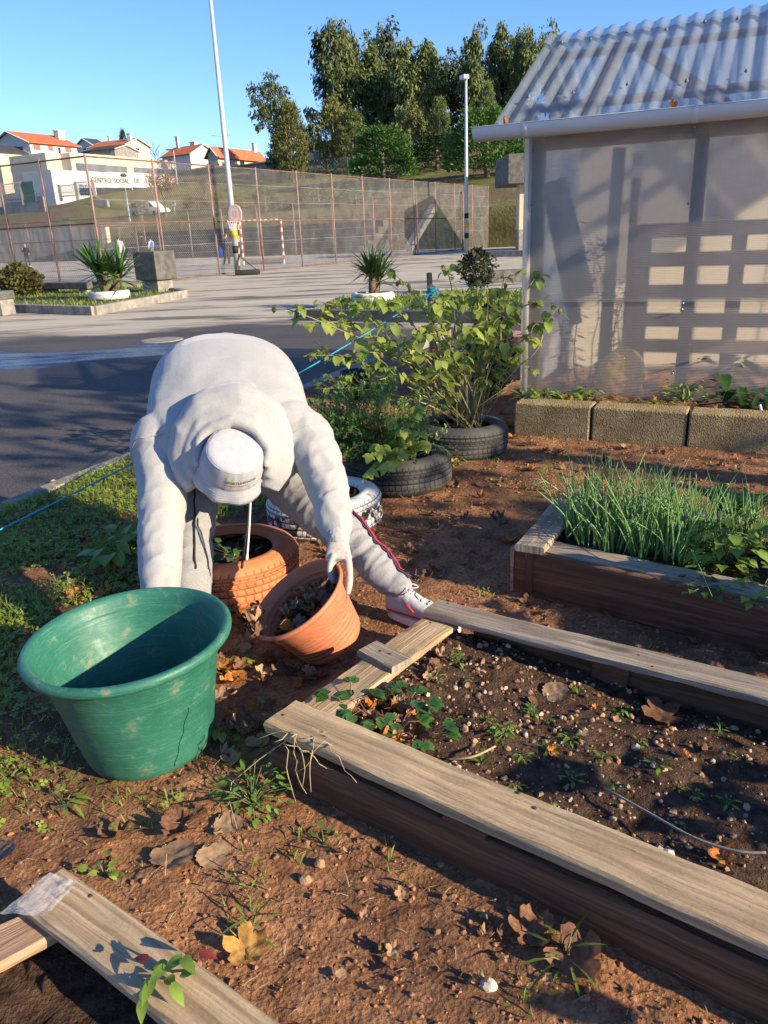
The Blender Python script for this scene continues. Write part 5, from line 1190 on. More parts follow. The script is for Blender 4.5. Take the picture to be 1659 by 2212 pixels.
# right bed
ka=[G(668,694,ZA),G(742,656,ZA),G(1300,640,ZA)]; kc=[G(668,694,ZA),G(1300,705,ZA)]
kerb_run('bed_kerb',[G(668,692,ZA),G(1300,702,ZA)],.2,.16,CONCD); kerb_run('bed_kerb',[G(668,692,ZA),G(742,655,ZA),G(820,652,ZA)],.16)
lp_=[G(668,692,ZA),G(1300,702,ZA),G(1300,640,ZA),G(742,655,ZA)]; lawn_patch('bed_lawn',lp_,ZA+.12); tuft_field('grass',lp_,3500,.16,GRASSM,ZA+.12,4,label='longer grass in the kerbed bed behind the lanky shrub')
yb=G(806,652,ZA+.12); tyre(yb,.45,.20,.33,bpy.data.materials['flat_white_paint'],'white painted tyre planter under the right yucca'); yucca(yb+Vector((0,0,.05)),1.12,70,'dark green yucca on a short trunk in a white tyre, nearer the greenhouse',((0,0,1.15),(.12,.1,.95)),((.06,.13,.03),(.025,.055,.015)),seed=12,wd=.026)
sb=G(1030,622,ZA+.1); shrub(sb,.62,.85,1300,'dark thin leaved shrub in the bed behind the lanky shrub',(.045,.06,.022),(.025,.03,.014),.10,22)
a=G(1062,612,ZA); b=G(1190,604,ZA); wallseg('low_wall',a,b,.34,.3,CONCD,'low dark concrete kerb wall beside the dark thin leaved shrub','low wall')
a=G(1040,556,ZA); b=G(1180,553,ZA); wallseg('low_wall',a,b,.3,.6,CONC,'low concrete step wall in front of the beige pillar','low wall')
# covered building on the right: beige pillar, stained concrete beam
pb=G(1119,546,ZA); dz=px(pb)[2]; s_=dz/F
bd=thing('pavilion',pb,'beige pillared building with stained concrete roof beam, seen behind the greenhouse corner','building')
zt_=min([(abs(px(pb+Vector((0,0,k*.02)))[1]-398),k*.02) for k in range(50,600)])[1]; z2=min([(abs(px(pb+Vector((0,0,k*.02)))[1]-334),k*.02) for k in range(50,800)])[1]
c=pb+GD29*.5; mb=MB(); mb.bbox((c.x,c.y+.6,ZA+zt_/2),(32*s_,1.0,zt_),.02,0); mb.build('pillar',BEIGE,bd)
mb=MB(); mb.bbox((c.x,c.y+.6,ZA+.65),(32.6*s_,1.04,1.3),.02,0); mb.build('plinth',CONC,bd)
mb=MB(); c2=pb+Vector((6.2,1.6,0)); mb.bbox((c2.x-.0,c2.y,ZA+(zt_+z2)/2),(14.0,5.0,z2-zt_),.03,0); mb.build('roof_beam',CONCD,bd)
mb=MB(); mb.bbox((c2.x+1.2,c2.y+1.6,ZA+zt_/2),(10.5,1.2,zt_),.02,0); mb.build('wall',BEIGE,bd)
# manhole, litter and drain on the yard
mc=G(350,735,ZA); mb=MB(); mb.lathe([(0,.012),(.30,.012),(.33,.010),(.34,0)],mc,28); o=mb.build('manhole_cover',CONC,loc=tuple(mc)); tag(o,'round pale manhole cover in the wet asphalt behind the person','manhole cover')
# small pots behind the shrubs
def lathe_pot(c,r,h,mat,label,name='flower_pot'):
    mb=MB(); mb.lathe([(0,.0),(r*.72,0),(r*.96,h*.86),(r*1.05,h*.87),(r*1.06,h),(r*.98,h),(r*.9,h*.84),(0,h*.8)],c,28); o=mb.build(name,mat,loc=tuple(c),smooth=True); tag(o,label,'flower pot'); return o
pc=G(772,858,-.0); lathe_pot(pc,.14,.24,BLK,'black plastic flower pot behind the small leaved bush')
cp=G(1058,858,0); shrub(cp,.26,.72,2600,'small dark conifer behind the lanky shrub',(.035,.075,.025),(.018,.04,.014),.035,23,'conifer','conifer',4)
mb=MB(); c=G(1116,755,ZA); mb.bbox((c.x+.1,c.y,ZA+.10),(.8,.5,.2),.015,R(-29)); o=mb.build('paving_slab',simple('pink_slab',(.50,.27,.22),(.4,.2,.16),4,.9,.2,.004,60),loc=(c.x,c.y,ZA)); tag(o,'pink concrete slab on the ground beside the greenhouse corner','slab')
# ---------------------------------------------------------------- the slope behind the court
def along(p): return (Vector((p[0],p[1],0))-Vector((CC.x,CC.y,0))).dot(GN29)
LATR=57.0
def hill_z(x,y):
    u=along((x,y)); lat=(Vector((x,y,0))-Vector((CC.x,CC.y,0))).dot(GD29)
    s=u-OFF-.6
    st=[(0,-.4),(.5,2.9),(9,3.6),(22,5.6),(38,8.2),(70,14.5),(95,18),(140,22),(260,26),(600,30)]
    if lat>16: k=min(1,(lat-16)/8); st=[(a,b+(k*1.5 if 5<a<60 else 0)) for a,b in st]
    if s<=0: return -.4
    rise=1.5*max(0,min(1,(-lat-LATR)/7))*max(0,min(1,(s-6)/9))*max(0,min(1,(60-s)/30))
    for (a,b),(c,d) in zip(st[:-1],st[1:]):
        if s<=c: t=(s-a)/(c-a); z=b+(d-b)*t; break
    else: z=30
    return z+rise+.5*noise.noise(Vector((x*.05,y*.05,2)))*min(1,s/8)+.12*noise.noise(Vector((x*.4,y*.4,4)))*min(1,s/4)
def hill_mat():
    m=NT('hillside'); co=m.coord('Object'); a=m.noise(co,.07,4,.6); b=m.noise(co,.6,5,.7); f=m.noise(co,3,4,.7)
    c=m.ramp(b,[(.32,(.07,.075,.02)),(.5,(.14,.15,.045)),(.68,(.24,.20,.09))]); c=m.mix(m.ramp(a,[(.45,0.0),(.58,.85)]),c,m.ramp(f,[(.3,(.10,.06,.035)),(.7,(.22,.15,.085))]))
    return m.set(c,.95,m.bump(f,.8,.25),0,.1)
HILL=hill_mat()
V=[];Fa=[]
us=[OFF+.6+x for x in (0,.25,.5,1,2,4,6,8,10,13,16,19,22,26,30,34,38,44,50,56,62,70,78,86,95,110,140,180,260,400,700)]
ls=list(np.arange(-420,-130,20))+list(np.arange(-130,-60,6))+list(np.arange(-60,60,2.5))+list(np.arange(60,200,10))
for u in us:
    for l in ls:
        p=Vector((CC.x,CC.y,0))+GN29*u+GD29*l; V.append((p.x,p.y,hill_z(p.x,p.y)))
nl=len(ls)
for i in range(len(us)-1):
    for j in range(nl-1): a=i*nl+j; Fa.append((a,a+1,a+nl+1,a+nl))
mb=MB(); mb.v=V; mb.f=Fa; mb.uv=[None]*len(Fa); mb.mi=[0]*len(Fa); tag(mb.build('hillside',HILL,smooth=True),kind='structure')
def onhill(x,y,u):
    """where column x meets the line u metres beyond the corner, set on the slope"""
    d=ray(x,y); o=CC+GN29*u; k=(o-EYE).dot(GN29)/d.dot(GN29); q=EYE+d*k; q.z=hill_z(q.x,q.y); return q
def ztop(p,y):
    a=Vector(p); return min([(abs(px((a.x,a.y,k*.05))[1]-y),k*.05) for k in range(-20,1000)])[1]
# ---------------------------------------------------------------- houses
TILE=NT('roof_tiles'); _co=TILE.coord('Object'); _w=TILE.n('ShaderNodeTexWave'); _w.inputs['Scale'].default_value=1.6; _w.inputs['Distortion'].default_value=.5; TILE.l(_co,_w.inputs['Vector']); TILE.set(TILE.ramp(TILE.noise(_co,.9,5,.7),[(.3,(.36,.10,.045)),(.7,(.52,.17,.075))]),.85,TILE.bump(_w.outputs['Fac'],.4,.06),0,.2); TILE=TILE.m
CREAM=simple('cream_render',(.60,.53,.38),(.50,.44,.31),.6,.9,.1,.01,6); WHITEW=simple('white_render',(.62,.61,.58),(.52,.51,.48),.6,.9,.1,.01,6); GLASS=simple('window_glass',(.035,.04,.05),(.02,.025,.03),1,.15,0,spec=.6); GREYR=simple('dark_slate',(.06,.06,.065),(.04,.04,.045),1.5,.8,.2,.02,8); SHUT=simple('red_shutter',(.36,.15,.09),(.28,.11,.07),3,.8,0); GREENP=simple('green_paint',(.03,.16,.09),(.02,.11,.06),3,.6,.1)
STONE=simple('grey_stone',(.30,.28,.25),(.17,.16,.14),2,.9,.4,.03,6)
def house(p,L,Wd,hw,hr,rz,label,wm,rm,windows=(),over=.5,chims=(),name='house',gablew=()):
    """ridge along local x; p is the base centre; windows (side,u,v,w,h) with side f,b,l,r"""
    t=thing(name,p,label,'house'); m=Matrix.Rotation(rz,3,'Z'); p=Vector(p)
    def q(x,y,z): return p+m@Vector((x,y,z))
    x,y=L/2,Wd/2; mb=MB()
    vs=[q(-x,-y,-2),q(x,-y,-2),q(x,y,-2),q(-x,y,-2),q(-x,-y,hw),q(x,-y,hw),q(x,y,hw),q(-x,y,hw),q(-x,0,hw+hr),q(x,0,hw+hr)]
    mb.add(vs,[(0,1,5,4),(2,3,7,6),(1,2,6,9,5),(3,0,4,8,7)]); mb.build('wall',wm,t)
    mb=MB(); e=over; k=hr/y; th=.18
    for s in(-1,1):
        a=[q(-x-e,s*(y+e),hw-k*e),q(x+e,s*(y+e),hw-k*e),q(x+e,0,hw+hr),q(-x-e,0,hw+hr)]; b=[v+Vector((0,0,th)) for v in a]
        mb.add([*a,*b],[(3,2,1,0),(4,5,6,7),(0,1,5,4),(1,2,6,5),(2,3,7,6),(3,0,4,7)])
    rf=mb.build('roof',rm,t)
    for xe in(-x-e-.03,x+e+.03): mb=MB(); mb.tube([q(xe,-(y+e),hw-k*e+.05),q(xe,0,hw+hr+.05),q(xe,y+e,hw-k*e+.05)],.14,4); mb.build('verge',WHITEW,t)
    for (cx,cy,cw,ch) in chims:
        c=q(cx,cy,hw+hr*(1-abs(cy)/y)); mb=MB(); mb.bbox((c.x,c.y,c.z+ch/2-.3),(cw,cw*.7,ch+.6),.03,rz); mb.bbox((c.x,c.y,c.z+ch+.05),(cw*1.25,cw*.95,.15),.02,rz); mb.build('chimney',WHITEW,rf)
    for (sd,u,v,w_,h_,*mt) in windows:
        mm=mt[0] if mt else GLASS
        if sd=='f': c=q(u,-y-.02,v); r=rz
        elif sd=='b': c=q(u,y+.02,v); r=rz
        elif sd=='l': c=q(-x-.02,u,v); r=rz+math.pi/2
        else: c=q(x+.02,u,v); r=rz+math.pi/2
        fr=MB(); fr.bbox((c.x,c.y,c.z),(w_+.2,.10,h_+.2),.01,r); f=fr.build('window',WHITEW if mm is not SHUT else SHUT,t)
        n_=Matrix.Rotation(r,3,'Z')@Vector((0,-1,0)); n_=n_ if sd in('f',) else (-n_ if sd=='b' else (n_ if sd=='r' else -n_)); 
        g=MB(); g.box((c.x+n_.x*.03,c.y+n_.y*.03,c.z),(w_,.10,h_),r); g.build('pane',mm,f)
    return t
RZ=R(-29)
def hpos(x,u,yb=None): return onhill(x,340,u)
def mper(p): return px(p)[2]/F
def house2(xc,xfar,xleft,u,yeave,yridge,label,wm,rm,wins,over,chims):
    """house whose near corner stands at column xc; its ridge runs away to the right"""
    C1=onhill(xc,340,u); L=min([(abs(px(C1+GN29*k*.25)[0]-xfar),k*.25) for k in range(8,240)])[1]; Wd=min([(abs(px(C1-GD29*k*.25)[0]-xleft),k*.25) for k in range(8,120)])[1]
    hw=ztop(C1,yeave)-C1.z; ap=C1-GD29*Wd/2; hr=ztop((ap.x,ap.y,0),yridge)-C1.z-hw; c=C1+GN29*L/2-GD29*Wd/2
    return house(c,L,Wd,hw,hr,R(61),label,wm,rm,wins(L,Wd,hw),over,chims(L,Wd))
house2(69,180,3,OFF+66,306,285,'large cream house with an orange tiled roof, at the far left of the hill',WHITEW,TILE,lambda L,W_,h:[('f',-L*.36,h-1,L*.12,.8,SHUT),('f',-L*.08,h-1,L*.08,.7,SHUT),('f',L*.1,h-1.5,L*.05,1.6),('f',L*.3,h-1,L*.11,.7,SHUT),('l',-W_*.25,h-1.2,1.2,.7,SHUT),('l',0,h-1.0,1.2,.7,SHUT),('l',W_*.25,h-1.4,1.2,.7,SHUT)],.7,lambda L,W_:[(L*.42,-W_*.2,1.8,1.8),(L*.47,-W_*.05,.9,1.4)])
u2=OFF+92; p=hpos(262,u2); s=mper(p); ze_=ztop(p,319); zr=ztop(p,304)
house(p,92*s,9,ze_-p.z,zr-ze_,R(-24),'cream house with low orange roof and white gable, near the middle of the hill',CREAM,TILE,[('f',-2,ze_-p.z-1.2,1.4,1),('f',3,ze_-p.z-1.2,1.4,1),('r',0,ze_-p.z-1.0,1.2,1)],.5,[(-3,0,.5,1.2),(5,-2,1.0,1.6)])
p=hpos(200,OFF+96); s=mper(p); house(p,34*s,7,ztop(p,318)-p.z,ztop(p,301)-ztop(p,318),R(60),'small white gabled house just right of the large orange roofed house',WHITEW,GREYR,[('l',0,ztop(p,318)-p.z-.8,1,.8)],.4)
p=hpos(240,OFF+86); s=mper(p); house(p,86*s,8,ztop(p,328)-p.z,ztop(p,318)-ztop(p,328),R(-24),'dark slate roof showing above the social centre',STONE,GREYR,[],.3)
p=hpos(410,OFF+84); s=mper(p); house(p,86*s,8,ztop(p,338)-p.z,ztop(p,317)-ztop(p,338),R(-35),'white house with a monopitch gable and orange roof, behind the bare russet tree',WHITEW,TILE,[('f',-2,ztop(p,338)-p.z-1,1.2,.8)],.4,[(-2.8,-.5,.7,2.4),(1.2,.5,1.4,1.0)])
house2(470,572,452,OFF+72,334,318,'long low house with an orange roof, behind the tall floodlight mast',CREAM,TILE,lambda L,W_,h:[('f',-L*.3,h-1.1,L*.1,1),('f',0,h-1.1,L*.1,1),('f',L*.3,h-1.1,L*.1,1)],.6,lambda L,W_:[(L*.42,0,.9,1.6)])
p=hpos(688,OFF+74); s=mper(p); house(p,60*s,8,ztop(p,326)-p.z,ztop(p,308)-ztop(p,326),R(-20),'cream house half hidden between the two groups of trees',CREAM,TILE,[('f',-1,ztop(p,326)-p.z-1.2,1.2,1.2),('f',1.4,ztop(p,326)-p.z-1.2,1.2,1.2)],.4)
p=hpos(6,OFF+62); s=mper(p); house(p,70*s,7,ztop(p,333)-p.z,ztop(p,316)-ztop(p,333),R(60),'grey roofed pale house cut off by the left edge of the photo',CREAM,GREYR,[('f',1,ztop(p,333)-p.z-1.2,1.2,1),('r',0,ztop(p,333)-p.z-1.2,1.2,1)],.4)
# ---------------------------------------------------------------- social centre
pL=onhill(119,424,OFF+22)
sd=thing('social_centre',pL,'long white and cream social centre with dark lettering on its lower wall','building')
def facade(xa,xb,back,ytop,depth,mat,name,zdn=.6):
    a=pL-GD29*back; k0=min([(abs(px(a+GN29*k*.25)[0]-xa),k*.25) for k in range(-60,400)])[1]; k1=min([(abs(px(a+GN29*k*.25)[0]-xb),k*.25) for k in range(-60,600)])[1]
    a0=a+GN29*k0; L=k1-k0; zt_=ztop((a0.x,a0.y,0),ytop); zb_=pL.z-zdn; c=a0+GN29*L/2-GD29*depth/2
    mb=MB(); mb.bbox((c.x,c.y,(zt_+zb_)/2),(L,depth,zt_-zb_),.03,R(61)); mb.build(name,mat,sd); return a0,a0,GN29,-GD29,zt_,zb_
fa=facade(121,392,0,366,6,WHITEW,'lower_wall'); fb=facade(169,388,3,329,12,CREAM,'upper_storey'); fc=facade(118,158,5,329,8,CREAM,'corner_block')
def onf(f,x,yb,yt,w_px,mat,name,parent,out=.06,frame=True):
    a,b,d,n,zt_,zb_=f; r=ray(x,400); k=(a-EYE).dot(n)/r.dot(n); q=EYE+r*k; s_=px((q.x,q.y,q.z))[2]/F; z1=ztop(q,yt); z0=ztop(q,yb); mb=MB(); w_=w_px*s_*1.75
    mb.bbox((q.x-n.x*out*.5,q.y-n.y*out*.5,(z0+z1)/2),(w_,out+.1,z1-z0),.01,math.atan2(d.y,d.x)); o=mb.build(name,WHITEW if frame else mat,parent)
    if frame: mb=MB(); mb.box((q.x-n.x*(out*.5+.08),q.y-n.y*(out*.5+.08),(z0+z1)/2),(w_-.25,.1,z1-z0-.2),math.atan2(d.y,d.x)); mb.build('pane',mat,o)
    return o
GREYW=simple('grey_glazing',(.16,.17,.19),(.10,.11,.12),.7,.3,0,spec=.5)
for x,w_ in ((203,50),(251,44),(318,42),(362,34)): onf(fb,x,372-(x-203)*-.03,353-(x-203)*-.07,w_,GREYW,'window',sd)
for x,w_ in ((183,22),(213,14),(238,26),(268,24),(300,26),(335,30)): onf(fa,x,424+(x-183)*-.02,404,w_,GLASS,'door',sd)
def sign_text(f,x0,ybase,size_px,s_txt,mat,parent,name='lettering',track=1.0):
    a,b,d,n,zt_,zb_=f; r=ray(x0,400); k=(a-EYE).dot(n)/r.dot(n); q=EYE+r*k; s_=px(q)[2]/F; z=ztop(q,ybase); sz=size_px*s_*1.3
    vs,fs=textmesh(s_txt,sz,.012*sz); mb=MB(); mb.add([Vector((q.x,q.y,z))+d*p.x*track+Vector((0,0,p.y))-n*.05 for p in vs],fs); o=mb.build(name,mat,parent); return o
LET=simple('dark_letters',(.035,.04,.035),(.03,.03,.03),4,.7,0)
sign_text(fa,198,394,11,'CENTRO',LET,sd,track=1.0); sign_text(fa,247,394.8,10.2,'SOCIAL',LET,sd,track=1.0); sign_text(fa,290,395.5,10.2,'DE',LET,sd,track=1.0); sign_text(fa,170,403.5,5.5,'BIBLIOTECA',LET,sd,track=1.15)
# railings, gate and low walls in front of it
uW=OFF+15
a=onhill(-40,470,uW); b=onhill(100,470,uW); wallseg('garden_wall',a,b,ztop(a,436)-a.z,.4,STONE,'grey stone wall below the green gate at the far left','wall')
a=onhill(207,470,uW+4); b=onhill(236,470,uW+4); wallseg('garden_wall',a,b,ztop(a,424)-a.z,.4,CONC,'short concrete wall at the head of the outdoor steps','wall')
def railing(xa,xb,u,yb,yt,label,mat,n):
    a=onhill(xa,430,u); b=onhill(xb,430,u); f=thing('railing',a,label,'railing'); d=(b-a); d.z=0; L=d.length; d.normalize(); z0,z1=ztop(a,yb),ztop(a,yt)
    for k in range(n+1): mb=MB(); q=a+d*L*k/n; mb.box((q.x,q.y,(z0+z1)/2),(.06,.06,z1-z0),0); mb.build('bar',mat,f)
    for z in(z0+.15,z1-.12): mb=MB(); mb.tube([Vector((a.x,a.y,z)),Vector((b.x,b.y,z))],.05,4); mb.build('rail',mat,f)
    for q in(a,b): mb=MB(); mb.bbox((q.x,q.y,(z0+z1)/2-.2),(.35,.35,z1-z0+.5),.02,0); mb.build('pillar',STONE,f)
railing(0,50,uW,440,398,'white railing left of the green gate',WHITEW,14); railing(132,168,uW+3,427,400,'white entrance railing before the social centre',WHITEW,11); railing(168,206,uW+4,420,393,'white railing below the small lettering',WHITEW,11)
a=onhill(47,430,uW); b=onhill(78,430,uW); gtt=thing('green_gate',a,'solid green metal gate below the large house','gate'); z0,z1=ztop(a,438),ztop(a,394); c=(a+b)/2; mb=MB(); d=(b-a); mb.bbox((c.x,c.y,(z0+z1)/2),(d.length,.12,z1-z0),.02,math.atan2(d.y,d.x)); mb.build('panel',GREENP,gtt)
for z in(z0+.3,z1-.3): mb=MB(); mb.box((c.x-GN29.x*.1,c.y-GN29.y*.1,z),(d.length,.1,.12),math.atan2(d.y,d.x)); mb.build('crossbar',GREENP,gtt)
# white van parked on the slope road
vb=onhill(322,462,OFF+17); s=mper(vb); vt=thing('van',vb,'white van parked on the slope behind the fence','van'); rz=R(-24); m=Matrix.Rotation(rz,3,'Z'); L=88*s; hh=ztop(vb,436)-vb.z
def vq(x,y,z): return vb+m@Vector((x,y,z))
mb=MB(); prof_=[(-.5,.18),(-.5,.92),(-.46,1.0),(.18,1.0),(.32,.62),(.47,.5),(.5,.40),(.5,.18)]; vs=[vq(x*L,-.95,z*hh) for x,z in prof_]+[vq(x*L,.95,z*hh) for x,z in prof_]; n=len(prof_); mb.add(vs,[tuple(range(n-1,-1,-1)),tuple(range(n,2*n))]+[(i,(i+1)%n,n+(i+1)%n,n+i) for i in range(n)]); vbod=mb.build('body',WHITEW,vt)
mb=MB(); mb.quad(vq(.19*L,-.97,.92*hh),vq(.19*L,-.97,.62*hh),vq(.31*L,-.97,.62*hh),vq(.20*L,-.97,.93*hh)); mb.build('side_window',GLASS,vt)
for x in(-.32,.32):
    for y in(-.9,.9): mb=MB(); mb.tube([vq(x*L,y-.1,.17*hh),vq(x*L,y+.1,.17*hh)],.17*hh,14); mb.build('wheel',BLK,vt)
# small road sign and globe lamp
sp_=onhill(379,470,OFF+14); t=thing('road_sign',sp_,'small white and red sign on the slope right of the van','sign'); zt_=ztop(sp_,439); mb=MB(); mb.tube([sp_,Vector((sp_.x,sp_.y,zt_))],.03,6); mb.build('pole',POLE,t); mb=MB(); mb.bbox((sp_.x,sp_.y-.05,zt_),(.55,.04,.6),.02,RZ); f=mb.build('plate',WHP,t); mb=MB(); mb.bbox((sp_.x-.03,sp_.y-.09,zt_+.05),(.3,.03,.14),.01,RZ); mb.build('red_bar',REDP,f)
def small_lamp(x,u,ytop,label,kind='globe'):
    b=onhill(x,450,u); t=thing('lamp_post',b,label,'lamp post'); z=ztop(b,ytop); mb=MB(); mb.tube([b,Vector((b.x,b.y,z))],[.09,.05],8); mb.build('pole',POLE,t)
    if kind=='globe': mb=MB(); ball(mb,(b.x,b.y,z+.2),(.38,.38,.2),None,12); mb.build('lamp_head',GREYR,t,smooth=True)
    elif kind=='double':
        for s_ in(-1,1): mb=MB(); mb.tube([Vector((b.x,b.y,z-.3)),Vector((b.x+s_*1.3,b.y,z))],.05,6); mb.bbox((b.x+s_*1.7,b.y,z+.02),(1.0,.35,.15),.05); mb.build('lamp_arm',POLE,t)
    else: mb=MB(); mb.bbox((b.x-.5,b.y,z),(1.3,.4,.2),.06); mb.build('lamp_head',GREENP,t)
small_lamp(277,OFF+12,383,'slim lamp post with a flat globe head in front of the social centre'); small_lamp(494,OFF+96,292,'tall double armed street lamp beyond the houses','double'); small_lamp(759,OFF+46,297,'street lamp with a pale green head beside the clipped pine','single'); small_lamp(390,OFF+40,323,'thin lamp post beside the bare russet tree','single')
# boundary fences among the trees
a=onhill(640,378,OFF+44); b=onhill(752,378,OFF+44); fence(a,(Vector((b.x-a.x,b.y-a.y,0))).normalized(),(Vector((b.x-a.x,b.y-a.y,0))).length,2.3,1.1,'green and rust panel fence below the cypress',GREENP,SHUT,wire=.5,wr=.03,pr=.07,name='panel_fence',seed=8)
a=onhill(540,365,OFF+50); b=onhill(640,372,OFF+50); wallseg('garden_wall',a,b,1.5,.3,STONE,'grey boundary wall below the long low house','wall')
# ---------------------------------------------------------------- trees
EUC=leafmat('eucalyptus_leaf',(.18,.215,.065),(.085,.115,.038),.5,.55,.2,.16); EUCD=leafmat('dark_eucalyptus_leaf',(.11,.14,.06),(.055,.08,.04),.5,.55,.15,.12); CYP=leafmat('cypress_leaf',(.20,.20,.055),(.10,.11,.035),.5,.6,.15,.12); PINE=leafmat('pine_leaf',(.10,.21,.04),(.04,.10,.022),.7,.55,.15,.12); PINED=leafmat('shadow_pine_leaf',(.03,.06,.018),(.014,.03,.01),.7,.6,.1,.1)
BARK=simple('pale_bark',(.26,.21,.16),(.13,.10,.075),1.2,.9,.3,.02,10,stretch=(3,3,.5)); TWIG=simple('bare_twig',(.22,.145,.12),(.13,.085,.07),2,.9,0); RUSS=leafmat('russet_leaf',(.26,.11,.05),(.14,.06,.03),.6,.7,.2,.1); YELL=leafmat('yellow_bloom',(.42,.36,.05),(.17,.19,.03),.5,.6,.3,.1)
def crown_mesh(seed,n,kind,clump=26):
    """unit tree, height 1, radius 1 in plan to be scaled; leaves in hanging clumps spread through the crown"""
    rr=random.Random(seed); lf=MB(); tr=MB(); cl_=[]
    if kind=='euc':
        lead=[Vector((0,0,0)),Vector((rr.uniform(-.1,.1),rr.uniform(-.1,.1),.35)),Vector((rr.uniform(-.15,.15),rr.uniform(-.15,.15),.7)),Vector((0,0,.97))]
        tr.tube(lead,[.035*2.2,.026*2,.014*2,.004],7)
        subs=[(Vector((0,0,1.0)),.34),(Vector((rr.uniform(-.3,.3),rr.uniform(-.3,.3),.9)),.34)]+[(Vector((rr.uniform(-.55,.55),rr.uniform(-.55,.55),rr.uniform(.62,.95))),.26) for _ in range(4)]+[(Vector((rr.uniform(-.7,.7),rr.uniform(-.7,.7),rr.uniform(.35,.65))),.24) for _ in range(4)]
        for tip,w_ in subs:
            b=lead[1].lerp(lead[2],.3*rr.random()); tr.tube([b,b.lerp(tip,.55)+Vector((0,0,-.04)),tip],[.022,.013,.004],5)
            for k in range(n//len(subs)):
                t=rr.random()**.8; z=tip.z-t*.42; rad=w_*(.18+1.0*math.sin(min(1,t*1.15+.08)*math.pi*.62))*(.35+.75*rr.random()); a=rr.random()*6.283; cl_.append((Vector((tip.x+rad*math.cos(a),tip.y+rad*math.sin(a),max(.14,z+.03*rr.random()))),Vector((math.cos(a)*.35,math.sin(a)*.35,-.75)),.07))
    elif kind=='cyp':
        tr.tube([Vector((0,0,0)),Vector((0,0,.5)),Vector((0,0,.9))],[.08,.05,.01],7)
        for k in range(n):
            z=.06+.92*rr.random()**.85; prof_=(1-((z-.32)/.70)**2 if z>.32 else .55+.45*(z/.32)); rad=max(.05,prof_)**.75*(.45+.55*rr.random()**.5)*(.8+.45*noise.noise(Vector((math.cos(k)*2,math.sin(k)*2,z*5+seed)))); a=rr.random()*6.283; cl_.append((Vector((rad*math.cos(a),rad*math.sin(a),z)),Vector((math.cos(a)*.45,math.sin(a)*.45,.85)),.065))
    elif kind=='pine':
        tr.tube([Vector((0,0,0)),Vector((0,0,.6))],[.07,.04],7)
        for k in range(n):
            a=rr.random()*6.283; v=rr.random()**.8; el=math.asin(min(1,v)); rad=(.72+.30*rr.random()**.6)*(.86+.28*noise.noise(Vector((math.cos(a)*2.2,math.sin(a)*2.2,v*3+seed)))); cl_.append((Vector((rad*math.cos(a)*math.cos(el),rad*math.sin(a)*math.cos(el),.10+.88*rad*math.sin(el)*.98)),Vector((math.cos(a)*.5,math.sin(a)*.5,.9)),.06))
    for c,d,L in cl_:
        for q in range(clump):
            dd=(d+Vector((rr.gauss(0,.42),rr.gauss(0,.42),rr.gauss(0,.30)))).normalized(); s=dd.orthogonal().normalized(); s.rotate(Matrix.Rotation(rr.random()*6.28,3,dd))
            o=c+Vector((rr.gauss(0,.075),rr.gauss(0,.075),rr.gauss(0,.026))); l_=L*(.55+.8*rr.random()); w2=l_*(.50 if kind=='euc' else .42)
            # vertical extent is squeezed by the later scale, so leaves are laid out in scaled proportions
            D=Vector((dd.x*1.9,dd.y*1.9,dd.z*.62))*l_; S_=Vector((s.x*1.7,s.y*1.7,s.z*.5))*w2
            lf.add([o,o+D*.5+S_*.5,o+D,o+D*.5-S_*.5],[(0,1,2,3)])
    return lf,tr
protos={}
def tree(x,ytop,ybase,wpx,u,kind,mat,label,seed,cat='tree',name=None,n=150,group=None):
    p=onhill(x,ybase,u); s=mper(p); h=ztop(p,ytop)-p.z; r=wpx*s/2; key=(kind,seed%4,mat.name)
    nm=name or {'euc':'eucalyptus_tree','cyp':'cypress_tree','pine':'pine_tree'}[kind]
    if key not in protos:
        lf,tr=crown_mesh(seed%4+{'euc':10,'cyp':20,'pine':30}[kind],n,kind); t=thing(nm,p,label,cat,group); t2=Vector(p)
        crn=lf.build('crown',mat); trk=tr.build('trunk',BARK,smooth=True); crn.parent=t; trk.parent=t; protos[key]=t
    else:
        t=copy_tree(protos[key]); t.location=p; t['label']=label; t.name=nm
        if group: t['group']=group
    t.scale=(r,r,h); t.rotation_euler=(0,0,seed*1.7); return t
G_E='eucalyptus trees of the grove'
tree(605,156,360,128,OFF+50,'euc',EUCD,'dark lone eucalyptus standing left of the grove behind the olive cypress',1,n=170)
tree(632,222,372,92,OFF+42,'cyp',CYP,'broad olive green cypress in front of the lone dark eucalyptus',2,n=300)
names_=['first','second','third','fourth','fifth','sixth','seventh','eighth','ninth','tenth','eleventh']
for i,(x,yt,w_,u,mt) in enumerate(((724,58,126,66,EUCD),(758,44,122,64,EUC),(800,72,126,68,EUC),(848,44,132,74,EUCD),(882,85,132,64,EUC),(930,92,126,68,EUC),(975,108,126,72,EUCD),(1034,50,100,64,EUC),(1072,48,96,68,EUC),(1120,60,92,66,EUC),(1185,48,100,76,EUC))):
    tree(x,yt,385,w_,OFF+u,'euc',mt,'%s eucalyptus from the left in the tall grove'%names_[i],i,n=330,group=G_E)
tree(725,214,385,88,OFF+48,'cyp',CYP,'olive cypress at the left foot of the eucalyptus grove',5,n=300)
tree(765,240,385,86,OFF+46,'cyp',EUC,'yellowish bushy tree between the cypress and the left pine',6,'tree','bushy_tree',n=280)
tree(892,205,385,74,OFF+52,'euc',CYP,'pale young eucalyptus before the grove',2,n=170); tree(950,212,385,60,OFF+54,'cyp',EUC,'slim pale young tree between the two round pines',3,'tree','young_tree',n=240)
tree(1052,180,385,50,OFF+52,'cyp',EUC,'narrow young tree behind the right pine and the floodlight mast',7,'tree','young_tree',n=240)
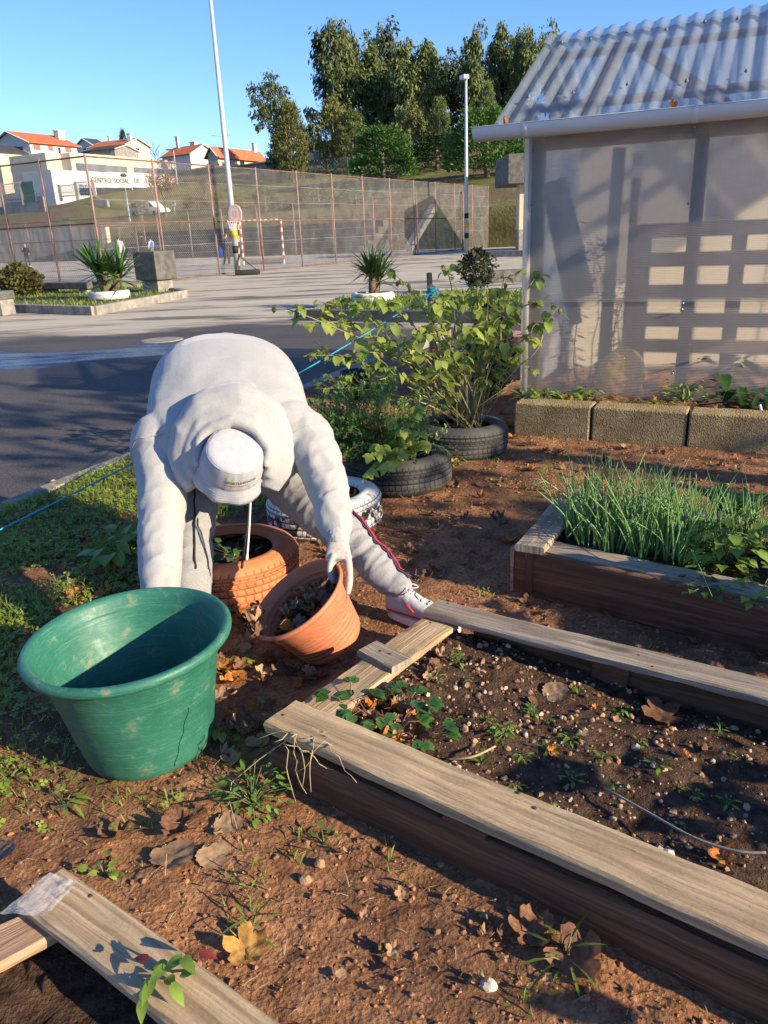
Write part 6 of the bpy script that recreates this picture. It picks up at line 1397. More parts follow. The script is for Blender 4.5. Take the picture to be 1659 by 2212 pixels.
tree(828,256,392,158,OFF+34,'pine',PINE,'round bright green pine right of the cypress',1,n=420); tree(1052,214,396,200,OFF+30,'pine',PINE,'large round green pine right of the floodlight mast',2,n=460); tree(945,276,394,130,OFF+42,'pine',PINED,'dark shaded pine between the two bright round pines',3,n=330)
tree(270,281,330,26,OFF+110,'cyp',PINED,'small dark spruce on the skyline above the middle house',1,'tree','spruce_tree',n=200)
tree(497,400,468,82,OFF+10,'cyp',YELL,'yellow flowering bush behind the floodlight mast',2,'bush','flowering_bush',n=220)
tree(610,432,474,66,OFF+11,'pine',PINED,'dark low bush on the slope behind the goal',2,'bush','bush',n=160)
tree(42,326,352,44,OFF+56,'pine',CYP,'small olive bush below the large orange roofed house',3,'bush','bush',n=120)
for i,(x,yt,w_,u,lab,mt) in enumerate(((575,392,60,14,'ochre brush on the slope left of the grove',CYP),(690,396,120,13,'broad ochre brush on the slope behind the court',CYP),(770,400,80,14,'scrubby ochre brush below the panel fence',EUC),(300,428,60,15,'low olive scrub beside the van',CYP),(430,420,70,17,'brown scrub right of the van',RUSS))):
    tree(x,yt,462,w_,OFF+u,'pine',mt,lab,i,'bush','scrub',n=130)
def bare_tree(x,ytop,u,wpx,label,seed,leafm=None,nl=0,dep=5):
    rr=random.Random(seed); p=onhill(x,400,u); h=ztop(p,ytop)-p.z; s=mper(p); t=thing('bare_tree',p,label,'tree'); mb=MB(); lf=MB(); 
    def br(o,d,L,r,k):
        e=o+d*L+Vector((rr.gauss(0,.05),rr.gauss(0,.05),rr.gauss(0,.03)))*L; mb.tube([o,o.lerp(e,.5)+Vector((rr.gauss(0,.03),rr.gauss(0,.03),0))*L,e],[r,r*.85,r*.65],4 if k<4 else 5,cap=False)
        if k==0:
            return
        for i in range(3 if k>1 else 4):
            a=rr.random()*6.283; sp=rr.uniform(.35,.75)*(wpx*s/h+.35); nd=(d+Vector((math.cos(a)*sp,math.sin(a)*sp,rr.uniform(-.05,.35)))).normalized(); br(o.lerp(e,rr.uniform(.55,1)),nd,L*rr.uniform(.6,.8),max(.012,r*.58),k-1)
            if leafm and k<3:
                for _ in range(nl): c=o.lerp(e,rr.random())+Vector((rr.gauss(0,.3),rr.gauss(0,.3),rr.gauss(0,.3))); dd=Vector((rr.gauss(0,1),rr.gauss(0,1),rr.gauss(-.4,1))).normalized(); ss=dd.orthogonal().normalized(); l_=.22+.2*rr.random(); lf.add([c,c+dd*l_*.5+ss*l_*.3,c+dd*l_,c+dd*l_*.5-ss*l_*.3],[(0,1,2,3)])
    br(p-Vector((0,0,.3)),Vector((0,0,1)),h*.34,h*.016+.03,dep-1)
    mb.build('branches',TWIG,t); 
    if leafm: lf.build('dead_leaves',leafm,t)
bare_tree(350,332,OFF+13,84,'bare russet tree before the social centre with dead leaves clinging on',4,RUSS,3)
bare_tree(325,345,OFF+20,40,'thin bare tree in front of the dark lettering',14)
for i,(x,yt,u) in enumerate(((205,292,112),(228,290,115),(300,288,112),(322,292,108),(345,296,112),(445,296,110),(470,298,104),(535,322,100))): bare_tree(x,yt,OFF+u,40,'%s leafless purple brown tree from the left on the skyline'%names_[i],30+i)
bare_tree(440,352,OFF+30,46,'leafless dark tree right of the russet tree',51); bare_tree(568,424,OFF+8.5,40,'low crooked leafless tree behind the goal',52,dep=4)
# two yard trees to the right of the photographer: they throw the dappled shade over the asphalt

lfm,trm=crown_mesh(77,52,'pine',20); t=thing('shade_tree',(7.6,.75,0),'broad thin crowned tree to the right of the photographer, casting dappled shade on the asphalt','tree')
c_=lfm.build('crown',PINE); k_=trm.build('trunk',BARK,smooth=True); c_.parent=t; k_.parent=t; t.scale=(2.4,2.4,6.3)

for q in (119,322,379): v=onhill(q,440,OFF+20); print('LAT',q,(v-CC).dot(GD29),px(v))
# ---------------------------------------------------------------- leaves, shrubs, weeds, chives
PHY=leafmat('physalis_leaf',(.48,.53,.12),(.24,.36,.065),5,.5,.48,.15); BUSHL=leafmat('small_glossy_leaf',(.20,.34,.06),(.10,.20,.035),6,.35,.3,.15,.4); HUSK=leafmat('husk',(.38,.34,.10),(.25,.22,.06),12,.6,.5,.1)
CHIV=leafmat('chive_leaf',(.30,.48,.15),(.16,.32,.10),5,.4,.25,.12,.4); WEED=leafmat('weed_leaf',(.24,.34,.055),(.11,.20,.03),9,.5,.35,.25); CLOV=leafmat('clover_leaf',(.30,.38,.06),(.15,.23,.035),4,.55,.3,.1); STRAW=leafmat('strawberry_leaf',(.075,.17,.035),(.03,.085,.018),18,.4,.25,.2,.4); DOCK=leafmat('dock_leaf',(.055,.13,.025),(.025,.07,.014),7,.4,.25,.2,.4)
PSTEM=simple('physalis_stem',(.30,.27,.11),(.19,.15,.07),14,.7,.2,.002); BSTEM=simple('brown_stem',(.24,.15,.09),(.13,.08,.05),14,.8,.3,.002)
def leafgeo(lf,b,d,n,L,W,droop=.25,fold=.18,heart=.0,rows=4,tooth=0,seed=0):
    d=Vector(d).normalized(); s=d.cross(Vector(n)); s=s.normalized() if s.length>1e-4 else d.orthogonal().normalized(); u=s.cross(d).normalized(); vs=[]
    for i in range(rows+1):
        q=i/rows; w=W*.5*(math.sin(math.pi*min(1,(q*.86+.14)))**.8)*(1 if i<rows else .03)*(1.25-.55*q)
        if tooth and 0<i<rows: w*=1+tooth*(1 if i%2 else -1)
        c=Vector(b)+d*L*q-u*(droop*L*q*q); back=d*(-heart*L if i==0 else 0)
        vs+=[c-s*w+u*fold*w+back,c,c+s*w+u*fold*w+back]
    fs=[]
    for i in range(rows): fs+=[(i*3,i*3+1,i*3+4,i*3+3),(i*3+1,i*3+2,i*3+5,i*3+4)]
    lf.add(vs,fs)
rr=random.Random(42)
def rv(a=1): return Vector((rr.gauss(0,a),rr.gauss(0,a),rr.gauss(0,a)))
# --- the lanky shrub: long arching stems from the far tyre, soft heart shaped leaves, paper husks
ro=T_BF+Vector((.06,.0,.16)); ph=thing('physalis_shrub',ro,'tall lanky shrub with yellow green heart shaped leaves, growing from the far black tyre','shrub')
tips=[(592,658,4.7),(640,700,4.75),(655,770,4.6),(716,775,4.8),(742,690,5.0),(700,655,4.9),(805,640,4.8),(835,700,4.7),(868,605,5.2),(905,660,4.9),(952,640,4.8),(930,720,4.7),(985,640,5.3),(1030,605,5.2),(1052,625,4.9),(1080,665,5.1),(1120,640,5.2),(1165,590,5.1),(1150,655,5.0),(1205,662,4.9),(1120,740,4.8),(1150,800,5.0),(770,760,4.6),(880,770,4.6),(1010,720,4.7),(975,785,4.65),(1060,760,4.8),(1085,815,4.9),(820,820,4.5),(925,830,4.6),(700,840,4.6),(1090,590,5.3),(960,575,5.2)]
lf=MB(); sb=MB(); hk=MB(); ball(hk,(0,0,-.022),(.013,.013,.019),None,8); hk0=hk.build('husk',HUSK,smooth=True); HN=[0]
def husk(b):
    o=hk0 if not HN[0] else hk0.copy()
    if HN[0]: COL.objects.link(o)
    HN[0]+=1; o.parent=ph; o.location=Vector(b)-ro
for (x,y,dz) in tips:
    e=P(x,y,dz); o=ro+Vector((rr.uniform(-.07,.07),rr.uniform(-.07,.07),0)); h=e.z-o.z
    m1=o.lerp(e,.35)+Vector((0,0,.12*abs(h)+.06))+rv(.03); m2=o.lerp(e,.72)+Vector((0,0,.12))+rv(.03)
    pts,_=smoothpath([o,m1,m2,e],[1]*4,7); n=len(pts); sb.tube(pts,[.0062*(1-i/n*.72)+.0008 for i in range(n)],5)
    for i in range(int(n*.30),n):
        for rep in range(2 if i>n*.45 else 1):
            if rr.random()<.36: continue
            p=pts[i]; a=rr.random()*6.283; out=Vector((math.cos(a),math.sin(a),rr.uniform(-.2,.5))); pet=p+out*rr.uniform(.025,.06); sb.tube([p,pet],[.0018,.0012],3,cap=False)
            if rr.random()<.16: husk(pet); continue
            k=rr.random(); L=.038+.048*k if i<n-2 else .026+.028*k; d=Vector((out.x,out.y,rr.uniform(-1.1,.05))); leafgeo(lf,pet,d,Vector((0,0,1))+rv(.25),L,L*.8,rr.uniform(.1,.45),rr.uniform(-.05,.3),.12)
    # side twigs
    for q in range(2):
        i=rr.randrange(int(n*.4),n-2); p=pts[i]; e2=p+Vector((rr.uniform(-.16,.16),rr.uniform(-.12,.12),rr.uniform(-.03,.16))); sb.tube([p,p.lerp(e2,.5)+rv(.01),e2],[.003,.0022,.0012],4)
        for _ in range(5):
            c=p.lerp(e2,.3+.7*rr.random()); a=rr.random()*6.283; L=.035+.05*rr.random(); leafgeo(lf,c,Vector((math.cos(a),math.sin(a),rr.uniform(-1,.2))),Vector((0,0,1))+rv(.25),L,L*.78,.3,.2,.1)
# dry inner stalks
for k in range(38):
    o=ro+Vector((rr.uniform(-.12,.12),rr.uniform(-.12,.12),0)); e=o+Vector((rr.uniform(-.45,.35),rr.uniform(-.3,.2),rr.uniform(.12,.5))); sb.tube([o,o.lerp(e,.5)+rv(.03),e],[.003,.0025,.0012],4)
sb.build('stems',PSTEM,ph,smooth=True); lf.build('foliage',PHY,ph,smooth=True)
mb=MB(); cu=[P(1085,830,4.95),P(1120,792,4.9),P(1150,768,4.88),P(1168,740,4.86),P(1172,712,4.86),P(1158,700,4.86),P(1148,715,4.86),P(1150,735,4.86)]; q,_=smoothpath(cu,[1]*8,5); mb.tube(q,[.005-.0035*i/len(q) for i in range(len(q))],5); mb.build('curled_stalk',DRY,ph,smooth=True)
# --- the small leaved bush in the near black tyre
b0_=T_BN+Vector((-.12,-.02,.13)); bu=thing('small_bush',b0_,'dense small leaved green bush in the near black tyre, beside the person','bush'); lf=MB(); sb=MB()
for k in range(190):
    a=rr.random()*6.283; r=.50*rr.random()**.55; e=b0_+Vector((r*math.cos(a)-.06,r*math.sin(a)*.9,.10+.58*rr.random()*(1-.45*r/.5))); o=b0_+Vector((rr.uniform(-.08,.08),rr.uniform(-.08,.08),0)); m_=o.lerp(e,.55)+Vector((0,0,.06))+rv(.02); pts,_=smoothpath([o,m_,e],[1]*3,5); sb.tube(pts,[.003-.0018*i/len(pts) for i in range(len(pts))],4)
    for i in range(3,len(pts)):
        for _ in range(5): p=pts[i]+rv(.012); d=rv(1)+Vector((0,0,.35)); L=.016+.016*rr.random(); leafgeo(lf,p,d,Vector((0,0,1))+rv(.4),L,L*.55,.1,.2,0,2)
sb.build('stems',BSTEM,bu,smooth=True); lf.build('foliage',BUSHL,bu,smooth=True)
# trailing young physalis at the front lip of that tyre
o=P(880,960,4.2); o=T_BN+Vector((.0,-.12,.14)); tr_=thing('physalis_shoot',o,'soft leaved yellow green shoot hanging over the front lip of the near black tyre','plant'); lf=MB(); sb=MB()
for (x,y,dz) in ((905,880,4.1),(845,905,4.05),(870,930,4.0),(910,935,4.05),(812,965,3.95),(835,1010,3.85),(790,1030,3.8),(865,985,3.95),(800,985,3.9),(925,960,4.1)):
    e=P(x,y,dz); pts,_=smoothpath([o,o.lerp(e,.5)+Vector((0,0,.07))+rv(.015),e],[1]*3,5); sb.tube(pts,[.0035-.002*i/len(pts) for i in range(len(pts))],4)
    for i in range(3,len(pts)):
        for _ in range(3): a=rr.random()*6.283; L=.028+.032*rr.random(); leafgeo(lf,pts[i],Vector((math.cos(a),math.sin(a),rr.uniform(-.9,.2))),Vector((0,-.3,1))+rv(.25),L,L*.8,.25,.15,.12)
sb.build('stems',PSTEM,tr_,smooth=True); lf.build('foliage',PHY,tr_,smooth=True)
# --- stake with blue twine, and the line running from it
sk0=P(940,870,5.35); sk1=P(927,590,5.30); stk=thing('garden_stake',(sk0.x,sk0.y,0),'old wooden stake with blue twine knotted round its top, among the lanky shrub','stake'); mb=MB(); mb.tube([Vector((sk0.x,sk0.y,-.02)),sk0.lerp(sk1,.5),sk1],[.024,.022,.019],8); mb.build('post',BSTEM,stk)
TWINE=simple('blue_twine',(.03,.33,.46),(.02,.24,.36),60,.6,.3,.002,200)
kn_=P(932,632,5.29); mb=MB(); 
for k in range(7):
    c=kn_+Vector((0,0,(k-3)*.012)); mb.tube([c+Vector((.027*math.cos(a*.5236),.027*math.sin(a*.5236),.006*math.sin(a*.5236+k)+rr.uniform(-.004,.004))) for a in range(13)],.0042,5)
for k in range(6): mb.tube([kn_+rv(.02),kn_+rv(.03)+Vector((0,0,-.02)),kn_+rv(.035)+Vector((.0,0,-.07*rr.random()))],.0035,4)
mb.build('twine_knot',TWINE,stk,smooth=True)
ra_=kn_; rb_=P(-70,1178,3.35); mb=MB(); mb.tube([ra_.lerp(rb_,k/24)-Vector((0,0,.05*4*(k/24)*(1-k/24))) for k in range(25)],.0042,6); o=mb.build('twine_line',TWINE,loc=tuple(rb_),smooth=True); tag(o,'turquoise twine stretched from the stake past the person to the left edge','twine')
# --- chives
def clump(c,n,h,label,first=None,spread=.07,mat=CHIV,name='chive_clump',seed=0,cat='chives',group='chive clumps of the raised bed',flop=.12):
    r2=random.Random(seed); t=thing(name,c,label,cat,group); lf=MB(); c=Vector(c)
    for k in range(n):
        a=r2.random()*6.283; r=spread*r2.random()**.5; b=c+Vector((r*math.cos(a),r*math.sin(a),0)); hh=h*(.5+.55*r2.random()); ln=Vector((math.cos(a),math.sin(a),0))*r2.gauss(.22,.22)*hh+Vector((r2.gauss(0,.09),r2.gauss(0,.09),0))*hh; fl=r2.random()<flop
        m_=b+Vector((0,0,hh*.55))+ln*.45; e=b+Vector((0,0,hh*(.98 if not fl else .35)))+ln*(1.15 if not fl else 2.6); pts,_=smoothpath([b,m_,e],[1]*3,4); w_=.0022+.0014*r2.random(); lf.tube(pts,[w_*(1-.8*(i/len(pts))**2) for i in range(len(pts))],5)
    lf.build('leaves',mat,t,smooth=True); return t
cm=[(1262,1135),(1300,1150),(1275,1180),(1325,1195),(1345,1130),(1360,1175),(1390,1205),(1405,1150),(1425,1190),(1450,1165),(1465,1215),(1490,1190),(1240,1165),(1528,1185),(1560,1170),(1595,1185),(1630,1180)]
for i,(x,y) in enumerate(cm):
    c=G(x,y,.155); clump(c,30 if i<13 else 20,.33 if i<13 else .27,'bluish green chives growing in the raised bed',seed=i+1,spread=.055)
for i,(p,q,w_) in enumerate((((1290,1185),(1238,1225),3),((1300,1200),(1265,1235),3),((1395,1215),(1378,1275),3),((1480,1220),(1410,1260),2))): pass
lt=thing('leafy_plant',G(1590,1120,.155),'broad leaved pale green plant at the back of the chive bed','plant'); lf=MB()
for k in range(16):
    a=rr.random()*6.283; L=.11+.08*rr.random(); leafgeo(lf,G(1590,1120,.16)+Vector((rr.uniform(-.05,.05),rr.uniform(-.05,.05),.02)),Vector((math.cos(a)*.8,math.sin(a)*.8,rr.uniform(.6,1.6))),Vector((0,0,1)),L,L*.45,.35,.25)
lf.build('leaves',WEED,lt,smooth=True)
def sprig(c,r,h,n,label,mat,L=.05,name='weed',cat='weed',group=None,seed=0,W=.5,tooth=0,st=STEM,up=(.1,.9)):
    r2=random.Random(seed); t=thing(name,c,label,cat,group); lf=MB(); sb=MB(); c=Vector(c)
    for k in range(n):
        a=r2.random()*6.283; q=r*r2.random()**.6; e=c+Vector((q*math.cos(a),q*math.sin(a),h*r2.uniform(*up))); 
        if k%2==0: sb.tube([c,c.lerp(e,.5)+Vector((0,0,h*.15)),e],[.002+.0015*h,.0016,.001],4,cap=False)
        ll=L*(.6+.7*r2.random()); leafgeo(lf,e,Vector((math.cos(a),math.sin(a),r2.uniform(-.5,.6))),Vector((r2.gauss(0,.2),r2.gauss(0,.2),1)),ll,ll*W,.25,.2,.05,3,tooth)
    sb.build('stems',st,t); lf.build('leaves',mat,t,smooth=True); return t
sprig(G(1560,1225,.155),.14,.20,110,'toothed yellow green nettle like plant at the front right of the chive bed',WEED,.055,'leafy_plant','plant',seed=3,W=.6,tooth=.25)
sprig(G(1640,1200,.155),.08,.12,40,'small dark toothed plant at the right end of the chive bed',DOCK,.05,'leafy_plant','plant',seed=4,W=.6,tooth=.25)
sprig(G(1520,1275,.17),.10,.04,26,'low toothed creeper lying over the front board of the chive bed',STRAW,.03,'leafy_plant','plant',seed=5,W=.7,tooth=.2)
sprig(G(1640,1290,.17),.12,.05,34,'toothed green creeper on the front board at the right edge of the photo',WEED,.03,'leafy_plant','plant',seed=6,W=.7,tooth=.2)
# --- border plants before the greenhouse
for i,(x,y,r,h,n,lab,mt,L,W_,tt) in enumerate(((1180,872,.14,.10,60,'pale green marigold rosette at the left end of the block border',WEED,.07,.38,0),(1225,868,.13,.09,60,'bright green marigold rosette with a yellow flower behind the first block',WEED,.065,.4,0),(1265,866,.10,.10,44,'small light green rosette near the greenhouse foot',WEED,.06,.4,0),(1548,850,.24,.30,34,'tall dark dock with broad leaves in front of the greenhouse',DOCK,.16,.42,0),(1600,868,.20,.16,30,'low dark dock at the right of the border',DOCK,.12,.45,0),(1475,868,.14,.17,70,'feathery dark green clump in front of the greenhouse post',CLOV,.05,.25,0),(1420,880,.13,.05,70,'mossy low clump behind the middle block',CLOV,.03,.5,0),(1345,876,.10,.06,20,'sparse weeds beside the yellow sack',STRAW,.05,.3,0),(1640,880,.16,.12,40,'dark leaves at the right edge of the border',DOCK,.08,.5,0),(1130,862,.10,.10,40,'pale weed between the lanky shrub and the first block',WEED,.05,.45,0))):
    sprig(G(x,y,.18),r,h,n,lab,mt,L,'border_plant','plant',seed=i+40,W=W_,tooth=tt)
mb=MB(); c=G(1184,866,.18)+Vector((0,0,.06)); 
for k in range(12): a=k*.5236; leafgeo(mb,c,Vector((math.cos(a),math.sin(a),.3)),(0,0,1),.022,.009,.2,.1,0,2)
o=mb.build('marigold_flower',simple('yellow_petal',(.75,.42,.02),(.6,.3,.02),30,.6,0),loc=tuple(c)); tag(o,'small yellow marigold flower in the block border','flower')
# --- strawberries and seedlings in the near bed
for i,(x,y) in enumerate(((800,1545),(855,1570),(910,1590),(760,1540),(880,1535))):
    c=G(x,y,.12); c.z=bedz(c.x,c.y)+.005; t=thing('strawberry_plant',c,('strawberry plant with green leaves nearest the front plank corner','strawberry plant in the middle of the clump beside the front plank','rightmost strawberry plant of the clump, over the front plank edge','small strawberry plant among brown leaves at the left plank','strawberry plant at the back of the clump near the support block')[i],'strawberry plant','strawberry plants of the near bed'); lf=MB(); sb=MB()
    for k in range(4):
        a=rr.random()*6.283; e=c+Vector((.07*math.cos(a),.07*math.sin(a),.03+.035*rr.random())); sb.tube([c,c.lerp(e,.5)+Vector((0,0,.02)),e],[.0016,.0014,.001],4)
        for da in(-.9,0,.9): L=.034+.012*rr.random(); leafgeo(lf,e,Vector((math.cos(a+da),math.sin(a+da),rr.uniform(-.15,.25))),Vector((0,0,1))+rv(.12),L,L*.85,.2,.25,0,5,.08)
    sb.build('stems',BSTEM,t); lf.build('leaves',STRAW,t,smooth=True)
sd0=None
seeds=[(990,1435,1),(1150,1545,1),(1090,1590,1),(1130,1640,0),(1235,1690,0),(1075,1385,2),(1180,1560,0),(1050,1560,0),(1500,1720,0),(1465,1705,0),(1555,1580,0),(1180,1625,0),(1110,1700,0),(1010,1470,0),(1300,1640,0),(1380,1610,0),(1230,1600,0),(1420,1660,0),(1600,1650,0),(1340,1540,0),(1250,1500,2),(980,1560,0),(1040,1650,2),(1190,1740,0),(1330,1710,2),(1450,1790,0),(1570,1740,0),(940,1470,0)]
sp1=[sprig((0,0,0),.022,.035,12,'tiny green seedling sprouting in the gravelly soil of the near bed',WEED,.018,'seedling','seedling','seedlings in the near bed',seed=70,W=.45),sprig((0,0,0),.035,.05,34,'',WEED,.02,'seedling','seedling','seedlings in the near bed',seed=71,W=.5)]
g=thing('seedling',(0,0,0),'','seedling','seedlings in the near bed'); lf=MB()
for k in range(16): a=rr.random()*6.283; L=.05+.04*rr.random(); leafgeo(lf,(0,0,0),Vector((math.cos(a)*.6,math.sin(a)*.6,.9)),(0,0,1),L,.004,.4,.1)
lf.build('leaves',WEED,g); sp1.append(g); usedp=[0,0,0]
for i,(x,y,k) in enumerate(seeds):
    c=G(x,y,.07); c=G(x,y,bedz(c.x,c.y)); o=sp1[k] if not usedp[k] else copy_tree(sp1[k]); usedp[k]=1; o.location=c; s=rr.uniform(.5,.95); o.scale=(s,s,s); o.rotation_euler.z=rr.random()*6.28; o['label']=('tiny green seedling sprouting in the gravelly soil of the near bed','bushy little green weed sprouting in the gravelly soil of the near bed','thin grassy tuft sprouting in the gravelly soil of the near bed')[k]
# --- weeds in the garden soil
wl_=[(545,1735,.10,.10,90,'dense small leaved sprig growing at the corner of the near bed',BUSHL,.022,.5),(250,1215,.13,.13,16,'broad leaved green weed left of the person',WEED,.11,.62),(700,1885-60,.03,.03,8,'tiny weed on the bare soil before the near bed',WEED,.02,.5),(225,1890,.04,.03,10,'clover sprig beside the plank of the bottom left bed',CLOV,.025,.8),(480,1590,.035,.05,8,'clover sprig to the right of the green tub',CLOV,.03,.8),(20,1690,.06,.05,20,'clover patch at the left edge below the tub shadow',CLOV,.025,.8),(140,1740,.05,.03,16,'flat pale dandelion rosette left of the green tub foot',WEED,.05,.2),(1490,1340,.09,.04,22,'grey green rosette on the shaded path between the beds',STRAW,.06,.35),(1325,1300,.08,.05,22,'grassy weed on the shaded path between the beds',CLOV,.06,.12),(520,1425,.05,.05,10,'small bright weed between the tub and the pot',WEED,.03,.4),(1220,2085,.05,.06,14,'grass tuft near the fallen leaves before the near bed',WEED,.06,.1),(545,2010,.04,.05,12,'grass tuft beside the large yellow leaf',WEED,.05,.1),(1180,1060,.05,.12,16,'thin grass at the corner of the chive bed',DRY,.08,.08),(990,1010,.05,.10,14,'weed at the foot of the far black tyre',WEED,.04,.3)]
for i,(x,y,r,h,n,lab,mt,L,W_) in enumerate(wl_): c=G(x,y,0); c.z=soil_h(c.x,c.y); sprig(c,r,h,n,lab,mt,L,'weed','weed',seed=90+i,W=W_)
bp=G(345,2150,.05); wt=thing('young_plant',bp,'wilting green and dark red leaved plant beside the bottom left plank','plant'); lf=MB(); sb=MB()
for (x,y,zz,mt_) in ((360,2085,.2,0),(395,2068,.22,0),(330,2120,.18,0),(310,2160,.15,0),(420,2095,.2,0),(372,2125,.19,0)):
    e=G(x,y,zz); sb.tube([bp,bp.lerp(e,.5)+Vector((0,0,.03)),e],[.004,.003,.002],5); 
    for k in range(2): a=rr.random()*6.283; leafgeo(lf,e,Vector((math.cos(a),math.sin(a),rr.uniform(-.8,.3))),Vector((0,-.3,1)),.040,.020,.4,.2)
sb.build('stems',PSTEM,wt,smooth=True); lf.build('leaves',WEED,wt,smooth=True); lf=MB(); e=G(430,2062,.21); leafgeo(lf,e,Vector((.9,.2,-.2)),(0,0,1),.035,.022,.4,.3); e=G(320,2075,.2); leafgeo(lf,e,Vector((-.8,.3,.1)),(0,0,1),.03,.018,.3,.3); lf.build('red_leaves',leafmat('dark_red_leaf',(.22,.04,.035),(.10,.02,.02),12,.5,.3,.1),wt,smooth=True)
# --- plants inside the painted tyres
for i,(c,n,lab) in enumerate(((T_OR+Vector((.02,-.02,.125)),26,'small green plants inside the orange tyre'),(T_WH+Vector((-.08,.0,.12)),34,'green leafy plant inside the white tyre'))): sprig(c,.13,.09,n,lab,WEED if i else STRAW,.05,'tyre_plant','plant',seed=120+i,W=.6)
# --- ground cover: clover and grass, too many to count
def inpoly(x,y,poly):
    c=False;j=len(poly)-1
    for i in range(len(poly)):
        if (poly[i][1]>y)!=(poly[j][1]>y) and x<(poly[j][0]-poly[i][0])*(y-poly[i][1])/(poly[j][1]-poly[i][1])+poly[i][0]: c=not c
        j=i
    return c
ZD=[(-60,1110),(330,975),(520,985),(600,1060),(560,1110),(430,1140),(330,1215),(290,1290),(130,1320),(50,1420),(60,1560),(-60,1530)]
ZM=[(-60,1400),(60,1400),(200,1640),(330,1720),(420,1700),(330,1800),(200,1830),(60,1800),(-60,1830)]
r3=random.Random(77); bl_=MB(); cv=MB()
def dens(x,y):
    X,Y,_=px((x,y,0)); 
    if inpoly(X,Y,ZD): return 1.0
    if inpoly(X,Y,ZM): return .42
    return 0.0
n=0
while n<15000:
    x=r3.uniform(-3.2,.1); y=r3.uniform(1.3,6.6); k=kside(x,y)
    if k<.09: continue
    D=dens(x,y)
    if D<=0 or r3.random()>D*(.55+.9*noise.noise(Vector((x*3,y*3,7)))): continue
    if (Vector((x,y,0))-Vector((tubc.x,tubc.y,0))).length<.2: continue
    n+=1; z=soil_h(x,y); a=r3.random()*6.283
    if r3.random()<(.42 if D>.5 else .72):
        h=(.022+.05*r3.random()**2)*(1.25 if D>.5 else .55); ln=Vector((math.cos(a),math.sin(a),0))*h*r3.uniform(.3,1.3); s=Vector((-math.sin(a),math.cos(a),0))*(.0016+.0012*r3.random()); p=Vector((x,y,z)); bl_.add([p-s,p+s,p+ln*.45+Vector((0,0,h*.7))+s*.7,p+ln*.45+Vector((0,0,h*.7))-s*.7,p+ln+Vector((0,0,h*.8))],[(0,1,2,3),(3,2,4)])
    else:
        h=.010+.028*r3.random(); c=Vector((x,y,z+h)); L=.008+.009*r3.random(); t_=Vector((r3.gauss(0,.35),r3.gauss(0,.35),1)).normalized()
        for q in range(3):
            b=a+q*2.094; d=Vector((math.cos(b),math.sin(b),0)); d=(d-t_*d.dot(t_)).normalized(); s=t_.cross(d); cv.add([c,c+d*L*.6+s*L*.5,c+d*L,c+d*L*.6-s*L*.5],[(0,1,2,3)])
tag(bl_.build('grass',GRASSM),'short grass growing on the garden ground left of the person','grass',kind='stuff'); tag(cv.build('ground_cover',CLOV),'clover and small weeds carpeting the garden ground by the kerb','ground cover',kind='stuff')
# sparse seedlings and straw on the soil
bl_=MB(); n=0
while n<900:
    y=.9+r3.random()**1.5*5; x=-1.3+r3.random()*3.6
    if kside(x,y)<.3 or bed_in(x,y) or ch_in(x,y): continue
    n+=1; z=soil_h(x,y); a=r3.random()*6.283; p=Vector((x,y,z+.003)); L=.01+.03*r3.random(); d=Vector((math.cos(a),math.sin(a),r3.uniform(.0,.9))); bl_.tube([p,p+d*L*.5+Vector((0,0,.003)),p+d*L],[.0009,.0008,.0004],3)
tag(bl_.build('straw',DRY),'dry straw and rootlets scattered on the soil','straw',kind='stuff')
bl_=MB(); n=0
while n<1500:
    c=None; k=int(n/14); r4=random.Random(k+900); y=.9+r4.random()**1.4*4.6; x=-1.2+r4.random()*3.0; x+=r3.gauss(0,.03); y+=r3.gauss(0,.03); n+=1
    if kside(x,y)<.3 or bed_in(x,y) or ch_in(x,y): continue
    z=soil_h(x,y); a=r3.random()*6.283; h=.012+.022*r3.random(); p=Vector((x,y,z)); s=Vector((-math.sin(a),math.cos(a),0))*.0013; ln=Vector((math.cos(a),math.sin(a),0))*h*.8; bl_.add([p-s,p+s,p+ln*.5+Vector((0,0,h*.8))+s,p+ln+Vector((0,0,h))],[(0,1,2),(0,2,3)])
tag(bl_.build('grass_sprouts',WEED),'tiny grass sprouts dotted over the bare soil','grass',kind='stuff')
# dry grass along the kerb and behind
bl_=MB()
for k in range(1500):
    t=r3.uniform(.6,7.5); o=K0+KD*t+KN*r3.uniform(-.42,-.02)*(.4+.6*noise.noise(Vector((t*1.3,3,1)))+.3); 
    if r3.random()>.35+.9*noise.noise(Vector((t*1.1,8,1))): continue
    a=r3.random()*6.283; h=.03+.04*r3.random(); p=Vector((o.x,o.y,ZA)); s=Vector((-math.sin(a),math.cos(a),0))*.0018; ln=Vector((math.cos(a),math.sin(a),0))*h*1.2; bl_.add([p-s,p+s,p+ln*.5+Vector((0,0,h*.6))+s,p+ln+Vector((0,0,h*.5))],[(0,1,2),(0,2,3)])
tag(bl_.build('dry_grass',DRY),'dry trampled grass along the asphalt side of the kerb','dry grass',kind='stuff')
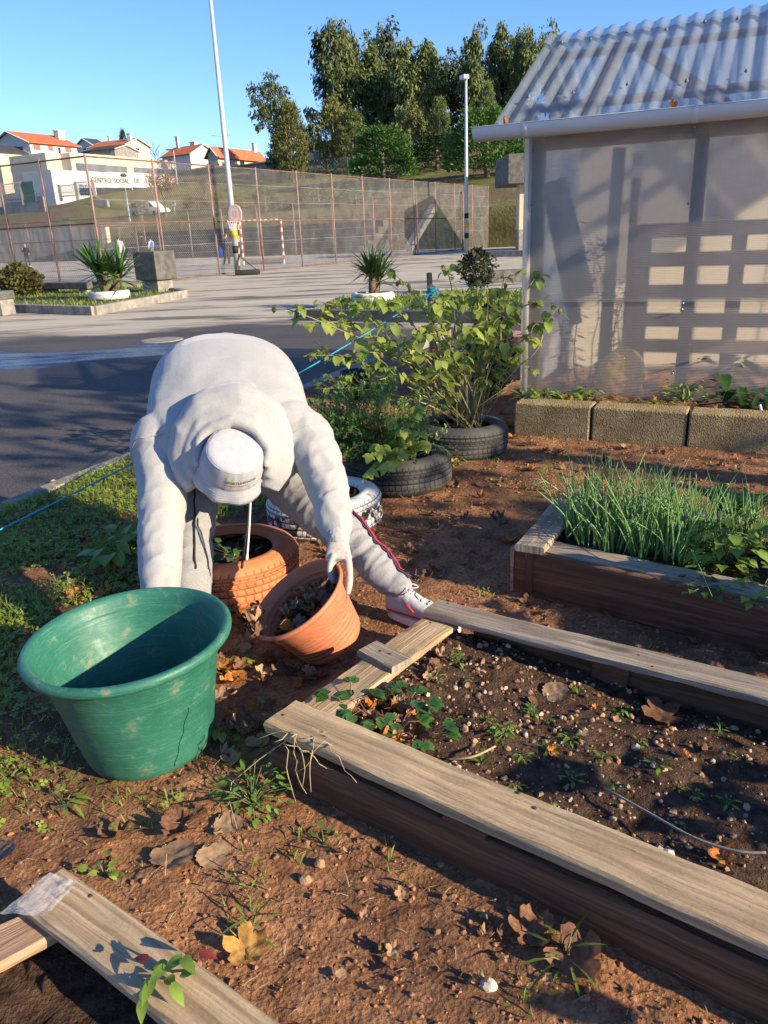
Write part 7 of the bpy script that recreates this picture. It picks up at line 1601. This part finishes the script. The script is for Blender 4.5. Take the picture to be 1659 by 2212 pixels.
# rootlets hanging over the front plank corner
mb=MB()
for k in range(13):
    a=G(590+r3.random()*150,1580+r3.random()*40,.175); pts=[a]; d=Vector((r3.uniform(-.6,1),r3.uniform(-.9,.3),.1))
    for i in range(7): d+=Vector((r3.gauss(0,.35),r3.gauss(0,.35),r3.gauss(-.18,.25))); pts.append(pts[-1]+d.normalized()*.022)
    for p in pts: p.z=max(p.z,.012)
    mb.tube(pts,[.0016]*5+[.001]*3,4)
mb.tube([G(640,1585,.18),G(560,1640,.10),G(500,1690,.04),G(495,1730,.02),G(512,1790,.01)],[.0018,.0018,.0016,.0014,.001],4)
o=mb.build('root_strands',DRY,loc=tuple(G(620,1590,.17)),smooth=True); tag(o,'tangle of thin dry roots hanging over the corner of the front plank','roots')
mb=MB(); q,_=smoothpath([G(1305,1702,.08),G(1400,1755,.09),G(1500,1810,.10),G(1590,1838,.11),G(1655,1842,.12)],[1]*5,5); mb.tube(q,.0032,6); o=mb.build('dry_stalk',simple('grey_stalk',(.35,.32,.28),(.2,.18,.15),30,.8,.2,.002),loc=tuple(q[0]),smooth=True); tag(o,'long thin grey stalk lying across the soil of the near bed','stalk')
mb=MB(); q,_=smoothpath([G(965,1640,.09),G(1020,1635,.11),G(1070,1612,.11)],[1]*3,5); mb.tube(q,.003,6); o=mb.build('dry_stalk',DRY,loc=tuple(q[0]),smooth=True); tag(o,'short pale stalk leaning at the front plank beside the strawberries','stalk')
mb=MB(); mb.tube([G(1668,965,0),G(1642,876,.0)+Vector((0,0,0)),],.008,6) if False else mb.tube([G(1664,960,.02),P(1641,874,4.9)],.009,7); o=mb.build('white_stake',WHP,loc=tuple(G(1664,960,0)),smooth=True); tag(o,'thin white stick stuck in the soil at the right edge before the blocks','stick')
for (x,y,sz,lab) in ((1055,2134,.017,'white stone on the bare soil at the bottom'),(1048,1420,.014,'pale stone in the gravel near the left plank'),(660,1905,.016,'tan clod like stone beside the pressed leaves'),(690,1870,.014,'small tan stone above the pressed leaves')):
    mb=MB(); c=G(x,y,.0); z=bedz(c.x,c.y) if bed_in(c.x,c.y) else soil_h(c.x,c.y); c=G(x,y,z); 
    bm=bmesh.new(); bmesh.ops.create_icosphere(bm,subdivisions=2,radius=1); bm.verts.index_update(); vs=[c+Vector((v.co.x*sz,v.co.y*sz*.8,v.co.z*sz*.8))*(1+.3*noise.noise(v.co*1.3+Vector((x,y,0))))+Vector((0,0,sz*.5)) for v in bm.verts]; fs=[[v.index for v in f.verts] for f in bm.faces]; bm.free(); mb.add(vs,fs); o=mb.build('stone',simple('pale_stone_%d'%x,(.55,.5,.44) if x>1000 else (.38,.22,.13),None,30,.85,.4,.003,160),loc=tuple(c)); tag(o,lab,'stone')
# ---------------------------------------------------------------- fallen leaves
def dead_leaf(name,seed,curl,round_=0):
    r2=random.Random(seed); NA,NR=40,5; vs=[(0,0,0)]; fs=[]
    for i in range(1,NR+1):
        for j in range(NA):
            a=2*math.pi*j/NA; th=a-math.pi/2
            lobe=(.62+.38*abs(math.cos(th*2.5))**.7) if not round_ else .9+.06*math.cos(th*3)
            lobe*=1+.05*math.sin(a*17+seed)+(.10*noise.noise(Vector((math.cos(a)*3,math.sin(a)*3,seed)))); lobe*=(1-.28*math.exp(-((a-1.5*math.pi)/.28)**2))
            q=i/NR; r=lobe*q; x,y=r*math.cos(a)*.5,r*math.sin(a)*.5; z=curl*(.30*r*r+.10*noise.noise(Vector((x*5,y*5,seed)))*1.6+.05*math.sin(a*5+seed)*q*q)+curl*.30*x*x*math.sin(seed)
            vs.append((x,y,z))
    for j in range(NA): fs.append((0,1+j,1+(j+1)%NA))
    for i in range(NR-1):
        for j in range(NA): a=1+i*NA; fs.append((a+j,a+NA+j,a+NA+(j+1)%NA,a+(j+1)%NA))
    me=bpy.data.meshes.new(name); mb=MB(); mb.add(vs,fs); mb.tube([(0,-.32,.02),(.02,-.55,.05),(.05,-.8,.03)],[.012,.010,.008],4); me.from_pydata(mb.v,[],mb.f); me.polygons.foreach_set('use_smooth',[True]*len(mb.f)); return me
def dlm(name,c1,c2): return leafmat(name,c1,c2,9,.7,.2,.22,.15)
LM={'brown':dlm('brown_leaf',(.25,.125,.07),(.12,.06,.035)),'tan':dlm('tan_leaf',(.46,.30,.17),(.30,.18,.10)),'orange':dlm('orange_leaf',(.55,.22,.05),(.34,.12,.035)),'yellow':dlm('yellow_leaf',(.48,.29,.075),(.30,.15,.05)),'grey':dlm('grey_brown_leaf',(.24,.17,.13),(.13,.09,.07))}
LP={}
KINDS=['brown','tan','orange','yellow','grey']; LIT=MB(); LSH={}
def litter(kind,shape,loc,size,rot):
    # the smallest leaves, too many to count, are one layer of litter
    if shape not in LSH:
        me=dead_leaf('t',shape+1,(.45,.8,1.15,.25,.9,1.35)[shape%6],round_=(shape==3)); LSH[shape]=([v.co.copy() for v in me.vertices],[tuple(q.vertices) for q in me.polygons]); bpy.data.meshes.remove(me)
    vs,fs=LSH[shape]; m=Euler(rot).to_matrix(); LIT.add([Vector(loc)+m@(v*size) for v in vs],fs,mi=KINDS.index(kind))
def leaf_obj(kind,shape,loc,size,rot,label,group=None):
    k=(kind,shape)
    if k not in LP:
        me=dead_leaf('dead_leaf',shape+1,(.45,.8,1.15,.25,.9,1.35)[shape%6],round_=(shape==3)); me.materials.append(LM[kind]); LP[k]=me
    o=bpy.data.objects.new('dead_leaf',LP[k]); COL.objects.link(o); o.location=loc; o.scale=(size,)*3; o.rotation_euler=rot; tag(o,label,'dead leaf',group); return o
def gz_(x,y,z0=0):
    c=G(x,y,z0); 
    for _ in range(3):
        z=bedz(c.x,c.y) if bed_in(c.x,c.y) else soil_h(c.x,c.y); c=G(x,y,z+.006)
    return c
big=[(492,1783,.085,'tan',3,'pale tan round leaf lying flat below the green tub'),(375,1850,.12,'tan',3,'large pale leaf pressed into the soil, left of a pair'),(462,1850,.09,'tan',3,'folded grey brown leaf, right of the pressed pair'),(530,2045,.095,'yellow',0,'yellow and brown leaf on the soil at the bottom'),(1150,2015,.10,'brown',4,'large crumpled brown leaf below the near bed board'),(1245,2075,.12,'brown',4,'long curled brown leaf, lower right of the crumpled one'),(1200,1495,.085,'tan',3,'tan heart shaped leaf on the gravel of the near bed'),(1430,1545,.125,'brown',0,'large brown leaf in the shade of the near bed'),(1640,1590,.08,'orange',1,'orange brown leaf at the right edge of the near bed'),(490,1445,.075,'orange',1,'bright orange leaf beside the green tub'),(615,1455,.10,'grey',1,'grey brown leaf in front of the terracotta pot'),(250,1805,.085,'brown',1,'brown curled leaf left of the pressed pair'),(385,1790,.085,'brown',2,'brown curled leaf above the pressed pair'),(170,1290,.10,'orange',2,'orange brown curled leaf behind the tub on the grass'),(270,1240,.08,'tan',1,'pale leaf standing on edge beside the broad leaved weed'),(100,1200,.06,'tan',1,'pale pink leaf on the grass at the left'),(185,1160,.075,'orange',4,'reddish leaf on the grass halfway to the kerb'),(40,1120,.06,'orange',1,'reddish leaf on the grass at the left edge near the twine'),(275,1095,.055,'tan',0,'light tan leaf on the grass near the kerb'),(290,1060,.06,'brown',4,'brown leaf on the grass behind the person'),(1095,920,.12,'orange',2,'orange leaf heaped against the first concrete block'),(1085,895,.11,'orange',4,'orange leaf behind the far black tyre'),(1110,945,.10,'orange',1,'orange brown leaf at the foot of the first block'),(985,1000,.075,'yellow',1,'yellow leaf at the foot of the far black tyre'),(1355,968,.09,'tan',1,'tan leaf below the middle block'),(1150,1015,.07,'orange',4,'orange leaf on the soil before the first block'),(1100,1170,.07,'orange',1,'ochre leaf beside the corner of the chive bed'),(1000,1215,.06,'grey',0,'grey leaf on the shaded path'),(1415,1340,.07,'tan',1,'tan leaf on the shaded path below the chive bed'),(1605,1425,.08,'brown',3,'brown leaf on the shaded path near the right edge'),(1265,1625-40,.03,'tan',3,'small tan leaf on the bed gravel'),(690,1315,.06,'orange',1,'orange leaf between the pot and the near bed'),(560,1600,.07,'yellow',3,'ochre leaf under the corner of the front plank'),(600,1700,.11,'brown',4,'long brown curled leaf beside the small leaved sprig'),(135,2010,.07,'orange',1,'orange leaf under the corner of the bottom left frame'),(1560,1850,.06,'orange',1,'orange leaf at the right end of the near bed'),(0,1845,.09,'grey',3,'grey round leaf at the left edge above the bottom left frame')]
for i,(x,y,s,k,sh,lab) in enumerate(big): c=gz_(x,y); leaf_obj(k,sh,c,s,(rr.gauss(0,.18),rr.gauss(0,.18),rr.random()*6.28),lab)
r5=random.Random(99); Gl='small dead leaves scattered over the garden'
SMALL=('leaf crumbs on the bare soil','leaves in the near bed','leaves before the concrete blocks','leaves on the shaded soil by the tyres','leaves along the left plank','leaves on the path between the beds')
def scatter(n,poly,kinds,s0,s1,z0=0,label='',grp=Gl):
    c=0; xs=[p[0] for p in poly]; ys=[p[1] for p in poly]
    while c<n:
        x=r5.uniform(min(xs),max(xs)); y=r5.uniform(min(ys),max(ys))
        if not inpoly(x,y,poly): continue
        c+=1; q=gz_(x,y)
        if grp in SMALL: litter(r5.choice(kinds),r5.randrange(6),q+Vector((0,0,.004)),r5.uniform(s0,s1),(r5.gauss(0,.35),r5.gauss(0,.35),r5.random()*6.28)); continue
        leaf_obj(r5.choice(kinds),r5.randrange(6),q+Vector((0,0,.004)),r5.uniform(s0,s1),(r5.gauss(0,.35),r5.gauss(0,.35),r5.random()*6.28),label,grp)
scatter(64,[(455,1310),(760,1300),(690,1500),(560,1600),(450,1700),(470,1450)],['brown','tan','brown','orange'],.04,.085,0,'small brown leaf on the soil between the tub, pot and near bed','leaves between the tub and the near bed')
scatter(34,[(860,1060),(1100,1010),(1120,1180),(930,1290),(850,1200)],['brown','grey','brown'],.035,.065,0,'small dull leaf on the shaded soil beside the black tyres','leaves on the shaded soil by the tyres')
scatter(30,[(1110,960),(1659,985),(1659,1060),(1240,1050),(1100,1010)],['orange','brown','tan'],.03,.065,0,'small rusty leaf on the sunny soil before the concrete blocks','leaves before the concrete blocks')
scatter(24,[(950,1350),(1600,1500),(1659,1700),(1100,1640),(900,1480)],['brown','tan','orange'],.02,.04,0,'small brown leaf among the gravel of the near bed','leaves in the near bed')
scatter(46,[(700,1500),(840,1480),(960,1600),(900,1640),(720,1560)],['brown','orange','orange','tan'],.04,.065,0,'withered brown leaf heaped round the strawberries','withered leaves round the strawberries')
scatter(14,[(960,1360),(1020,1370),(900,1500),(850,1500)],['brown','tan'],.03,.05,0,'brown leaf heaped along the inside of the left plank','leaves along the left plank')
scatter(14,[(1000,1330),(1659,1480),(1659,1370),(1150,1270)],['brown','grey','tan'],.03,.06,0,'small dull leaf on the shaded path between the two beds','leaves on the path between the beds')
scatter(26,[(100,1180),(300,1130),(300,1290),(140,1300)],['orange','brown','tan'],.04,.07,0,'brown leaf caught in the grass left of the person','leaves in the grass')
scatter(26,[(300,1700),(1000,1800),(1400,2150),(700,2150),(500,2000)],['brown','tan'],.02,.035,0,'small brown leaf crumb on the bare soil in front','leaf crumbs on the bare soil')
scatter(18,[(640,1150),(760,1170),(840,1080),(820,1150),(740,1240)],['orange','brown','tan'],.05,.085,0,'rusty leaf between the white tyre and the person\'s foot','leaves between the white tyre and the foot')
scatter(16,[(440,1250),(560,1320),(640,1270),(640,1330),(500,1350)],['orange','brown','tan'],.05,.08,0,'brown leaf lying against the foot of the orange tyre','leaves by the orange tyre')
# leaves inside the pot, the tyres and behind the blocks
for k in range(44):
    a=r5.random()*6.283; r=.118*r5.random()**.5; p=potpt(r,a,.165+.04*r5.random()+.03*(r5.random()<.2)); leaf_obj(r5.choice(['brown','brown','grey','tan','orange']),r5.randrange(6),p,r5.uniform(.04,.065),(r5.gauss(-.1,.7),r5.gauss(-.4,.7),r5.random()*6.28),'dead leaf heaped inside the tilted terracotta pot','dead leaves in the pot')
for (x,y,s,k) in ((558,1340,.075,'tan'),(570,1300,.07,'brown'),(700,1250,.06,'orange'),(725,1240,.07,'brown'),(655,1325,.085,'orange')):
    pass
for k in range(7):
    a=R(r5.uniform(150,230)); p=potpt(.172,a,.235); leaf_obj(r5.choice(['tan','brown','grey']),r5.randrange(6),p,r5.uniform(.05,.075),(r5.gauss(0,.9),r5.gauss(.6,.6),r5.random()*6.28),'dead leaf spilling over the lip of the terracotta pot','dead leaves spilling from the pot')
for cc_,lab,gp in ((T_OR,'dead leaf lying inside the orange tyre','leaves in the orange tyre'),(T_WH,'dead leaf lying inside the white tyre','leaves in the white tyre'),(T_BF,'orange dead leaf lying inside the far black tyre','leaves in the far tyre')):
    for k in range(6): a=r5.random()*6.283; r=.2*r5.random()**.5; leaf_obj('orange' if cc_ is T_BF else r5.choice(['brown','tan','orange']),r5.randrange(6),cc_+Vector((r*math.cos(a),r*math.sin(a),.15)),r5.uniform(.05,.09),(r5.gauss(0,.5),r5.gauss(0,.5),r5.random()*6.28),lab,gp)
for k in range(14):
    p=g0+gd*r5.uniform(.1,2.0)+gn*r5.uniform(.22,.5); leaf_obj(r5.choice(['orange','tan','brown','yellow']),r5.randrange(6),Vector((p.x,p.y,.21)),r5.uniform(.05,.09),(r5.gauss(0,.4),r5.gauss(0,.4),r5.random()*6.28),'dead leaf lying in the border behind the concrete blocks','leaves in the block border')
tag(LIT.build('leaf_litter',[LM[k] for k in KINDS],smooth=True),'small dry brown and orange leaves littered over the soil and the beds','leaf litter',kind='stuff')
# small dry leaf on the gutter
for xp,s in ((1090,.08),(1448,.09)):
    t=min([(abs(px(gut(k*.01))[0]-xp),k*.01) for k in range(-100,400)])[1]; leaf_obj('orange',2,gut(t)+Vector((0,0,.02)),s,(.6,.8,xp*.3),'orange leaf caught in the gutter near its left end' if xp<1200 else 'orange leaf caught in the gutter near its second bracket')

# unseen kale added beyond the right edge to shade path, bed and corner
for (x,y,z,r,h,n,lab) in ((1.95,2.0,0,.30,.62,90,'unseen kale added to shade the path between the beds, beyond the right edge'),(2.0,.95,.06,.34,.55,90,'unseen kale added to shade the right end of the near bed, beyond the right edge'),(1.75,.35,0,.3,.5,80,'unseen kale added to shade the bottom right corner, beyond the right edge'),(2.5,1.55,0,.34,.8,100,'tallest unseen kale added to cast shade, beyond the right end of both beds')):
    sprig((x,y,z),r,h,n,lab,DOCK,.17,'shade_kale','plant',seed=int(x*100),W=.6,tooth=.1,up=(.05,1))
SC.cycles.use_denoising=True
SC.cycles.max_bounces=8; SC.cycles.transparent_max_bounces=24; SC.cycles.caustics_reflective=False; SC.cycles.caustics_refractive=False
